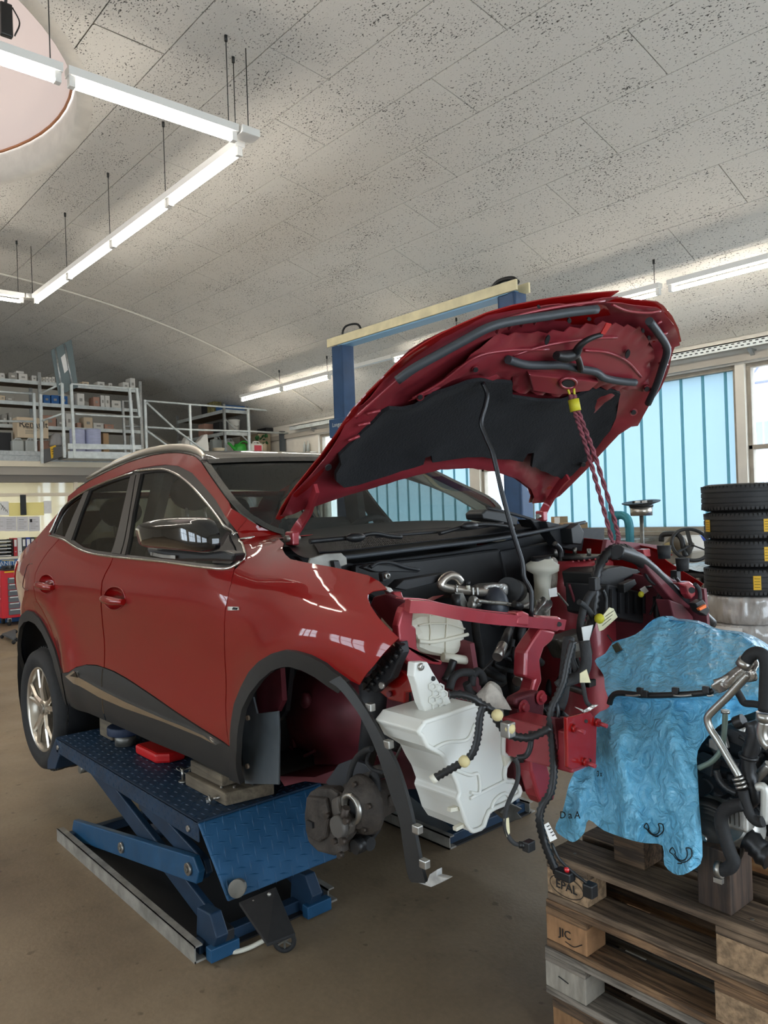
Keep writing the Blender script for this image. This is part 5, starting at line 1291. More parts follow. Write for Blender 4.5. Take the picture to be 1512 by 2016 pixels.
# ---- right front carrier (red), lamp console, tanks
XF = -1.50
slab('carrier_post', [(791, 1206), (795, 1196), (808, 1186), (816, 1192), (812, 1230), (820, 1236), (822, 1275), (840, 1298), (872, 1300), (870, 1310), (838, 1306), (812, 1310), (800, 1300), (787, 1268), (784, 1232)], -1.60, K['redin'], .03, .006)
bar_ = MB(); a = oX([(802, 1192), (830, 1193), (880, 1204), (940, 1213), (1000, 1219), (1050, 1224), (1104, 1228)], -1.52); 
cb_ = crv([Vector((p.x + .03 * sin(pi * i / 6), p.y, p.z)) for i, p in enumerate(a)], 5)
mb = MB(); v, f = strip(cb_, .034, Vector((-1, 0, .15))); mb.add(v, f, True); cross_o = mb.build('front_crossmember', K['redin'], car, solid=.035, soff=0, split=40)
mb = MB(); v, f = strip([p + Vector((-.03, 0, .02)) for p in cb_], .05, Vector((0, .1, 1))); mb.add(v, f, True); mb.build('crossmember_top', K['redin'], car, solid=.004, split=40)
slab('crossmember_end', [(1046, 1214), (1066, 1212), (1100, 1214), (1106, 1218), (1106, 1238), (1098, 1244), (1070, 1238), (1046, 1232)], -1.50, K['redin'], .06, .006)
MB().cyl(onX(1101, 1229, -1.492), onX(1101, 1229, -1.497), .008, 12).build('bolt_hole', K['blacksat'], car)
slab('rod_socket', [(1018, 1205), (1030, 1203), (1042, 1208), (1042, 1232), (1018, 1230)], -1.475, K['redin'], .04, .005)
slab('carrier_leg', [(1066, 1236), (1096, 1244), (1088, 1262), (1072, 1276), (1064, 1300), (1068, 1340), (1056, 1370), (1066, 1385), (1062, 1400), (1032, 1400), (1020, 1376), (1046, 1362), (1052, 1340), (1034, 1334), (1036, 1282), (1048, 1262)], -1.50, K['redin'], .05, .008)
slab('carrier_plate', [(1016, 1374), (1036, 1368), (1066, 1360), (1074, 1380), (1070, 1420), (1050, 1430), (1046, 1460), (1000, 1480), (1000, 1432), (1020, 1412), (1024, 1396), (1014, 1388)], -1.47, K['reddk'], .04, .008)
for x, y in ((1030, 1392), (1064, 1373), (1042, 1492)):
    p = onX(x, y, -1.465); MB().cyl(p, p + Vector((.015, 0, 0)), .014, 6).build('carrier_bolt', K['redin'], car); MB().cyl(p, p + Vector((.004, 0, 0)), .022, 16).build('bolt_washer', K['redin'], car)
# chassis rail with crash plate
slab('crash_plate', [(1116, 1413), (1162, 1401), (1176, 1420), (1174, 1505), (1127, 1516), (1118, 1511)], -1.22, K['red'], .012, .003)
mb = MB(); mb.prism([(-1.23, 1.70, .92), (-1.23, 1.70, 1.03), (-1.23, 1.80, 1.03), (-1.23, 1.80, .92)], (-.24, 0, 0)); mb.build('chassis_rail', K['redin'], car, bevel=.006)
slab('rail_flange', [(1092, 1412), (1120, 1412), (1122, 1495), (1098, 1476)], -1.27, K['reddk'], .02, .004)
for x, y in ((1129, 1434), (1173, 1422), (1150, 1500)):
    p = onX(x, y, -1.22); MB().cyl(p, p + Vector((.035, .0, -.004)), .006, 8).build('plate_stud', K['redin'], car); MB().cyl(p, p + Vector((.010, 0, 0)), .012, 6).build('plate_nut', K['red'], car)
for x, y in ((1154, 1420), (1161, 1497)): MB().cyl(onX(x, y, -1.216), onX(x, y, -1.219), .005, 10).build('plate_hole', K['blacksat'], car)
slab('rail_leg', [(1042, 1480), (1072, 1478), (1088, 1540), (1094, 1560), (1092, 1576), (1068, 1584), (1060, 1570), (1046, 1520)], -1.40, K['redin'], .05, .008)
slab('rail_leg', [(1020, 1420), (1048, 1432), (1050, 1500), (1040, 1560), (1020, 1560), (1012, 1480)], -1.46, K['reddk'], .05, .008)
MB().cyl(onX(1074, 1482, -1.37), onX(1060, 1482, -1.42), .02, 14).build('rail_bush', K['reddk'], car); hose('rail_wire', oX([(1058, 1494), (1072, 1492), (1084, 1484), (1086, 1470)], -1.36), .005, K['loom'])
# lamp console (black ladder), red lamp bracket
slabY('lamp_console', [(788, 1262), (792, 1285), (780, 1310), (770, 1336), (752, 1350), (738, 1365), (716, 1356), (712, 1346), (737, 1316), (757, 1290)], 1.42, K['blk2'], .03, .005)
for k in range(8):
    t = k / 7; x = 782 - 64 * t; y = 1272 + 78 * t
    MB().prism(oY([(x - 4, y - 8), (x + 6, y - 2), (x - 4, y + 9)], 1.41), (0, .02, 0)).build('console_web', K['black'], car)
    MB().cyl(onY(x + 3, y + 4, 1.412), onY(x + 9, y + 10, 1.412), .006, 6).build('console_rib', K['black'], car)
p = onY(754, 1349, 1.41); MB().cyl(p, p + Vector((0, -.008, 0)), .010, 8).build('console_screw', K['steel'], car)
slabY('lamp_bracket', [(776, 1318), (790, 1322), (805, 1332), (822, 1362), (797, 1364), (796, 1385), (765, 1378), (746, 1362), (760, 1350), (772, 1334)], 1.47, K['red'], .02, .004)
slabY('lamp_bracket', [(790, 1290), (806, 1306), (824, 1328), (822, 1362), (806, 1334), (790, 1322), (776, 1318)], 1.50, K['reddk'], .02, .004)
p = onY(768, 1366, 1.465); MB().cyl(p, p + Vector((0, -.008, 0)), .009, 8).build('bracket_nut', K['reddk'], car)
slabY('wing_top_plate', [(728, 1192), (735, 1175), (760, 1168), (800, 1186), (792, 1208), (785, 1250), (770, 1238)], 1.50, K['reddk'], .02, .004)
slabY('hinge_bracket', [(755, 1164), (776, 1166), (783, 1186), (766, 1188)], 1.52, K['redin'], .03, .004)
slabY('wing_ledge', [(780, 1190), (800, 1180), (832, 1184), (852, 1174), (818, 1192), (800, 1200)], 1.62, K['redin'], .05, .004)
# expansion tank
et = [(811, 1218), (830, 1210), (870, 1208), (905, 1214), (918, 1220), (920, 1245), (919, 1268), (912, 1285), (900, 1292), (880, 1294), (850, 1288), (828, 1280), (822, 1255), (812, 1240)]
exo = slab('expansion_tank', et, -1.66, K['milk2'], .16, .025)
hose('tank_seam', oX([(824, 1262), (850, 1264), (885, 1258), (921, 1249)], -1.655), .006, K['milk2'], parent=exo)
for px in ([(846, 1210), (846, 1228), (848, 1240), (847, 1270)], [(880, 1212), (880, 1228), (878, 1256), (878, 1285)], [(824, 1232), (845, 1228), (880, 1228), (915, 1238)]): hose('tank_rib', oX(px, -1.657), .003, K['milk2'], parent=exo)
MB().cyl(onX(872, 1294, -1.66), onX(922, 1300, -1.64), .014, 12).build('tank_outlet', K['milk2'], exo); slab('tank_shelf', [(830, 1285), (870, 1300), (905, 1298), (932, 1292), (934, 1320), (920, 1345), (900, 1370), (865, 1350), (838, 1308)], -1.70, K['reddk'], .02, .004)
# honeycomb bracket and washer tank
hb = slab('honeycomb_bracket', [(817, 1304), (842, 1303), (852, 1322), (868, 1348), (878, 1360), (893, 1392), (870, 1404), (842, 1410), (830, 1385), (821, 1350), (815, 1332)], -1.52, K['milky'], .03, .004)
for r in range(4):
    for c in range(2):
        cx, cy = 852 + 15 * c + (7 if r % 2 else 0), 1352 + 13 * r + 2 * c
        if not inpoly((cx, cy), [(817, 1304), (852, 1322), (893, 1396), (842, 1410), (815, 1332)]): continue
        MB().tube([onX(cx + 7.5 * cos(pi / 6 + pi / 3 * k), cy + 7.5 * sin(pi / 6 + pi / 3 * k), -1.517) for k in range(6)], .003, 4, closed=True, smooth=False).build('comb_cell', K['milky'], hb)
p = onX(829, 1313, -1.516); MB().lathe([(.004, .004), (.009, .004), (.011, 0)], p, (1, 0, 0), 14).build('bracket_screw', K['steel'], hb); MB().cyl(onX(853, 1336, -1.516), onX(853, 1336, -1.519), .007, 10).build('bracket_hole', K['blacksat'], hb)
wt = [(832, 1424), (836, 1418), (880, 1404), (935, 1385), (960, 1390), (985, 1410), (995, 1450), (994, 1482), (1010, 1486), (1012, 1492), (998, 1512), (998, 1535), (1010, 1534), (1025, 1548), (1024, 1568), (990, 1588), (965, 1600), (955, 1628), (938, 1638), (925, 1637), (914, 1620), (905, 1590), (898, 1572), (902, 1560), (893, 1534), (882, 1515), (870, 1490), (855, 1480), (838, 1470), (828, 1450), (820, 1440)]
wto = slab('washer_tank', wt, -1.46, K['milky'], .17, .02); wto['label'] = 'milky white washer fluid tank hanging at the front corner'
rimw = inset(wt, 3.5); MB().tube(crv(oX(rimw, -1.455), 2, True), .007, 6, closed=True).build('tank_seam', K['milky'], wto)
for px in ([(852, 1475), (880, 1462), (920, 1456), (936, 1425)], [(896, 1515), (925, 1526), (942, 1525), (944, 1560), (926, 1560)], [(926, 1572), (960, 1555), (1000, 1535)], [(965, 1600), (975, 1575), (995, 1562), (1008, 1578)]): hose('tank_crease', oX(px, -1.456), .005, K['milky'], parent=wto)
slab('tank_boss', [(992, 1486), (1012, 1484), (1014, 1494), (996, 1510)], -1.45, K['milk2'], .03, parent=wto)
p = onX(1010, 1491, -1.445); MB().cyl(p, p + Vector((.02, .02, 0)), .016, 12).build('tank_grommet', K['rubber'], wto)
MB().cyl(onX(976, 1420, -1.52), onX(972, 1378, -1.52), .026, 14).build('filler_neck', K['milky'], wto)
rg = MB(); n = 16; cc = onX(966, 1368, -1.52); vs = [];
for j, (r, h) in enumerate(((.062, -.035), (.058, -.02), (.05, .0), (.036, .022), (.014, .034))):
    for k in range(n):
        a_ = 2 * pi * k / n; rr = r * (1 + .18 * sin(3 * a_ + j) + .1 * sin(5 * a_)); vs.append(cc + Vector((cos(a_) * rr * .8, sin(a_) * rr, h - .01 * sin(2 * a_))))
rg.add(vs, [(j * n + k, j * n + (k + 1) % n, (j + 1) * n + (k + 1) % n, (j + 1) * n + k) for j in range(4) for k in range(n)] + [tuple(4 * n + k for k in range(n))], True); rg.build('neck_rag', K['rag'], wto, subd=1)
for x, y, x2, y2 in ((884, 1594, 904, 1590), (895, 1632, 914, 1622)): MB().bar(onX(x, y, -1.47), onX(x2, y2, -1.47), .014, .01).build('tank_tab', K['milk2'], wto)
# hoses in front of the tank
D1 = 2.05
def fr(px, d=2.06): return [dp(x, y, d) for x, y in px]
hose('loom_hose', fr([(884, 1368), (905, 1367), (930, 1374), (950, 1388), (965, 1396), (980, 1420), (995, 1440), (1010, 1449), (1040, 1452), (1070, 1440), (1082, 1432)], 2.02), .0125, K['corr'], 5, 12, .28)
hose('loom_hose', fr([(952, 1388), (945, 1410), (942, 1440), (936, 1470), (925, 1490), (905, 1504), (880, 1518), (856, 1532)], 2.0), .0115, K['corr'], 5, 12, .26)
for x, y in ((914, 1499), (979, 1408), (1003, 1434)): MB().sphere(dp(x, y, 1.995), .016, 8, 6).build('hose_tape', mat('ochre_tape', C(206, 190, 140), .6), car)
MB().cyl(dp(858, 1530, 2.0), dp(850, 1536, 2.0), .0125, 10).build('hose_end', K['milk2'], car)
MB().box(dp(1000, 1436, 2.0), (.03, .03, .04)).build('hose_clamp', K['steel'], car, bevel=.004)
hose('tank_cable', fr([(1014, 1492), (1020, 1510), (1018, 1540), (1005, 1570), (996, 1595), (994, 1625), (1000, 1645), (1012, 1660), (1028, 1664)], 2.0), .006, K['loom'])
hose('tank_cable', fr([(1018, 1492), (1035, 1488), (1044, 1470), (1046, 1440)], 2.05), .008, K['corr'])
pl = MB().cyl(dp(1022, 1663, 2.0), dp(1034, 1664, 2.0), .009, 10).build('cable_plug', K['black'], car); MB().box(dp(1041, 1665, 2.0), (.022, .03, .026)).build('plug_body', K['black'], pl, bevel=.003)
MB().prism(fr([(992, 1612), (1002, 1610), (1004, 1640), (998, 1648), (994, 1635)], 1.995), CF * .003).build('paper_tag', K['note'], car)
hose('apron_hose', oX([(885, 1356), (892, 1335), (905, 1325), (925, 1324), (930, 1330), (928, 1350)], -1.56), .012, K['rubber']); hose('apron_hose', oX([(928, 1330), (940, 1322), (950, 1332), (952, 1348)], -1.56), .013, K['rubber'])
hose('apron_hose', oX([(918, 1345), (925, 1362), (935, 1370)], -1.56), .012, K['rubber']); hose('apron_strap', oX([(893, 1300), (886, 1320), (876, 1340)], -1.62), .012, K['black'])
hose('bay_hose', oX([(935, 1212), (938, 1250), (945, 1285), (948, 1310), (965, 1325), (990, 1335)], -1.75), .014, K['rubber'])
hose('bay_hose', oX([(1005, 1225), (1000, 1260), (1010, 1300), (990, 1340), (960, 1350)], -1.82), .018, K['blk2'])
hose('bay_hose', oX([(1045, 1285), (1020, 1300), (1010, 1330), (1015, 1360)], -1.75), .022, K['black'])
for (x0, y0, x1, y1) in ((990, 1270, 979, 1294), (1032, 1322, 1018, 1342)):
    MB().cyl(onX(x0, y0, -1.62), onX(x1, y1, -1.60), .017, 14).build('sensor_can', K['steel'], car); MB().cyl(onX(x0 + 12, y0 - 28, -1.66), onX(x0, y0, -1.62), .014, 12).build('sensor_neck', K['black'], car)
hose('bay_wire', oX([(975, 1294), (960, 1310), (945, 1325)], -1.62), .004, K['black'])
hose('well_cable', oY([(803, 1365), (803, 1400), (812, 1440), (830, 1475), (845, 1500), (866, 1518)], 1.50), .008, K['rubber']); hose('well_cable', oY([(806, 1370), (810, 1420), (826, 1490), (845, 1545), (880, 1585)], 1.54), .006, K['rubber'])
hose('well_rod', oY([(812, 1440), (790, 1470), (775, 1500)], 1.52), .004, K['gmet'], 1)
slab('underbody_bar', [(1005, 1545), (1062, 1535), (1064, 1548), (1010, 1562)], -1.50, K['white'], .03, .003)
slab('subframe', [(780, 1440), (900, 1480), (1030, 1470), (1200, 1400), (1300, 1330), (1300, 1380), (1200, 1450), (1040, 1520), (900, 1530), (780, 1480)], -1.95, K['blacksat'], .2, .02)
slab('bumper_foam', [(985, 1600), (1005, 1580), (1030, 1592), (1020, 1600), (1030, 1612), (1005, 1618)], -1.60, K['gmet'], .04, .004)
# dark clutter inside the bay
random.seed(3)
slab('gearbox_mount', [(1100, 1260), (1160, 1240), (1170, 1290), (1120, 1300)], -1.75, K['gmet'], .08, .01)
slab('engine_mount', [(1130, 1268), (1150, 1262), (1152, 1280), (1134, 1284)], -1.68, K['alu'], .05, .006)
for i in range(16):
    x = random.uniform(950, 1210); y = random.uniform(1230, 1420); X = random.uniform(-2.0, -1.7)
    hose('bay_hose', oX([(x, y), (x + random.uniform(-30, 30), y + 25), (x + random.uniform(-40, 40), y + 50), (x + random.uniform(-50, 50), y + 70)], X), random.uniform(.006, .018), random.choice([K['rubber'], K['blk2'], K['black'], K['blacksat']]), 4)
for i in range(7):
    x = random.uniform(1140, 1230); y = random.uniform(1280, 1390); MB().box(onX(x, y, random.uniform(-1.9, -1.72)), (.05, random.uniform(.03, .08), random.uniform(.03, .07))).build('bay_block', random.choice([K['blk2'], K['gmet'], K['blacksat']]), car, bevel=.005)

# ================================================================== scissor lift under the near sill
from mathutils import noise as NZ
K['lblue'] = mat('blue_lift_paint', C(28, 76, 112), .42, .1, var=.12, vscale=9, rvar=.08)
K['lblue2'] = mat('dark_blue_lift_paint', C(22, 48, 72), .5, .1, var=.2, vscale=8)
K['railg'] = mat('worn_grey_rail', C(150, 146, 138), .55, .4, var=.25, vscale=14)
K['dirtw'] = wood('dirty_block', C(120, 108, 90), C(96, 86, 72), .6, .85)
def lift(label, PY0, PY1, sgn, full):
    t = T('scissor_lift', label, 'scissor lift', (-3.3, (PY0 + PY1) / 2, 0), 0, 'scissor lifts under the car')
    ZP, XA, XB = .545, -4.08, -2.55; ya, yb = min(PY0, PY1), max(PY0, PY1)
    pl = MB().lohi((XA, ya, ZP - .012), (XB, yb, ZP)).lohi((XA, ya, ZP - .078), (XB, ya + .008, ZP)).lohi((XA, yb - .008, ZP - .078), (XB, yb, ZP)).build('platform', K['lblue2'] if full else K['lblue2'], t, bevel=.006)
    def treads(o, u, w, nu, nw, L, n, name, m, par):
        mb = MB(); u = Vector(u); w = Vector(w); n = Vector(n).normalized(); eu = u.normalized(); ew = w.normalized()
        for i in range(nu):
            for j in range(nw):
                c = Vector(o) + u * ((i + .5) / nu) + w * ((j + .5) / nw); d = (eu + ew * .25) if (i + j) % 2 else (ew - eu * .25); d.normalize(); s = n.cross(d)
                a, b = c - d * L, c + d * L
                mb.add([a, c + s * L * .17, b, c - s * L * .17, c + n * .0028], [(0, 1, 4), (1, 2, 4), (2, 3, 4), (3, 0, 4)])
        q = mb.build(name, m, par); q['kind'] = 'stuff'
    if full:
        treads((XA, ya, ZP), (XB - XA, 0, 0), (0, yb - ya, 0), 48, 18, .013, (0, 0, 1), 'tread_pattern', K['lblue2'], pl)
        treads((XA, ya, ZP - .07), (XB - XA, 0, 0), (0, 0, .066), 54, 3, .011, (0, -1, 0), 'tread_pattern', K['lblue2'], pl)
        # front flap hanging from the platform end
        A, B = Vector((XB + .005, ya, ZP - .005)), Vector((XB + .005, yb, ZP - .005)); Cc, D = onY(447, 1747, 1.31), onX(627, 1682, -2.42)
        Cc = Vector((-2.40, ya + .03, .30)); D = Vector((-2.40, yb - .04, .30))
        nrm = (B - A).cross(Cc - A).normalized(); nrm = nrm if nrm.x > 0 else -nrm
        fl = MB().prism([A, B, D, Cc], -nrm * .012).build('ramp_flap', K['lblue'], t, bevel=.006)
        treads(A, B - A, Cc - A, 15, 8, .024, nrm, 'tread_pattern', K['lblue'], fl)
        # rear flap
        MB().prism([Vector((XA, ya, ZP)), Vector((XA - .15, ya - .0, ZP - .15)), Vector((XA - .16, ya, ZP - .20)), Vector((XA - .03, ya, ZP - .17)), Vector((XA + .04, ya, ZP - .09))], (0, yb - ya, 0)).build('rear_flap', K['lblue2'], t, bevel=.004)
        for x, y in ((XA + .035, 0), (XB - .07, 0)): MB().cyl((x, ya + .001, ZP - .045), (x, ya - .008, ZP - .045), .011, 12).build('bolt', K['steel'], t)
    # base frame
    for y in (ya + .03, yb + .09):
        for (a, b) in (((-4.13, -3.42), (-3.418, -2.62)) if full else ((-4.13, -2.62),)):
            mb = MB().lohi((a, y - .026, 0), (b, y + .022, .008)).lohi((a, y - .026, 0), (b, y - .020, .062)).lohi((a, y - .026, .056), (b, y + .008, .062)); mb.build('base_rail', K['railg'], t)
    MB().lohi((-4.1, ya + .05, .002), (-2.62, yb + .08, .008)).build('base_plate', K['blacksat'], t)
    for x in (-4.08, -2.70): MB().lohi((x, ya + .04, .0), (x + .05, yb + .09, .05)).build('cross_tube', K['lblue2'], t, bevel=.004)
    # arms
    for y0 in (ya + .065, yb - .06):
        def arm(a, b, h, m):
            a = Vector((a[0], y0, a[1])); b = Vector((b[0], y0, b[1])); d = (b - a).normalized(); u = Vector((-d.z, 0, d.x)) * h / 2
            e = d * h * .35
            MB().prism([a - u, a - e, a + u, b + u, b + e, b - u], (0, .03, 0)).build('arm', m, t, bevel=.005)
        arm((-4.05, .06), (-2.72, .29), .10, K['lblue'] if y0 < (ya + yb) / 2 and full else K['lblue2'])
        y0 += .035
        arm((-3.88, .42), (-2.66, .09), .09, K['lblue2'])
        arm((-3.3, .40), (-2.72, .28), .08, K['lblue2'])
        y0 -= .035
        for x, z in ((-3.42, .165), (-2.76, .285)): MB().cyl((x, y0 + .0, z), (x, y0 - .012, z), .024, 16).build('pivot', K['steel'], t); MB().cyl((x, y0 - .012, z), (x, y0 - .018, z), .012, 12).build('pivot_cap', K['gmet'], t)
        MB().cyl((-3.90, y0 + .03, .41), (-3.90, y0 - .015, .41), .022, 12).build('pivot', K['gmet'], t)
    MB().cyl((-3.6, (ya + yb) / 2, .12), (-2.95, (ya + yb) / 2, .36), .035, 14).build('cylinder', K['lblue2'], t)
    if full:
        # power unit shield, roller, bumpers and hose at the near end
        for y in (ya + .06, yb - .06): 
            MB().prism([(-2.72, y, .01), (-2.60, y, .01), (-2.55, y, .10), (-2.60, y, .17), (-2.70, y, .16)], (0, .05, 0)).build('bearing_block', K['lblue2'], t, bevel=.005)
            MB().lohi((-2.60, y - .02, .01), (-2.56, y + .10, .06)).build('stop', K['lblue'], t, bevel=.004)
        MB().cyl(onY(466, 1750, 1.33), onY(476, 1740, 1.44), .030, 16).build('roller', K['gmet'], t)
        sh = [dp(x, y, d) for x, y, d in [(470, 1776, 2.52), (543, 1745, 2.60), (582, 1838, 2.42), (526, 1858, 2.34)]]
        n_ = (sh[1] - sh[0]).cross(sh[3] - sh[0]).normalized()
        o = MB().prism(sh, n_ * .012).build('rubber_flap', K['rubber'], t, bevel=.003)
        for x, y in ((499, 1776), (530, 1761)): MB().sphere(dp(x, y, 2.53), .007, 8, 6).build('flap_bolt', K['steel'], t)
        wc = onZ(560, 1852, .045); ax_ = Vector((.75, -.62, 0)).normalized()
        mb = MB(); u = Vector((0, 0, 1)); v_ = ax_.cross(u)
        mb.tube([wc + (u * cos(2 * pi * k / 24) + v_ * sin(2 * pi * k / 24)) * .036 for k in range(24)], .009, 8, closed=True); mb.build('castor', K['rubber'], t)
        for k in range(6): MB().bar(wc, wc + (u * cos(pi * k / 3) + v_ * sin(pi * k / 3)) * .034, .006, .006).build('castor_spoke', K['gmet'], t)
        hz = [onZ(x, y, .015) for x, y in [(428, 1868), (440, 1872), (462, 1874), (490, 1866), (518, 1852)]]
        MB().tube(crv(hz, 5), .009, 8).build('pale_hose', K['milk2'], t)
        MB().box(onZ(440, 1850, .05), (.07, .06, .10)).build('valve_box', K['blacksat'], t, bevel=.006)
    return t
lift('blue scissor lift with a tread plate platform under the near side of the car', 1.28, 1.83, 1, True)
lift('dark scissor lift mostly hidden under the far side of the car', 2.62, 3.17, -1, False)
# supports and loose hardware on the platform
def pad(name, px0, px1, px2, ztop, m, lab, cat, th):
    pass
o = MB().prism([Vector((-2.93, 1.42, .546)), Vector((-2.60, 1.42, .546)), Vector((-2.57, 1.62, .546)), Vector((-2.93, 1.62, .546))], (0, 0, .0495)).build('support_block', K['dirtw'], bevel=.006); tag(o, 'grimy flat block on the lift platform under the front end of the sill', 'block', 'supports under the sill')
o = MB().prism([Vector((-2.92, 1.44, .597)), Vector((-2.66, 1.44, .597)), Vector((-2.66, 1.60, .597)), Vector((-2.92, 1.60, .597))], (0, 0, .05)).build('support_block', K['dirtw'], bevel=.006); tag(o, 'grimy block carrying the sill, stacked upon the flat front block', 'block', 'supports under the sill')
o = MB().box((-3.86, 1.52, .5965), (.16, .14, .10)).build('support_block', K['dirtw'], bevel=.008); tag(o, 'grimy upright block under the rear end of the sill', 'block', 'supports under the sill')
o = MB().cyl((-3.68, 1.48, .60), (-3.68, 1.48, .640), .085, 20).build('lift_pad', mat('navy_rubber', C(24, 40, 66), .6), bevel=.005); tag(o, 'round navy lifting pad beside the rear support block', 'pad')
o2 = MB().cyl((-3.68, 1.48, .546), (-3.68, 1.48, .599), .05, 14).build('pad_stem', K['gmet'], o)
o = MB().prism([Vector((x, y, .546)) for x, y in [(-3.50, 1.45), (-3.28, 1.45), (-3.24, 1.50), (-3.24, 1.58), (-3.50, 1.58)]], (0, 0, .045)).build('red_chock', mat('red_plastic', C(190, 22, 24), .4), bevel=.012); tag(o, 'small bright red plastic block on the lift platform', 'block')
def bolt(px, py, lab, lying, rz):
    p = onZ(px, py, .562); t = T('flange_bolt', lab, 'bolt', (p.x, p.y, .548), rz, 'loose bolts on the lift platform')
    mb = MB()
    ax = Vector((.4, 1.0, .12)).normalized() if lying else Vector((0, 0, 1)); b = Vector((0, 0, .018)) if lying else Vector((0, 0, 0))
    MB().cyl(b, b + ax * .007, .018, 18).build('washer', K['steel'], t, local=True)
    MB().cyl(b - ax * .010, b + ax * .0, .011, 6, smooth=False).build('head', K['steel'], t, local=True)
    MB().cyl(b + ax * .006, b + ax * .055, .006, 10).build('shank', K['steel'], t, local=True)
    return t
bolt(411, 1577, 'shiny flange bolt lying nearest the platform edge', True, 0)
bolt(437, 1568, 'upright bolt beside the front support block', False, 0)
bolt(462, 1568, 'short bolt at the front corner of the support block', False, .5)
bolt(360, 1533, 'flange bolt with a broad washer left of the front support block', False, 1.0)
tp = onZ(366, 1520, .56); o = T('wire_clip', 'bent wire spring clip lying beside the broad washer', 'clip', (tp.x, tp.y, .548))
MB().tube([tp + Vector((.03 * cos(k * .9), .03 * sin(k * .9) + .01 * sin(k * 2.3), .012 + .012 * sin(k * 1.7))) for k in range(12)], .003, 6, res=4).build('wire', K['gmet'], o)

# ================================================================== pallets, engine, plastic
K['pal'] = [wood('pallet_wood_%d' % i, c1, c2, 1., .85) for i, (c1, c2) in enumerate([(C(74, 60, 47), C(136, 114, 92)), (C(84, 64, 46), C(150, 116, 84)), (C(92, 85, 76), C(146, 136, 124)), (C(70, 56, 44), C(124, 98, 74))])]
K['chip'] = mat('pressed_chip_block', C(150, 124, 96), .9, var=.35, vscale=60, bump=.5, bscale=120)
K['chips'] = [mat('block_wood_%d' % i, c, .85, var=.2, vscale=12, stretch=(4, 1, 1), bump=.3, bscale=60) for i, c in enumerate([C(150, 122, 94), C(156, 116, 80), C(150, 142, 130), C(140, 104, 70)])]
PX, PYY = -1.476, 1.895
labs = ['weathered wooden pallet on top of the stack, carrying the engine, marked EPAL', 'brownish wooden pallet second from the top of the stack', 'grey bleached wooden pallet third from the top of the stack', 'wooden pallet at the bottom of the stack on the floor']
for i in range(4):
    z0 = .576 - .144 * (i + 1); ox, oy = [(0, 0), (-.006, -.004), (-.012, -.008), (.0, .006)][i]
    t = T('pallet', labs[i], 'pallet', (PX + ox, PYY + oy, z0), 0, 'stack of wooden pallets')
    w = K['pal'][i]; X = PX + ox; Y = PYY + oy
    for y, bw in ((0, .145), (.185, .10), (.3275, .145), (.515, .10), (.655, .145)):
        j = random.uniform(-.003, .003); MB().lohi((X + j, Y + y, z0 + .122), (X + 1.2 + j, Y + y + bw, z0 + .144)).build('deck_board', w, t, bevel=.002)
    for x in (0, .5275, 1.055): MB().lohi((X + x, Y, z0 + .1), (X + x + .145, Y + .8, z0 + .1215)).build('stringer_board', w, t, bevel=.002)
    for y, bw in ((0, .10), (.3275, .145), (.70, .10)):
        MB().lohi((X, Y + y, z0), (X + 1.2, Y + y + bw, z0 + .0215)).build('bottom_board', w, t, bevel=.002)
        for x in (0, .5275, 1.055): MB().lohi((X + x, Y + y + .001, z0 + .022), (X + x + .145, Y + y + bw - .001, z0 + .0995)).build('block', K['chip'] if (i == 0 or (i == 1 and x > .1)) else K['chips'][i], t, bevel=.003)
    if i < 1:
        for k, x in enumerate((.07, .6, 1.12)): MB().cyl((X + x, Y + .05, z0 + .144), (X + x, Y + .05, z0 + .1452), .005, 8).build('nail', K['gmet'], t)
    if i == 0:
        c = Vector((X + .072, Y - .0005, z0 + .06)); text('stamp', 'EPAL', .036, c, (1, 0, 0), (0, 0, 1), K['ink'], t)
        MB().tube([c + Vector((.06 * cos(2 * pi * k / 30), -.0012, .031 * sin(2 * pi * k / 30))) for k in range(30)], .0011, 4, closed=True).build('stamp_oval', K['ink'], t)
    if i == 1:
        c = Vector((X + .07, Y - .0005, z0 + .062)); text('stamp', 'JIC', .036, c, (1, 0, 0), (0, 0, 1), K['ink'], t)
        MB().tube([c + Vector((.0, -.001, -.022)), c + Vector((.03, -.001, -.026)), c + Vector((.06, -.001, -.008))], .0014, 4, res=5).build('stamp_stroke', K['ink'], t)
    if i == 2: MB().tube([Vector((X + .05, Y - .001, z0 + .07)), Vector((X + .085, Y - .001, z0 + .063))], .002, 4).build('stamp_stroke', K['ink'], t)

K['blockd'] = wood('dark_oily_block', C(52, 40, 32), C(86, 66, 52), .8, .7, 2)
bp = [onZ(x, y, .578) for x, y in [(1374, 1778), (1440, 1805), (1484, 1772)]]; bp.append(bp[0] + bp[2] - bp[1])
o = MB().prism(bp, (0, 0, .16)).build('timber_block', K['blockd'], bevel=.004); tag(o, 'dark oily timber block under the belt pulley on the top pallet', 'block')
K['newwood'] = wood('fresh_timber', C(176, 120, 72), C(214, 164, 110), .8, .7)
o = MB().lohi((-1.35, 2.20, .577), (-.62, 2.28, .655)).build('timber_batten', K['newwood'], bevel=.003); tag(o, 'fresh orange timber batten lying under the engine on the pallet', 'batten')
o = MB().lohi((-1.40, 2.42, .577), (-.50, 2.50, .655)).build('timber_batten', K['newwood'], bevel=.003); tag(o, 'second fresh timber batten, at the far edge of the pallet behind the hoses', 'batten')
o = MB().lohi((-1.30, 1.99, .577), (-1.20, 2.09, .72)).build('timber_block', K['pal'][3], bevel=.003); tag(o, 'brown upright timber offcut half hidden behind the blue plastic', 'block')

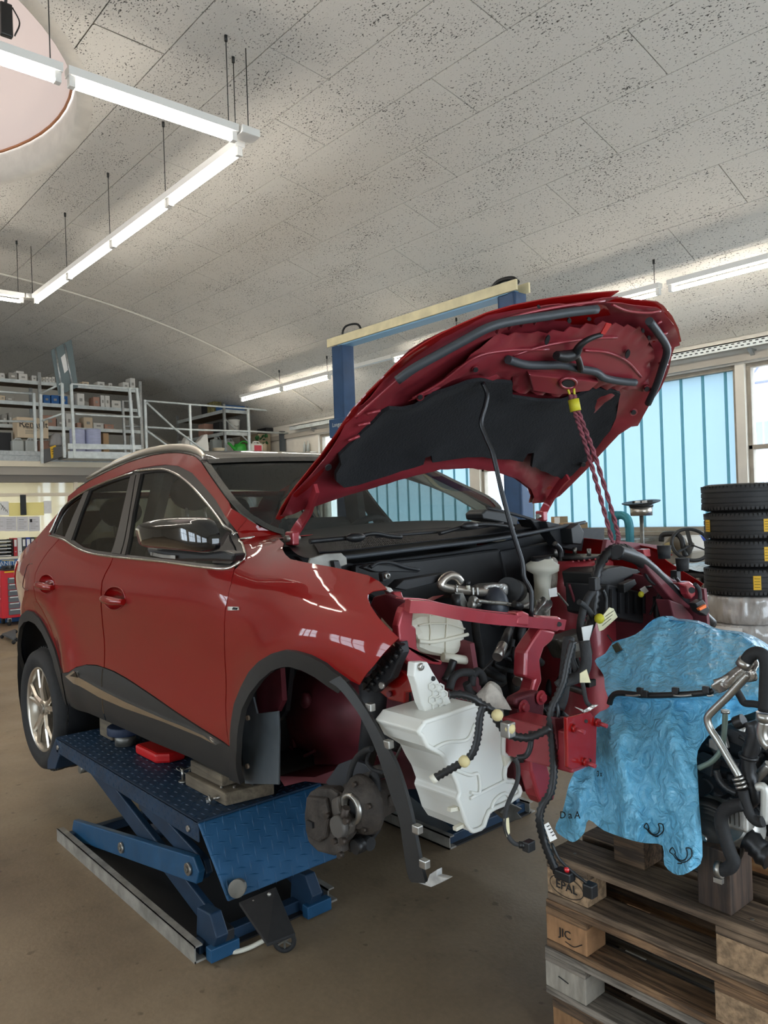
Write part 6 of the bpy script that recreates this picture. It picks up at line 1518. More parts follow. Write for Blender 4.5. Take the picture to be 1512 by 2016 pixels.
en = T('engine', 'removed car engine with hoses and pipes standing on the wooden pallets', 'engine', (-.95, 2.3, .657))
MB().prism([(-1.34, 2.14, .72), (-1.30, 2.14, .98), (-.72, 2.14, .98), (-.66, 2.14, .80), (-.72, 2.14, .70)], (0, .40, 0)).build('engine_block', K['blk2'], en, bevel=.02)
MB().prism([(-1.28, 2.26, .98), (-1.26, 2.30, 1.06), (-.76, 2.30, 1.06), (-.74, 2.26, .98)], (0, .28, 0)).build('cylinder_head', K['gmet'], en, bevel=.015)
MB().prism([(-1.22, 2.36, 1.06), (-1.20, 2.37, 1.10), (-.80, 2.37, 1.10), (-.78, 2.36, 1.06)], (0, .18, 0)).build('engine_cover', K['black'], en, bevel=.012)
MB().prism([(-1.10, 2.18, .66), (-1.14, 2.18, .72), (-.74, 2.18, .72), (-.80, 2.18, .66)], (0, .28, 0)).build('oil_pan', K['alu'], en, bevel=.012)
MB().prism([(-.70, 2.16, .72), (-.70, 2.16, 1.04), (-.70, 2.24, 1.08), (-.70, 2.48, 1.08), (-.70, 2.52, .74), (-.70, 2.34, .68)], (.05, 0, 0)).build('timing_cover', K['gmet'], en, bevel=.01)
for k, (y, z, r) in enumerate(((2.34, .78, .075), (2.26, .98, .05), (2.42, .96, .055), (2.22, .86, .035))):
    q = MB().lathe([(.001, .03), (r * .3, .03), (r * .4, .018), (r * .85, .018), (r * .9, .034), (r, .034), (r, .0)], (-.65, y, z), (1, 0, 0), 26).build('idler_pulley', K['gmet'] if k % 2 else K['black'], en); MB().cyl((-.62, y, z), (-.612, y, z), r * .18, 6).build('pulley_bolt', K['steel'], q)
al = MB().lathe([(.02, 0), (.06, .005), (.07, .03), (.07, .11), (.06, .135), (.02, .14)], (-.80, 2.08, .93), (.9, -.3, 0), 24).build('alternator', K['alu'], en)
for k in range(12): a_ = 2 * pi * k / 12; MB().bar((-.79 + .02, 2.075 + .055 * cos(a_), .93 + .055 * sin(a_)), (-.69, 2.045 + .066 * cos(a_), .93 + .066 * sin(a_)), .008, .012).build('vent_bar', K['gmet'], al)
for k in range(4): MB().tube([(-1.18 + .13 * k, 2.28, 1.0), (-1.18 + .13 * k, 2.20, 1.03), (-1.17 + .13 * k, 2.15, .98), (-1.16 + .13 * k, 2.14, .90)], .024, 10, res=4).build('intake_runner', K['black'], en)
MB().cyl((-1.20, 2.135, .88), (-.74, 2.135, .88), .032, 14).build('intake_plenum', K['black'], en)
for k in range(6): MB().cyl((-1.24 + .09 * k, 2.13, .74 + .02 * (k % 2)), (-1.24 + .09 * k, 2.145, .74 + .02 * (k % 2)), .012, 6).build('block_bolt', K['steel'], en)
MB().cyl((-.95, 2.06, .76), (-.95, 2.15, .76), .038, 18).build('oil_filter', K['blk2'], en)
EY = 1.97
pc = onY(1388, 1648, 1.955)
pu = MB().lathe([(.001, .012), (.03, .012), (.05, .004), (.055, .014), (.064, .004), (.070, .014), (.076, .004), (.082, .014), (.086, .004), (.088, .016), (.094, .016), (.096, .0), (.096, -.03), (.001, -.03)], pc, (.25, -1, 0), 40).build('belt_pulley', mat('pulley_iron', C(58, 55, 52), .45, .5), en)
MB().cyl(pc, pc + Vector((.0, -.02, 0)), .014, 8).build('pulley_bolt', K['steel'], pu)
def eh(name, px, Y, r, m, corr=0, parent=en, res=5): return hose(name, [onY(x, y, Y + (0 if len(q) < 1 else q[0])) for x, y, *q in px], r, m, res, 12, corr, parent)
K['aluP'] = mat('aluminium_pipe', C(176, 174, 168), .3, .9, var=.15, vscale=12)
eh('refrigerant_pipe', [(1475, 1327), (1460, 1342), (1430, 1374), (1403, 1400), (1393, 1414), (1398, 1434), (1412, 1456), (1432, 1490), (1448, 1517), (1454, 1528)], 1.88, .0095, K['aluP'])
eh('refrigerant_hose', [(1462, 1555), (1468, 1580), (1478, 1606), (1492, 1618), (1502, 1618)], 1.88, .0125, K['rubber'])
for k in range(3): MB().cyl(onY(1452 + 3.2 * k, 1530 + 8 * k, 1.88), onY(1454 + 3.2 * k, 1535 + 8 * k, 1.88), .0145, 14).build('ferrule', K['aluP'], en)
eh('suction_hose', [(1468, 1303), (1478, 1290), (1492, 1285), (1504, 1292), (1509, 1310), (1508, 1350), (1506, 1400)], 1.86, .0155, K['rubber'])
for a, b in (((1462, 1312), (1470, 1300)), ((1505, 1403), (1504, 1420))): MB().cyl(onY(*a, 1.86), onY(*b, 1.86), .0185, 14).build('ferrule', K['aluP'], en)
eh('suction_pipe', [(1504, 1420), (1500, 1440), (1504, 1458), (1515, 1470)], 1.86, .013, K['aluP'])
MB().grid(lambda u, w: onY(1403 + 86 * u + 3 * sin(9 * w), 1352 - 36 * u + (28 + 14 * u) * (w - .5) + 3 * sin(8 * u), 1.885 - .012 * sin(pi * w) - .006 * sin(11 * u + 5 * w)), 14, 8).build('foil_junction', K['foil'], en, solid=.004)
eh('coolant_bend', [(1449, 1357), (1458, 1372), (1466, 1384), (1485, 1386), (1512, 1392)], 1.93, .009, K['rubber'])
eh('dipstick_tube', [(1428, 1402), (1427, 1425), (1424, 1455), (1418, 1480), (1400, 1500), (1376, 1512)], 1.93, .007, mat('green_grey_tube', C(120, 138, 128), .4, .4))
MB().cyl(onY(1428, 1398, 1.93), onY(1428, 1404, 1.93), .011, 14).build('tube_collar', K['aluP'], en)
eh('radiator_hose', [(1478, 1420), (1486, 1440), (1482, 1465), (1474, 1490), (1473, 1520), (1480, 1550), (1482, 1572), (1470, 1580)], 1.92, .021, K['corr'], .16)
MB().cyl(onY(1474, 1486, 1.92), onY(1473, 1492, 1.92), .0235, 16).build('hose_clamp', K['black'], en)
eh('coolant_hose', [(1466, 1583), (1440, 1588), (1424, 1600), (1420, 1620), (1428, 1650), (1438, 1680), (1444, 1695), (1436, 1708), (1420, 1713)], 1.88, .0165, K['rubber'])
cp_ = onY(1416, 1712, 1.88); MB().cyl(cp_ + Vector((-.006, -.0, .0)), cp_ + Vector((.008, 0, .002)), .020, 14).build('spring_clamp', K['steel'], en); MB().box(cp_ + Vector((.0, -.005, -.025)), (.022, .012, .012)).build('clamp_ear', K['steel'], en)
eh('intake_hose', [(1470, 1650), (1486, 1662), (1500, 1680), (1515, 1690)], 1.96, .030, K['corr'], .16)
MB().cyl(onY(1440, 1620, 1.97), onY(1478, 1640, 2.02), .05, 24).build('compressor', K['alu'], en)
MB().box(onY(1452, 1610, 1.95), (.07, .05, .05)).build('compressor_head', K['alu'], en, bevel=.008)
for k in range(4): MB().box(onY(1436 + 9 * k, 1600 + 3 * k, 1.925), (.008, .02, .05)).build('casting_fin', K['alu'], en)
MB().prism(oY([(1376, 1572), (1410, 1582), (1440, 1598), (1425, 1612), (1400, 1600), (1378, 1596)], 1.98), (0, .06, 0)).build('pump_bracket', K['alu'], en, bevel=.006)
MB().cyl(onY(1400, 1590, 1.96), onY(1403, 1592, 1.99), .013, 10).build('bracket_bolt', K['steel'], en)
MB().prism(oY([(1394, 1455), (1425, 1448), (1432, 1475), (1410, 1480), (1395, 1472)], 1.97), (0, .02, 0)).build('valve_bracket', K['gmet'], en, bevel=.004)
eh('alu_pipe', [(1486, 1535), (1500, 1520), (1515, 1505)], 1.95, .012, K['aluP']); eh('alu_pipe', [(1490, 1550), (1504, 1550), (1506, 1580), (1504, 1620)], 1.90, .010, mat('grey_pipe', C(196, 196, 190), .4, .4))
random.seed(11)
for k in range(30):
    x = random.uniform(1382, 1508); y = random.uniform(1425, 1600); Y = random.uniform(1.99, 2.08)
    m_ = random.choice([K['blk2'], K['black'], K['gmet'], K['blacksat'], K['alu'], K['blk2']])
    if k % 3 == 0: MB().cyl(onY(x, y, Y), onY(x + random.uniform(-14, 14), y + random.uniform(6, 20), Y), random.uniform(.008, .022), 10).build('engine_fitting', m_, en)
    elif k % 3 == 1: MB().box(onY(x, y, Y), (random.uniform(.02, .06), .05, random.uniform(.015, .05)), Matrix.Rotation(random.uniform(-.5, .5), 3, 'Y')).build('engine_fitting', m_, en, bevel=.004)
    else: hose('engine_wire', oY([(x, y), (x + 12, y + 8), (x + 20, y + 24), (x + random.uniform(0, 30), y + 40)], Y - .03), random.uniform(.004, .009), random.choice([K['rubber'], K['corr'], K['loom']]), 4, 8, 0, en)
eh('connector', [(1448, 1424), (1458, 1420), (1464, 1418)], 1.92, .016, K['black']); eh('side_hose', [(1410, 1515), (1416, 1535), (1432, 1552), (1452, 1562)], 1.94, .010, K['corr'], .1)
rl = eh('wiring_rail', [(1200, 1386), (1204, 1373), (1215, 1365), (1240, 1366), (1269, 1369), (1329, 1368), (1389, 1364), (1419, 1354), (1436, 1342)], 1.985, .0085, K['black'])
for x, y in ((1260, 1358), (1270, 1364), (1330, 1358), (1390, 1356)): MB().box(onY(x, y + 2, 1.975), (.018, .012, .018)).build('rail_clip', K['black'], en, bevel=.002)
for x0, x1 in ((1232, 1262), (1326, 1362), (1392, 1404)): eh('rail_strip', [(x0, 1369), ((x0 + x1) / 2, 1370), (x1, 1368)], 1.974, .003, K['aluP'])

# blue plastic bag sheet
OUT = [(1171, 1301), (1191, 1287), (1209, 1264), (1251, 1249), (1296, 1215), (1320, 1219), (1368, 1227), (1419, 1242), (1467, 1255), (1490, 1279), (1500, 1320), (1501, 1376), (1496, 1397), (1431, 1420), (1404, 1439), (1374, 1478), (1374, 1529), (1377, 1589), (1383, 1686), (1365, 1712), (1335, 1723), (1308, 1703), (1304, 1665), (1270, 1660), (1239, 1653), (1189, 1635), (1159, 1614), (1150, 1640), (1132, 1657), (1117, 1653), (1093, 1632), (1108, 1596), (1120, 1544), (1135, 1511), (1150, 1470), (1172, 1409), (1200, 1391), (1191, 1355), (1188, 1329)]
YT = [(1200, 2.47), (1225, 2.42), (1262, 2.30), (1300, 2.20), (1345, 2.09), (1368, 2.015), (1385, 2.03), (1410, 2.00), (1440, 1.965), (1500, 1.93), (1600, 1.895), (1680, 1.875), (1730, 1.87)]
def plY(px, py):
    y = lut(YT, py)
    y += .10 * sm(1400, 1500, px) * sm(1420, 1360, py) * 0
    f1 = px * .018 - py * .006
    low = sm(1380, 1480, py); up = sm(1400, 1350, py)
    fold = .026 * math.sin(px * .055 - py * .012 + 1.3 * NZ.noise(Vector((px * .01, py * .006, 1)))) * (.25 + .75 * low)
    fold += .062 * (abs(NZ.noise(Vector((px * .013 + py * .004, py * .007 - px * .006, 3.3)))) - .2)
    fold += .030 * (abs(NZ.noise(Vector((px * .035, py * .022, 7)))) - .2)
    fold += .013 * (abs(NZ.noise(Vector((px * .10, py * .07, 5)))) - .2) * (.5 + up)
    return y + fold
def plZone(px, py): return plY(px, py)
pv, pf = panel2d(crv2(OUT, 3, True), (), 4.5)
v3 = [onY(x, y, plY(x, y)) for x, y in pv]
def plastic(name, col, frac, tr, rough):
    m = bpy.data.materials.new(name); m.use_nodes = True; nt = m.node_tree; b = nt.nodes['Principled BSDF']; L = nt.links
    b.inputs['Base Color'].default_value = col; b.inputs['Roughness'].default_value = rough; b.inputs['Specular IOR Level'].default_value = .6; b.inputs['Coat Weight'].default_value = 1.; b.inputs['Coat Roughness'].default_value = .1
    t = nt.nodes.new('ShaderNodeBsdfTranslucent'); t.inputs[0].default_value = col; x = nt.nodes.new('ShaderNodeMixShader'); x.inputs[0].default_value = frac
    q = nt.nodes.new('ShaderNodeBsdfTransparent'); q.inputs[0].default_value = (.35, .78, .95, 1); y = nt.nodes.new('ShaderNodeMixShader'); y.inputs[0].default_value = tr
    L.new(b.outputs[0], x.inputs[1]); L.new(t.outputs[0], x.inputs[2]); L.new(x.outputs[0], y.inputs[1]); L.new(q.outputs[0], y.inputs[2]); L.new(y.outputs[0], nt.nodes['Material Output'].inputs[0])
    tc = nt.nodes.new('ShaderNodeTexCoord'); n = nt.nodes.new('ShaderNodeTexNoise'); n.inputs['Scale'].default_value = 34; n.inputs['Detail'].default_value = 5; n.inputs['Distortion'].default_value = .8; L.new(tc.outputs['Object'], n.inputs[0])
    k = nt.nodes.new('ShaderNodeBump'); k.inputs['Strength'].default_value = .8; k.inputs['Distance'].default_value = .03; L.new(n.outputs[0], k.inputs['Height']); L.new(k.outputs[0], b.inputs['Normal']); L.new(k.outputs[0], b.inputs['Coat Normal'])
    return m
K['bag'] = plastic('blue_plastic_sheet', (.22, .68, 1.0, 1), .15, .10, .3)
bag = T('plastic_sheet', 'crumpled translucent blue plastic bag draped over the engine on the pallets', 'plastic sheet', (-1.15, 2.0, .58))
e0 = crv([onY(x, y, plY(x, y)) for x, y in OUT[1:11]], 5); ms = MB(); ne = len(e0)
ms.grid(lambda u, w: e0[min(int(round(w * (ne - 1))), ne - 1)] + Vector((-.03 * u, .30 * sin(u * 1.5) + .012 * sin(w * 37 + u * 5), -.30 * u * u - .02 * sin(w * 23) * u)), 8, ne - 1)
ms.build('sheet_back', K['bag'], bag)
bg_o = MB().add(v3, [f for f in pf], True).build('sheet', K['bag'], bag)
# printed marks on the bag: hand arrows and letters
def onbag(x, y): return onY(x, y, plY(x, y) - .003)
def stroke(px, closed=False, r=.0015): MB().tube(crv([onbag(x, y) for x, y in px], 3, closed), r, 4, closed=closed).build('print', K['ink'], bag)
def arrow(cx, cy, s):
    stroke([(cx - 19 * s, cy - 9 * s), (cx - 14 * s, cy - 16 * s), (cx - 9 * s, cy - 7 * s), (cx - 10 * s, cy - 4 * s), (cx - 4 * s, cy + 4 * s), (cx + 4 * s, cy + 6 * s), (cx + 10 * s, cy + 1 * s), (cx + 11 * s, cy - 8 * s), (cx + 9 * s, cy - 15 * s), (cx + 17 * s, cy - 14 * s), (cx + 19 * s, cy - 2 * s), (cx + 11 * s, cy + 7 * s), (cx + 2 * s, cy + 9 * s), (cx - 8 * s, cy + 3 * s), (cx - 13 * s, cy - 4 * s)], True)
arrow(1287, 1637, 1.0); arrow(1340, 1687, 1.15)
stroke([(1290, 1647), (1296, 1647)]); stroke([(1334, 1700), (1342, 1700)])
def letters(body, size, x, y, ux, uy, spots):
    p = onbag(x, y); r = onbag(x + 12, y) - p; u = p - onbag(x, y + 12); text('print', body, size, p + Vector((0, -.004, 0)), r, u, K['ink'], bag)
letters('D a A', .036, 1124, 1604, 1, 0, 0); letters('D x', .026, 1182, 1523, 1, 0, 0)
o = MB().prism([onY(x, y, plY(x, y) - .006) for x, y in [(1207, 1270), (1217, 1264), (1226, 1279), (1215, 1285)]], (0, -.008, 0)).build('loose_connector', K['black']); tag(o, 'small black electrical connector lying on the blue plastic', 'connector')
hose('lead', oY([(1196, 1250), (1203, 1260), (1210, 1268)], 2.3), .003, K['black'], 3, 6, 0, o)

# ================================================================== tyre stack
def tyre_mesh(R, Wd):
    h = Wd / 2
    prof = [(.215, -h * .75), (.24, -h * .95), (R - .05, -h), (R - .015, -h * .9), (R, -h * .72), (R, -h * .42), (R - .006, -h * .40), (R - .006, -h * .36), (R, -h * .34), (R, -h * .03), (R - .006, -h * .02), (R - .006, h * .02), (R, h * .03), (R, h * .34), (R - .006, h * .36), (R - .006, h * .40), (R, h * .42), (R, h * .72), (R - .015, h * .9), (R - .05, h), (.24, h * .95), (.215, h * .75), (.215, -h * .75)]
    return MB().lathe(prof, (0, 0, 0), (0, 0, 1), 56)
TC = Vector((-2.80, 6.36, 0)); TH = .2235
K['sticker'] = mat('yellow_label', C(222, 176, 34), .6); K['tyre'] = mat('tyre_rubber', C(30, 30, 31), .6, var=.15, vscale=30)
names = ['topmost black tyre of the stack by the window', 'second tyre from the top with a yellow label on its left', 'third black tyre from the top of the stack', 'lowest bare tyre with a yellow label, resting upon wrapped tyres']
for i in range(4):
    c = TC + Vector((random.uniform(-.012, .012), random.uniform(-.012, .012), 1.774 - TH * (i + .5)))
    t = T('tyre', names[i], 'tyre', c - Vector((0, 0, TH / 2)), random.uniform(0, 6), 'bare tyres of the stack'); t.rotation_euler = (0, 0, 0)
    m_ = tyre_mesh(.33, TH * .99); m_.xf(Matrix.Translation((0, 0, TH / 2))); m_.build('carcass', K['tyre'], t, local=True, split=50)
    mb = MB()
    for k in range(64):
        a = 2 * pi * k / 64 + .1 * i
        for s in (-1, 1): mb.box(Vector((.3262 * cos(a), .3262 * sin(a), TH / 2 + s * TH * .375)), (.010, .021, TH * .11), Matrix.Rotation(a, 3, 'Z'))
    tb = mb.build('tread_blocks', K['tyre'], t, local=True); tb['kind'] = 'stuff'
    def sticker(px, w_, hgt):
        # angle on the tread where the pixel ray meets it
        d = ray(*px); p = CP + d * ((c.y - .2) / d.y); a = atan2(p.y - c.y, p.x - c.x)
        best = None
        for k in range(400):
            q = CP + d * (3 + k * .02)
            if (q.x - c.x) ** 2 + (q.y - c.y) ** 2 < .331 ** 2: best = q; break
        if best is None: return
        a = atan2(best.y - c.y, best.x - c.x)
        vs = [Vector((.3325 * cos(a + w_ * u), .3325 * sin(a + w_ * u), TH / 2 + hgt * v)) for v in (-1, 1) for u in (-1, -.5, 0, .5, 1)]
        st = MB().add(vs, [(j, j + 1, 6 + j, 5 + j) for j in range(4)], True).build('label_sticker', K['sticker'], t, local=True)
        for r in range(4): MB().tube([Vector((.3335 * cos(a + w_ * u), .3335 * sin(a + w_ * u), TH / 2 + hgt * (-.6 + .4 * r))) for u in (-.7, -.2, .3, .7)], .0015, 4).build('label_print', K['ink'], st, local=True)
    if i == 1: sticker((1394, 1035), .12, .048); sticker((1509, 1040), .09, .05)
    if i == 2: sticker((1508, 1092), .05, .055)
    if i == 3: sticker((1491, 1150), .085, .055)
K['wrap'] = mat('grey_plastic_wrap', C(168, 164, 160), .2, .0, .8, var=.12, vscale=5, bump=1.0, bscale=9, stretch=(2.2, 2.2, .8))
wl = ['wrapped tyre in crinkled grey plastic directly below the bare tyres', 'wrapped tyre with a white paper sheet on its side', 'wrapped tyre second from the floor of the stack', 'wrapped tyre at the bottom of the stack']
for i in range(4):
    z0 = .878 - .2195 * (i + 1); t = T('wrapped_tyre', wl[i], 'tyre', TC + Vector((.0, 0, z0)), 0, 'wrapped tyres of the stack')
    n, mm = 128, 14; vs = []; fs = []
    for j in range(mm + 1):
        ph = pi * j / mm; r0 = .335 - .035 * (1 - sin(ph)) ** 1.5 if 0 < j < mm else .2; zz = .2195 * (1 - cos(ph)) / 2
        for k in range(n):
            a = 2 * pi * k / n; r = r0 + .014 * NZ.noise(Vector((cos(a) * 3, sin(a) * 3, i * 5 + j * .3))) + .022 * abs(NZ.noise(Vector((cos(a) * 9, sin(a) * 9, i * 7 + j * .12))))
            vs.append((r * cos(a), r * sin(a), zz))
    for j in range(mm):
        for k in range(n): fs.append((j * n + k, j * n + (k + 1) % n, (j + 1) * n + (k + 1) % n, (j + 1) * n + k))
    fs += [tuple(reversed(range(n))), tuple(mm * n + k for k in range(n))]
    MB().add(vs, fs, True).build('wrapping', K['wrap'], t, local=True)
    if i == 1:
        a0 = atan2(-.72, -.12); R_ = .352
        vs = [Vector((R_ * cos(a0 + u), R_ * sin(a0 + u), z)) for z in (.02, .20) for u in [-.42 + .07 * k for k in range(13)]]
        sh = MB().add(vs, [(k, k + 1, 14 + k, 13 + k) for k in range(12)], True).build('paper_sheet', K['paper'], t, local=True)
        a1 = a0 + .26; p = Vector((R_ * cos(a1) * 1.004, R_ * sin(a1) * 1.004, .07)) + Vector((TC.x, TC.y, z0)); text('lettering', 'Civic', .05, p, (-sin(a1), cos(a1), 0), (0, 0, 1), K['ink'], t)

# ================================================================== things along the window wall
K['teal'] = mat('teal_paint', C(48, 128, 140), .4, .1, var=.1, vscale=8)
tj = T('teal_hoist_frame', 'bent teal steel tube frame standing before the turquoise window', 'frame', (onY(1240, 1050, 9.1).x, 9.1, 0))
MB().tube([onY(1208, 1018, 9.1), onY(1222, 1014, 9.1), onY(1234, 1020, 9.1), onY(1239, 1036, 9.1), onY(1240, 1060, 9.1), Vector((onY(1240, 1060, 9.1).x, 9.1, .02))], .055, 12, res=5).build('tube', K['teal'], tj)
q = onY(1208, 1018, 9.1); MB().lohi((q.x - .05, 9.05, 0), (q.x + .05, 9.15, q.z + .08)).build('post', K['teal'], tj)
oc = onY(1262, 990, 8.7); od = T('oil_drain_stand', 'round black drain pan on a thin stand with a silver drum below the rim', 'drain stand', (oc.x, 8.7, 0))
MB().lathe([(.001, -.03), (.12, -.03), (.225, .0), (.235, .012), (.225, .014), (.12, -.015), (.001, -.015)], oc, (.0, -.12, 1), 36).build('pan', K['black'], od)
MB().cyl(oc - Vector((0, 0, .05)), oc - Vector((0, 0, .16)), .14, 28, .13).build('drum', K['satin'], od); MB().cyl(oc - Vector((0, 0, .025)), oc - Vector((0, 0, .05)), .145, 28).build('collar', K['black'], od)
MB().cyl(oc - Vector((0, 0, .16)), (oc.x, 8.7, .7), .025, 10).build('stem', K['gmet'], od); MB().cyl((oc.x, 8.7, .0), (oc.x, 8.7, .7), .22, 20, .2).build('tank', K['gmet'], od)
for k in range(5): MB().box(oc + Vector((-.08 + .05 * k, -.03 * (k % 2), .012)), (.06, .04, .03), Matrix.Rotation(k, 3, 'Z')).build('scrap', K['white'] if k % 2 else K['black'], od, bevel=.004)
mw = T('garden_tractor', 'ride-on machine with a black steering wheel left of the tyre stack', 'tractor', (onY(1350, 1060, 8.0).x, 8.0, 0))
cw = onY(1360, 1072, 8.0); axw = Vector((.55, -.6, .55)).normalized(); u_ = axw.orthogonal().normalized(); v_ = axw.cross(u_)
MB().tube([cw + (u_ * cos(2 * pi * k / 32) + v_ * sin(2 * pi * k / 32)) * .20 for k in range(32)], .02, 8, closed=True).build('steering_wheel', K['black'], mw)
for a in (0, 2.1, 4.2): MB().bar(cw, cw + (u_ * cos(a) + v_ * sin(a)) * .2, .04, .015).build('wheel_spoke', K['black'], mw)
MB().cyl(cw, cw - axw * .5, .04, 10).build('column', K['gmet'], mw)
MB().prism(oY([(1302, 1072), (1318, 1056), (1345, 1056), (1362, 1085), (1358, 1110), (1340, 1115), (1312, 1110)], 8.1), (0, .4, 0)).build('cowling', mat('beige_cowling', C(150, 140, 124), .6), mw, bevel=.02)
MB().tube(oY([(1302, 1066), (1304, 1054), (1316, 1051), (1332, 1052), (1342, 1062), (1346, 1082), (1350, 1096)], 8.0), .03, 8, res=4).build('grab_bar', K['black'], mw)
MB().cyl(onY(1317, 1078, 8.05), onY(1317, 1078, 7.98), .06, 16).build('head_lamp', mat('lamp_yellow', C(170, 150, 100), .4), mw)
MB().lohi((cw.x - .5, 7.9, .25), (cw.x + .4, 8.6, .95)).build('body', K['blacksat'], mw, bevel=.03)
for dx in (-.4, .35): MB().cyl((cw.x + dx, 7.85, .25), (cw.x + dx, 7.7, .25), .25, 20).build('tyre', K['rubber'], mw)
K['bblue'] = mat('blue_drum_paint', C(24, 60, 150), .4)
bc_ = onY(1379, 1050, 9.15); bd = T('blue_drum', 'tall deep blue drum half hidden by the tyre stack', 'drum', (bc_.x, 9.15, 0))
MB().lathe([(.001, 0), (.30, 0), (.30, .3), (.31, .32), (.30, .34), (.30, .72), (.31, .74), (.30, .76), (.30, 1.2), (.29, 1.22), (.001, 1.22)], (bc_.x, 9.15, 0), (0, 0, 1), 32).build('barrel', K['bblue'], bd)
hc = onY(1366, 1112, 6.9); ho_ = T('spare_engine', 'dark scrap engine topped with shiny silver foil beside the tyre stack', 'engine', (hc.x, 6.9, 0))
MB().lohi((hc.x - .26, 6.7, 0), (hc.x + .26, 7.1, hc.z - .05)).build('block', K['blk2'], ho_, bevel=.03)
MB().grid(lambda u, w: Vector((hc.x - .30 + .6 * u, 6.68 + .5 * w, hc.z - .03 + .05 * sin(pi * u) * sin(pi * w) + .012 * sin(14 * u + 9 * w))), 14, 10).build('foil', K['foil'], ho_)
for k in range(8): MB().box((hc.x - .2 + .06 * k, 6.68, hc.z - .12 - .05 * (k % 3)), (.04, .06, .05)).build('fitting', K['gmet'], ho_, bevel=.006)
K['card'] = mat('cardboard', C(170, 138, 102), .85, var=.06, vscale=10)
wb = T('workbench', 'low bench along the window wall behind the car', 'bench', (-7.0, 9.55, 0))
MB().lohi((-8.3, 9.2, 1.12), (-5.6, 9.95, 1.16)).build('top', K['railg'], wb)
for x in (-8.2, -7.0, -5.7): MB().lohi((x - .04, 9.25, 0), (x + .04, 9.35, 1.12)).build('leg', K['gmet'], wb)
for i, (x0, y0, x1, y1, lab) in enumerate([(1101, 1029, 1141, 1046, 'open cardboard box on the bench behind the left hood hinge'), (1085, 1017, 1102, 1030, 'small pale cardboard box behind the open cardboard box')]):
    a = onY(x0, y1, 9.4 + .2 * i); b = onY(x1, y0, 9.4 + .2 * i); o = MB().lohi((a.x, 9.4 + .2 * i, 1.162), (b.x, 9.6 + .2 * i, b.z)).build('cardboard_box', K['card']); tag(o, lab, 'box', 'boxes on the bench')
    MB().lohi((a.x + (b.x - a.x) * .4, 9.395 + .2 * i, 1.17), (b.x, 9.4 + .2 * i, b.z - .01)).build('label_side', K['paper'], o)

# ================================================================== mezzanine at the far end
XM = -14.8
def mx(x, y, X=XM): return onX(x, y, X)
MZ = 2.98
deck = S(MB().lohi((X0, 0.5, 2.80), (XM, YW, MZ)).build('floor_mezzanine', K['galv']))
S(MB().lohi((XM - .02, .5, 2.90), (XM + .02, 6.9, MZ)).build('trim_4', K['galv']))
S(MB().lohi((XM - .25, .5, 2.70), (XM - .005, YW, 2.89)).build('trim_5', K['cream']))
S(MB().lohi((XM - .3, .5, 2.55), (XM - .06, YW, 2.70)).build('trim_6', K['greyband']))
S(MB().lohi((XM - .3, .5, 2.42), (XM - .10, YW, 2.55)).build('trim_7', mat('dark_grey_band', C(120, 114, 106), .7)))
for y in (1.2, 6.9, 9.9): S(MB().lohi((XM - .25, y - .08, 0), (XM - .09, y + .08, 2.5)).build('trim_%d' % (8 + int(y)), K['cream']))
K['office'] = mat('office_cream', C(244, 232, 200), .8)
# office behind glass
S(MB().lohi((-17.6, .5, 0), (-17.5, YW, 2.8)).build('wall_office', K['office']))
S(MB().lohi((XM - .20, .5, 0), (XM - .10, YW, 1.25)).build('wall_office_front', K['office']))
gl = T('window_12', None, None, (XM - .12, 5, 1.25)); gl['kind'] = 'structure'
MB().lohi((XM - .15, .5, 1.25), (XM - .142, YW, 2.42)).build('pane', K['pane'], gl)
for y in (.6, 2.9, 5.2, 7.4, 9.6): MB().lohi((XM - .19, y - .03, 1.25), (XM - .11, y + .03, 2.42)).build('frame_post', K['cream'], gl)
MB().lohi((XM - .19, .5, 2.16), (XM - .11, YW, 2.22)).build('frame_rail', K['cream'], gl)
for i in range(3):
    y = 2.2 + i * 2.4
    t = T('office_lamp', ['office ceiling lamp panel at the left, seen through the glazing', 'middle office ceiling lamp panel behind the glazing', 'right office ceiling lamp panel hidden behind the car'][i], 'light', (-16.3, y, 2.74), 0, 'office ceiling lamps')
    MB().lohi((-16.6, y - .6, 2.74), (-16.0, y + .6, 2.795)).build('housing', K['white'], t); MB().lohi((-16.57, y - .57, 2.73), (-16.03, y + .57, 2.742)).build('diffuser', mat('office_diffuser_%d' % i, (1, 1, 1, 1), .5, emit=(1, .93, .8, 1), estr=9), t)
def sheetX(name, px, X, m, th=.01, parent=None): return MB().prism([onX(x, y, X) for x, y in px], (-th, 0, 0)).build(name, m, parent)
def rectX(name, x0, y0, x1, y1, X, m, depth=.3, parent=None, bevel=0):
    a = onX(x0, y1, X); b = onX(x1, y0, X)
    return MB().lohi((X - depth, a.y, a.z), (X, b.y, b.z)).build(name, m, parent, bevel=bevel)
XO = XM - .09
K['yellowp'] = mat('yellow_board', C(248, 232, 150), .7)
o = rectX('yellow_planner', 18, 989, 86, 1016, XO, K['yellowp'], .012); tag(o, 'long yellow planner sheet on the office glazing', 'planner')
o = rectX('map_sheet', -20, 987, 17, 1015, XO, K['paper'], .012); tag(o, 'white sheet with a dark zigzag drawing at the left picture edge', 'poster')
for k in range(4): MB().tube([onX(1 + 4 * k, 991 + 4 * k, XO + .003), onX(5 + 3 * k, 998 + 3 * k, XO + .003), onX(3 + 4 * k, 1003 + 2 * k, XO + .003)], .004, 4).build('drawing_line', K['ink'], o)
o = rectX('pale_sheet', 87, 986, 101, 1011, XO, K['paper'], .012); tag(o, 'pale blank sheet right of the yellow planner', 'poster')
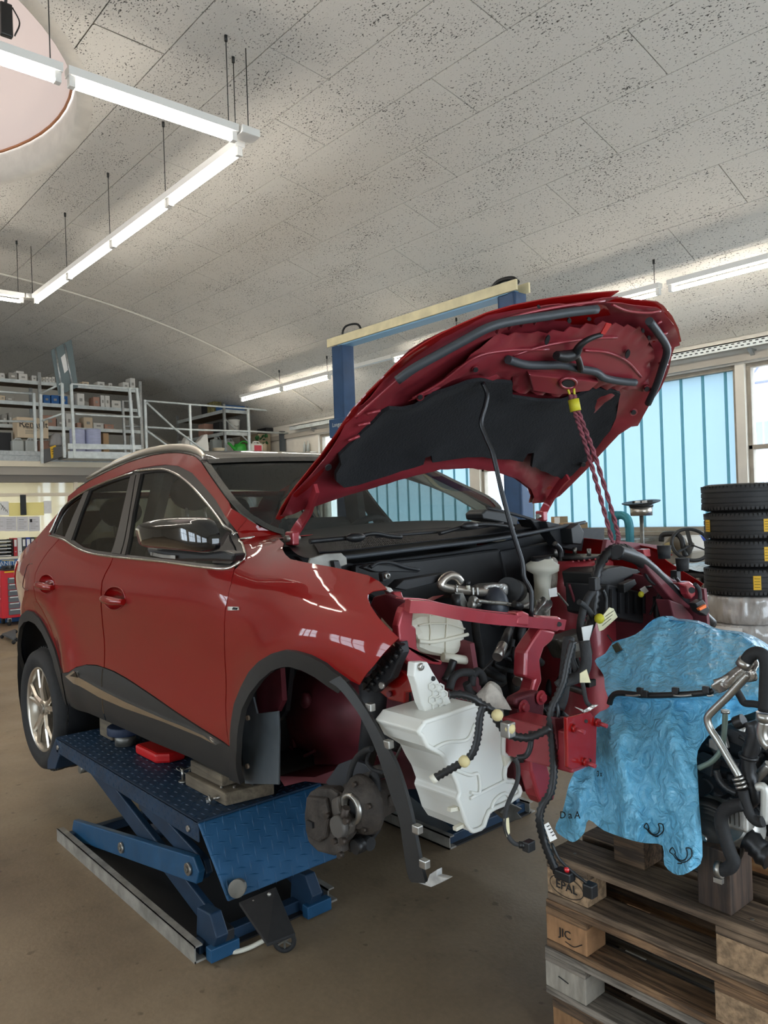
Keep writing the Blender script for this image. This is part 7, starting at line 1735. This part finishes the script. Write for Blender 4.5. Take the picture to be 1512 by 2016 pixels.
o = rectX('dark_strip', 41, 974, 51, 1014, XO + .03, K['black'], .02); tag(o, 'short black vertical strip hanging over the yellow planner', 'strip')
pl_ = ['leftmost grey printed notice below the yellow planner', 'second grey printed notice from the left, mostly blank', 'third grey printed notice with a dark heading', 'rightmost grey printed notice with a small dark figure']
K['notice'] = mat('grey_notice', C(206, 204, 206), .85)
for i, (a, b) in enumerate(((-12, 9), (10, 32), (34, 55), (57, 78))):
    o = rectX('notice', a, 1017, b, 1046, XO, K['notice'], .01); tag(o, pl_[i], 'notice', 'notices on the office front')
    for k in range(5):
        MB().tube([onX(a + 3, 1023 + 4.2 * k, XO + .003), onX(b - (3 if k % 2 else 8), 1023 + 4.2 * k, XO + .003)], .003, 4).build('text_line', K['ink'] if k == 0 and i == 2 else K['greyband'], o)
    if i == 3: MB().box(onX(61, 1025, XO + .003), (.006, .04, .06)).build('figure', K['ink'], o)
# shelf of binders on a counter
ct = T('office_counter', 'cream shelf board carrying binders below the notices', 'shelf', (-14.6, 3.7, 0))
a = onX(-30, 1097, -14.55); b = onX(82, 1093, -14.55); zt = (a.z + b.z) / 2
MB().lohi((-14.88, 2.6, zt - .04), (-14.42, b.y + .05, zt)).build('board', K['cream'], ct)
MB().lohi((-14.88, 2.6, 0), (-14.80, b.y + .05, zt - .04)).build('back', K['cream'], ct)
K['bwhite'] = mat('binder_white', C(226, 224, 218), .6)
bd_ = [(27, 34, C(176, 40, 46), 'red'), (35, 43, C(226, 224, 218), 'white'), (44, 51, C(44, 50, 48), 'dark grey'), (52, 60, C(36, 66, 150), 'blue'), (61, 68, C(40, 48, 52), 'black'), (69, 80, C(120, 122, 60), 'olive')]
for a_, b_, c_, nme in bd_:
    p = onX(a_, 1094, -14.5); q = onX(b_, 1057, -14.5); t = T('ring_binder', '%s ring binder standing in the row on the cream shelf' % nme, 'binder', (-14.6, (p.y + q.y) / 2, zt), 0, 'ring binders on the cream shelf')
    MB().lohi((-14.78, p.y + .004, zt + .001), (-14.50, q.y - .004, zt + .32)).build('cover', mat('binder_' + nme.replace(' ', '_'), c_, .5), t, bevel=.004)
    MB().lohi((-14.50, p.y + .014, zt + .17), (-14.496, q.y - .014, zt + .29)).build('spine_label', K['bwhite'], t); MB().cyl((-14.50, (p.y + q.y) / 2, zt + .08), (-14.495, (p.y + q.y) / 2, zt + .08), .012, 10).build('finger_hole', K['steel'], t)
tr = T('letter_tray_stack', 'stack of black letter trays left of the red binder', 'letter tray', (-14.6, 3.6, zt))
for k in range(5):
    p = onX(-8, 1094, -14.5); q = onX(25, 1094, -14.5); MB().lohi((-14.8, p.y, zt + .004 + .062 * k), (-14.47, q.y, zt + .012 + .062 * k)).lohi((-14.8, p.y, zt + .062 * k), (-14.79, q.y, zt + .05 + .062 * k)).lohi((-14.8, q.y - .01, zt + .004 + .062 * k), (-14.47, q.y, zt + .058 + .062 * k)).build('tray', K['black'], tr)
    MB().lohi((-14.76, p.y + .01, zt + .013 + .062 * k), (-14.468, q.y - .03, zt + .026 + .062 * k)).build('papers', K['paper'], tr)
# blue tool chest and red roller cabinet
K['tblue'] = mat('tool_blue', C(30, 92, 150), .45); K['tred'] = mat('tool_red', C(204, 26, 40), .4); K['tgrey'] = mat('drawer_grey', C(98, 100, 104), .5)
bc = T('blue_tool_chest', 'blue tool chest with many drawers behind the red tool cabinet', 'tool chest', (-14.1, 3.3, 0))
p = onX(-40, 1240, -13.99); q = onX(62, 1100, -13.99)
MB().lohi((-14.41, p.y, .0), (-13.99, q.y, q.z)).build('body', K['tblue'], bc, bevel=.01)
for k in range(7): MB().lohi((-13.992, p.y + .03, .12 + .125 * k), (-13.978, onX(6, 1150, -13.95).y, .225 + .125 * k)).build('drawer', K['tblue'], bc, bevel=.004); MB().lohi((-13.978, p.y + .06, .205 + .125 * k), (-13.972, onX(5, 1150, -13.95).y, .222 + .125 * k)).build('handle', K['galvpale'], bc)
for x0, x1 in ((2, 30), (33, 60)): w = rectX('top_drawer', x0, 1103, x1, 1113, -13.98, K['tblue'], .02, bc, .004); rectX('handle', x0 + 2, 1102, x1 - 2, 1104.5, -13.974, mat('yellow_handle_%d' % x0, C(220, 190, 70), .5), .01, bc)
text('lettering', 'ANETO', .10, onX(20, 1109, -13.975), (0, 1, 0), (0, 0, 1), K['galvpale'], bc)
p = onX(5, 1228, -13.45); q = onX(48, 1121, -13.45); z0 = .13; yA, yB = p.y, p.y + .72; ztp = q.z
rc = T('red_tool_cabinet', 'red roller cabinet with grey drawers at the left picture edge', 'tool cabinet', (-13.7, (yA + yB) / 2, 0))
MB().lohi((-13.95, yA, z0), (-13.46, yB, ztp)).build('body', K['tred'], rc, bevel=.012)
for k in range(6):
    h = (ztp - z0 - .16) / 6; MB().lohi((-13.46, yA + .10, z0 + .05 + h * k), (-13.44, yB - .06, z0 + .04 + h * (k + 1))).build('drawer', K['tgrey'], rc, bevel=.004); MB().lohi((-13.44, yA + .12, z0 + .02 + h * (k + 1)), (-13.43, yB - .08, z0 + .037 + h * (k + 1))).build('drawer_handle', K['galvpale'], rc)
MB().lohi((-13.94, yA + .05, ztp), (-13.45, yB, ztp + .02)).build('top_mat', K['blacksat'], rc); MB().lohi((-13.445, yA + .05, ztp - .035), (-13.435, yA + .45, ztp - .012)).build('yellow_strip', K['sticker'], rc)
for k in range(9): MB().box((-13.6 - .03 * (k % 3), yA + .08 + .065 * k, ztp + .045), (.12, .04, .05), Matrix.Rotation(k * .7, 3, 'Z')).build('tool', random.choice([K['gmet'], K['black'], K['blk2']]), rc, bevel=.005)
for y in (yA + .12, yB - .12):
    for x in (-13.52, -13.88): MB().cyl((x, y - .018, .06), (x, y + .018, .06), .06, 16).build('castor', K['rubber'], rc); MB().lohi((x - .03, y - .03, .06), (x + .03, y + .03, .131)).build('fork', K['steel'], rc)
MB().tube([(-13.44, yA - .03, .45), (-13.44, yA - .06, .5), (-13.44, yA - .06, .62), (-13.44, yA - .03, .67)], .015, 8, res=3).build('side_handle', K['white'], rc)
fp = [onZ(x, y, .005) for x, y in [(4, 1257), (31, 1247), (32, 1263), (27, 1268)]]
cr = T('creeper_board', 'low grey roller board on the floor behind the car', 'creeper', (fp[0].x, fp[0].y, 0))
MB().prism([f_ + Vector((0, 0, .05)) for f_ in fp], (0, 0, .02)).build('board', K['greyp'], cr)
for f_ in fp: MB().sphere(f_ + Vector((0, 0, .026)), .028, 10, 8).build('castor', K['rubber'], cr)

# ---- railings
def rail_thing(label, segs, posts, X, name='guard_rail', r=.021, group='mezzanine railings'):
    allp = [onX(x, y, X) for s in segs for x, y in s] + [onX(x, y, X) for s in posts for x, y in s]
    t = T(name, label, 'railing', (X, sum(p.y for p in allp) / len(allp), MZ), 0, group)
    for s in segs: MB().tube([onX(x, y, X) for x, y in s], r, 8).build('rail', K['galvpale'], t)
    for s in posts:
        a, b = onX(*s[0], X), onX(*s[1], X); y = (a.y + b.y) / 2; zb = MZ if abs(b.z - MZ) < .25 else b.z
        MB().lohi((X - .022, y - .022, zb), (X + .022, y + .022, a.z)).build('post', K['galvpale'], t)
    return t
rail_thing('long galvanised railing of the mezzanine with a sloping end above the car roof', [[(286, 789), (373, 796), (488, 804.5), (561, 811), (583, 824)], [(290, 841), (375, 846), (490, 849), (585, 854)]], [((284, 787), (290, 893)), ((373, 797), (377, 893)), ((487, 805), (492, 893)), ((582, 823), (585, 856))], XM + .02)
rail_thing('short galvanised railing at the left picture edge of the mezzanine', [[(-30, 768), (0, 771), (66, 775)], [(-30, 829), (0, 829), (68, 830)]], [((66, 774), (71, 893))], XM + .02)
br_ = [o for o in bpy.data.objects if o.get('label', '').startswith('long galvanised railing')][0]
for s in ([(288, 792), (345, 845), (410, 893)], [(290, 848), (340, 885)]): MB().tube([onX(x, y, XM + .04) for x, y in s], .022, 8).build('strut', K['galvpale'], br_)
# loading gate platform standing out over the edge
XG = XM + .55
lg = T('loading_gate', 'galvanised loading gate cage projecting from the mezzanine edge', 'gate', (XG - .2, onX(180, 880, XG).y, MZ - .15), 0, 'loading gates')
for s in ([(122, 755), (127, 901)], [(140, 757), (147, 901)], [(255, 765), (264, 901)], [(80, 776), (83, 912)]):
    X = XG if s[0][0] > 100 else XM + .05
    a, b = onX(*s[0], X), onX(*s[1], X); MB().bar(a, b, .045, .045, up=(0, 1, 0)).build('post', K['galvpale'], lg)
def lgt(pts): MB().tube([onX(x, y, XG if x > 100 else XM + .05) for x, y in pts], .02, 8).build('rail', K['galvpale'], lg)
lgt([(140, 756), (200, 760.5), (272, 765.5)]); lgt([(148, 815), (210, 818.5), (275, 821)]); lgt([(80, 775), (122, 755)]); lgt([(82, 829), (124, 814)])
MB().bar(onX(269, 764, XG), onX(275, 821, XG), .045, .045, up=(0, 1, 0)).build('post', K['galvpale'], lg)
for y0, y1, m_, nn in ((873, 884, K['galvpale'], 'toe_board'), (888, 902, K['galvpale'], 'edge_beam')):
    a = onX(134, y0, XG); a2 = onX(134, y1 - 0, XG); b = onX(278, y0 + 3, XG); b2 = onX(278, y1 + 1, XG)
    MB().prism([a, a2, b2, b], (-.04, 0, 0)).build(nn, m_, lg)
a = onX(134, 885, XG); b = onX(278, 888, XG); MB().lohi((XM, a.y, MZ - .16), (XG - .03, b.y, MZ - .1)).build('deck', K['galv'], lg)
MB().prism([onX(84, 885, XM + .05), onX(126, 877, XG), onX(126, 897, XG), onX(84, 912, XM + .05)], (0, .03, 0)).build('side_plate', mat('grey_side_plate', C(84, 84, 84), .6), lg)
sg_ = MB().prism([onX(99, 880, XG - .25), onX(110, 876, XG - .25), onX(111.5, 898, XG - .25), onX(101, 903, XG - .25)], (-.01, 0, 0)).build('warning_sign', K['sticker'], lg)
for k in range(3): MB().tube([onX(101.5 + .4 * k, 885 + 4.5 * k, XG - .246), onX(109.5 + .4 * k, 882 + 4.5 * k, XG - .246)], .005, 4).build('sign_print', K['ink'], sg_)
inn = T('inner_gate', 'narrow galvanised inner gate frame right of the stacked jugs', 'gate', (XM - .3, onX(250, 850, XM - .3).y, MZ), 0, 'loading gates')
for s in ([(241, 789), (246, 873)], [(258, 789), (262, 873)]): MB().bar(onX(*s[0], XM - .3), Vector((XM - .3, onX(*s[1], XM - .3).y, MZ)), .05, .04, up=(0, 1, 0)).build('post', K['galv'], inn)
for s in ([(241, 790), (262, 790)], [(246, 839), (275, 840)]): MB().tube([onX(x, y, XM - .3) for x, y in s], .02, 8).build('rail', K['galv'], inn)
# tilted steel panel leaning out of the gate
pn = T('steel_panel', 'grey folded steel panel tilted up above the loading gate with a paper note', 'panel', onX(130, 770, XG - .1))
pp = [onX(x, y, XG - .05) for x, y in [(101, 691), (105, 687), (138, 669), (141, 669), (154, 762), (116, 778)]]
MB().prism(pp, (-.03, 0, 0)).build('sheet', mat('grey_blue_sheet', C(112, 124, 126), .45, .5), pn, bevel=.004)
for s in ([(109, 686), (122, 770)], [(127, 677), (143, 764)]): MB().tube([onX(x, y, XG - .045) for x, y in s], .018, 6).build('fold', K['galv'], pn)
MB().prism([onX(x, y, XG - .044) for x, y in [(120, 704), (128, 696), (134, 728), (127, 735)]], (-.004, 0, 0)).build('note', K['paper'], pn)
# ---- shelving
K['shelfb'] = wood('shelf_board', C(110, 90, 66), C(140, 116, 88), .5)
XS = -16.1
su = T('storage_shelf', 'long steel shelving unit filled with cartons on the mezzanine', 'shelf', (XS - .3, 4.6, MZ))
def shelf_line(x0, y0, x1, y1):
    a = onX(x0, y0, XS); b = onX(x1, y1, XS); z = (a.z + b.z) / 2
    MB().lohi((XS - .6, a.y, z - .05), (XS, b.y, z - .012)).build('board', K['shelfb'], su); MB().lohi((XS - .02, a.y, z - .07), (XS + .012, b.y, z)).build('front_beam', K['galvpale'], su); return z
zs = [shelf_line(-40, 745, 272, 763.5), shelf_line(-40, 788, 276, 803), shelf_line(-40, 834, 276, 846)]
for x in (79, 277, -35):
    y = onX(x, 800, XS).y
    for X in (XS, XS - .58): MB().lohi((X - .02, y - .03, MZ), (X + .02, y + .03, zs[0] + (.18 if x > 0 else 0))).build('upright', K['galv'], su)
K['kblue'] = mat('carton_blue', C(40, 92, 150), .7); K['kwhite'] = mat('carton_white', C(214, 210, 202), .8); K['kbeige'] = mat('carton_beige', C(206, 186, 158), .85); K['kpink'] = mat('carton_dusty_pink', C(176, 136, 118), .85); K['kgrey'] = mat('carton_grey', C(150, 146, 138), .85)
def carton(x0, x1, y0, zbase, lab, m, depth=.3, X=XS - .03, name='carton', cat='box', group='cartons on the mezzanine shelf'):
    a = onX(x0, y0, X); b = onX(x1, y0, X); o = MB().lohi((X - depth, a.y, zbase + .002), (X, b.y, a.z)).build(name, m, bevel=.006); tag(o, lab, cat, group)
    MB().lohi((X - .001, a.y + (b.y - a.y) * .3, zbase + (a.z - zbase) * .35), (X + .003, a.y + (b.y - a.y) * .7, zbase + (a.z - zbase) * .6)).build('carton_label', K['kgrey'] if m != K['kgrey'] else K['kwhite'], o); return o
top = [(0, 9, 734, 'K', 'white carton at the very left on the top shelf', 'kwhite'), (17, 34, 733, 'K', 'low grey carton left of the twin white cartons on the top shelf', 'kgrey'), (37, 54, 735, 'K', 'white carton carrying another on the top shelf', 'kwhite'), (63, 72, 739, 'K', 'tiny white carton on the top shelf left of the bracket', 'kwhite'), (162, 175, 751, '', 'small beige carton on the top shelf right of the tilted panel', 'kbeige'), (192, 206, 751, '', 'wide white carton on the top shelf right of the tilted panel', 'kwhite'), (214, 221, 754, '', 'smallest white carton near the right end of the top shelf', 'kwhite'), (242, 254, 752, '', 'white carton next to the tall one at the right shelf end', 'kwhite'), (256, 266, 744, '', 'tall narrow white carton at the right end of the top shelf', 'kwhite')]
for x0, x1, y0, _, lab, m in top: carton(x0, x1, y0, zs[0], lab, K[m], .25)
a = onX(32, 730, XS - .05); b = onX(47, 730, XS - .05); o = MB().lohi((XS - .28, a.y, onX(40, 735, XS - .03).z + .004), (XS - .05, b.y, a.z)).build('carton', K['kwhite'], bevel=.006); tag(o, 'white carton stacked upon another on the top shelf', 'box', 'cartons on the mezzanine shelf')
for i in range(5): 
    x = 77 + 6.4 * i; carton(x, x + 5.6, 741.5 + (i % 2), zs[0], ['first', 'second', 'third', 'fourth', 'fifth'][i] + ' of five tiny white packs in a row left of the tilted panel', K['kwhite'], .2, name='small_pack')
mid = [(0, 10, 778, 'pale carton at the left end of the middle shelf', 'kbeige'), (11, 28, 781, 'flat grey carton on the middle shelf', 'kgrey'), (85, 99, 777, 'left one of three blue cartons on the middle shelf', 'kblue'), (101, 116, 777.5, 'middle one of three blue cartons behind the gate post', 'kblue'), (118, 133, 779, 'right one of three blue cartons beside the gate post', 'kblue'), (152, 166, 774, 'tall white carton on the middle shelf behind the gate rail', 'kwhite'), (184, 196, 781, 'pinkish low carton on the middle shelf', 'kpink'), (198, 206, 778, 'left of two narrow white cartons on the middle shelf', 'kwhite'), (207, 216, 778.5, 'right of two narrow white cartons on the middle shelf', 'kwhite'), (220, 238, 788, 'low white carton right of the narrow pair', 'kwhite')]
for x0, x1, y0, lab, m in mid: carton(x0, x1, y0, zs[1], lab, K[m], .28)
low = [(84, 110, 817, 'bundle of pinkish packs on the lower shelf behind the gate', 'kpink'), (112, 128, 824, 'dark small carton on the lower shelf between the gate posts', 'kgrey'), (130, 142, 814, 'white striped carton on the lower shelf by the gate post', 'kwhite'), (152, 160, 832, 'small red pack on the lower shelf', 'kpink'), (165, 182, 821, 'pale carton stack on the lower shelf above the jugs', 'kbeige'), (184, 204, 832, 'flat pale carton on the lower shelf', 'kwhite'), (206, 224, 835, 'brown flat carton at the right of the lower shelf', 'kpink'), (4, 14, 815, 'black narrow carton on the lower shelf at the left edge', 'kgrey'), (17, 24, 812, 'tall black bottle-shaped pack on the lower shelf', 'kgrey')]
for x0, x1, y0, lab, m in low: carton(x0, x1, y0, zs[2], lab, K[m], .28)
# the big printed box and containers below
XB = XM - .36
a = onX(14, 862, XB); b = onX(96, 862, XB); rb = T('printed_carton', 'large pale carton with black printed lettering behind the left railing', 'box', (XB - .2, (a.y + b.y) / 2, a.z), 0, 'cartons on the mezzanine floor')
ztb = onX(60, 822, XB).z; zbb = onX(24, 862, XM - .35).z + .012
MB().lohi((XB - .3, onX(34, 840, XB).y, zbb), (XB, b.y, ztb)).build('body', K['kbeige'], rb, bevel=.008)
text('lettering', 'Renault', .17, onX(66, 836, XB + .002), (0, 1, 0), (0, 0, 1), K['ink'], rb); text('lettering', 'Piecemetrie', .075, onX(66, 842, XB + .002), (0, 1, 0), (0, 0, 1), K['ink'], rb)
for k in range(3): MB().tube([onX(50, 847 + 3 * k, XB + .002), onX(76 - 5 * k, 847.5 + 3 * k, XB + .002)], .005, 4).build('print_line', K['kgrey'], rb)
K['jug'] = transmat('translucent_jug', C(196, 200, 196), .3, .4)
def jug(x0, x1, y0, lab, m, X=XM - .35, cat='canister', name='canister', handle=True, group='containers on the mezzanine floor'):
    a = onX(x0, y0, X); b = onX(x1, y0, X); w = b.y - a.y; t = T(name, lab, cat, (X, (a.y + b.y) / 2, MZ), 0, group)
    h = a.z - MZ; MB().lohi((X - w * .7, a.y, MZ + .001), (X, b.y, MZ + h * .86)).build('body', m, t, bevel=min(w, h) * .12)
    MB().cyl((X - w * .35, (a.y + b.y) / 2, MZ + h * .84), (X - w * .35, (a.y + b.y) / 2, MZ + h), w * .16, 12).build('cap', K['kwhite'], t)
    if handle: MB().tube([(X - w * .15, a.y + w * .2, MZ + h * .85), (X - w * .15, a.y + w * .35, MZ + h * .98), (X - w * .15, a.y + w * .7, MZ + h * .98), (X - w * .15, a.y + w * .85, MZ + h * .85)], .015, 6).build('handle', m, t)
    return t
jug(24, 47, 862, 'left one of two pale jugs below the printed carton', K['jug']); jug(50, 72, 862, 'right one of two pale jugs below the printed carton', K['jug'])
o = rectX('dark_bin', -6, 852, 22, 893, XM - .5, K['blacksat'], .4); tag(o, 'dark bin at the left edge beside the pale jugs', 'bin')
o = rectX('brown_crate', 76, 868, 98, 893, XM - .6, K['kpink'], .3, None, .01); tag(o, 'brown patterned crate between the railing posts', 'crate')
bgp = [onX(x, y, XM - .5) for x, y in [(98, 878), (101, 857), (108, 851), (118, 852), (124, 862), (124, 878)]]
o = MB().prism(bgp, (-.25, 0, 0)).build('film_bag', K['wrap'], bevel=.03); tag(o, 'crumpled clear plastic bag behind the gate post', 'bag')
K['lav'] = mat('lavender_rolls', C(176, 180, 206), .8, var=.08, vscale=6, stretch=(1, 1, 12))
for i, (x0, x1) in enumerate(((142, 171), (172, 203))):
    p = onX(x0, 843, XM - .15); q = onX(x1, 843, XM - .15); c = (p + q) / 2; r = (q.y - p.y) / 2; t = T('paper_roll', ['left one of two wide lavender paper rolls wrapped in film', 'right one of two wide lavender paper rolls wrapped in film'][i], 'paper roll', (XM - .15 - r, c.y, MZ), 0, 'paper rolls on the mezzanine')
    MB().lathe([(.001, 0), (r * .96, 0), (r, .03), (r, p.z - MZ - .03), (r * .94, p.z - MZ), (.08, p.z - MZ), (.08, p.z - MZ - .05), (.001, p.z - MZ - .05)], (XM - .15 - r, c.y, MZ), (0, 0, 1), 28).build('roll', K['lav'], t); MB().cyl((XM - .15 - r, c.y, p.z - .06), (XM - .15 - r, c.y, p.z + .005), .06, 14).build('core', K['card'], t)
o = rectX('carton', 204, 853, 214, 893, XM - .4, K['card'], .3, None, .006); tag(o, 'brown carton standing right of the lavender rolls', 'box', 'cartons on the mezzanine floor')
# ---- right shelf of the mezzanine and things near it
XR = XM - .35
s2 = T('corner_shelf', 'steel shelf with brown boards near the window end of the mezzanine', 'shelf', (XR - .9, 8.9, MZ))
a = onX(441, 806, XR); b = onX(489, 805, XR); zT = a.z; far = onZ(353, 829, zT)
for z in (zT, onX(441, 850, XR).z): MB().lohi((far.x, a.y, z - .04), (XR, b.y, z)).build('board', K['shelfb'], s2); MB().lohi((far.x, a.y - .01, z - .07), (XR, a.y + .012, z + .005)).build('side_beam', K['galvpale'], s2); MB().lohi((XR - .01, a.y, z - .07), (XR + .012, b.y, z + .005)).build('front_beam', K['galvpale'], s2)
for x in (XR, far.x):
    for y in (a.y, b.y): MB().lohi((x - .025, y - .025, MZ), (x + .025, y + .025, zT + .12)).build('upright', K['galv'], s2)
MB().bar((XR, a.y, zT - .2), (XR, b.y, MZ + .35), .03, .015, up=(1, 0, 0)).build('brace', K['galv'], s2)
def onshelf(x0, x1, y0, X, zb, m, lab, name='carton', cat='box', d=.3):
    p = onX(x0, y0, X); q = onX(x1, y0, X); o = MB().lohi((X - d, p.y, zb + .003), (X, q.y, p.z)).build(name, m, bevel=.01); tag(o, lab, cat, 'goods on the corner shelf'); return o
onshelf(443, 482, 797, XR - .08, zT, K['kblue'], 'wide blue carton lying on top of the corner shelf', d=.5)
onshelf(420, 436, 790, XR - .5, zT, mat('olive_goods', C(120, 112, 70), .8, var=.5, vscale=20), 'olive patterned pack on the corner shelf top', 'pack', 'pack')
onshelf(408, 416, 796, XR - .9, zT, K['blacksat'], 'dark bottle-shaped pack at the far end of the corner shelf', 'pack', 'pack')
z2 = onX(441, 850, XR).z
bk = T('white_bucket', 'white plastic bucket on the corner shelf behind the railing', 'bucket', (XR - .25, onX(466, 845, XR - .2).y, z2), 0, 'containers on the mezzanine floor')
p = onX(456, 825, XR - .1); q = onX(477, 825, XR - .1); r = (q.y - p.y) / 2; cy = (p.y + q.y) / 2
MB().lathe([(.001, 0), (r * .85, 0), (r * .98, p.z - z2 - .04), (r * 1.04, p.z - z2 - .03), (r * 1.04, p.z - z2), (.001, p.z - z2)], (XR - .25, cy, z2 + .002), (0, 0, 1), 24).build('body', K['kwhite'], bk); MB().tube([(XR - .25 + r * .2, cy - r, p.z - .05), (XR - .25 + r, cy, p.z - .16), (XR - .25 + r * .2, cy + r, p.z - .05)], .008, 6, res=5).build('handle', K['steel'], bk)
onshelf(432, 444, 830, XR - .3, z2, K['blacksat'], 'dark machine part on the middle board of the corner shelf', 'machine_part', 'part'); onshelf(402, 420, 834, XR - .9, z2, K['kpink'], 'brownish carton on the middle board of the corner shelf')
# things on the deck edge
XD = XM - .10
wc_ = [onX(x, y, XD) for x, y in [(363, 891), (364, 868), (368, 860), (372, 858), (378, 868), (386, 872), (394, 866), (402, 856), (409, 854), (413, 891)]]
wc_[0].z = wc_[-1].z = MZ
o = MB().prism(wc_, (-.18, 0, 0)).build('white_canister', K['kwhite'], bevel=.02); tag(o, 'white saddle-shaped plastic canister at the deck edge behind the car roof', 'canister', 'containers on the mezzanine floor')
tb_ = T('small_tub', 'cream tub with a lid left of the green watering can', 'tub', (XD - .15, onX(435, 885, XD).y, MZ), 0, 'containers on the mezzanine floor')
p = onX(426, 881, XD); q = onX(447, 881, XD); r = (q.y - p.y) / 2; MB().lathe([(.001, 0), (r * .9, 0), (r, p.z - MZ - .03), (r * 1.05, p.z - MZ - .02), (r * 1.05, p.z - MZ), (.001, p.z - MZ)], (XD - .15, (p.y + q.y) / 2, MZ + .001), (0, 0, 1), 20).build('body', mat('cream_tub', C(200, 186, 160), .7), tb_)
gw = T('watering_can', 'green plastic watering can on the mezzanine edge above the car roof', 'watering can', (XD - .12, onX(477, 888, XD).y, MZ), 0)
K['wgreen'] = mat('garden_green', C(40, 140, 44), .4)
p = onX(466, 873, XD); q = onX(489, 873, XD); r = (q.y - p.y) / 2; cy = (p.y + q.y) / 2
MB().lathe([(.001, 0), (r, 0), (r, (p.z - MZ) * .7), (r * .8, p.z - MZ), (r * .5, p.z - MZ)], (XD - .12, cy, MZ + .001), (0, 0, 1), 22).build('body', K['wgreen'], gw)
MB().tube([onX(468, 889, XD - .1), onX(460, 882, XD - .1), onX(452, 874, XD - .1), onX(449, 872, XD - .1)], [.05, .035, .03, .03], 8).build('spout', K['wgreen'], gw); MB().tube([onX(470, 874, XD - .1), onX(478, 869, XD - .1), onX(487, 872, XD - .1), onX(490, 884, XD - .1)], .018, 8, res=4).build('handle', K['wgreen'], gw)
jug(494, 518, 868, 'white jerrycan with a red label right of the watering can', K['kwhite'], XD, group='containers on the mezzanine floor')
lb = [o for o in bpy.data.objects if o.get('label', '').startswith('white jerrycan')][0]; rectX('label', 501, 877, 515, 889, XD + .004, mat('pink_red_label', C(200, 70, 84), .6), .003, lb)
jug(419, 438, 858, 'clear jug behind the cream tub', K['jug'], XD - .6); jug(444, 462, 862, 'pale jug behind the watering can', K['kwhite'], XD - .6)
gp = T('plant_sprig', 'small green potted sprig above the white jerrycan', 'plant', (XD - .3, onX(515, 880, XD - .3).y, MZ), 0)
pc_ = onX(515, 866, XD - .3)
MB().cyl((pc_.x, pc_.y, MZ + .002), (pc_.x, pc_.y, pc_.z - .08), .10, 14, .13).build('pot', K['kbeige'], gp)
for k in range(14): a_ = k * 2.4; MB().sphere(pc_ + Vector((.1 * cos(a_), .13 * sin(a_), .10 * sin(k * 1.3))), .055, 6, 5, (1, .6, .3), Matrix.Rotation(a_, 3, 'Y')).build('leaf', mat('leaf_%d' % k, C(30, 74 + 5 * (k % 4), 36), .6), gp)
o = rectX('black_case', 524, 843, 546, 850, XM - .6, K['blacksat'], .4, None, .01); o.location.z = 0; tag(o, 'flat black case on the wooden box near the window wall', 'case')
a = onX(516, 851, XM - .4); b = onX(585, 851, XM - .4); o = MB().lohi((XM - 1.4, a.y, MZ + .002), (XM - .58, min(b.y, 9.9), a.z - .01)).build('wood_box', mat('pale_plywood', C(168, 150, 122), .8, var=.06, vscale=4)); tag(o, 'pale plywood housing at the window end of the mezzanine', 'housing')
o = MB().lohi((XM - .12, 9.84, MZ + .002), (XM - .04, 9.96, 3.6)).build('grey_post', mat('dark_grey_steel', C(72, 78, 82), .5)); tag(o, 'dark grey steel post where the railing meets the window wall', 'post')
for i, x in enumerate((598, 605)):
    p = onY(x, 875, 9.9); o = MB().lathe([(.001, 0), (.035, 0), (.035, .16), (.012, .2), (.012, .25), (.001, .25)], (p.x, 9.92, 3.32 - .0), (0, 0, 1), 12).build('bottle', K['jug']); o.location.z = -.28; tag(o, ['left pale bottle on the ledge beside the far window', 'right pale bottle on the ledge beside the far window'][i], 'bottle', 'bottles by the far window')
o = MB().lohi((-14.45, 9.80, 3.0), (-13.66, 9.998, 3.035)).build('wall_ledge', K['greyband']); tag(o, 'narrow ledge carrying two bottles beside the far window', 'ledge')
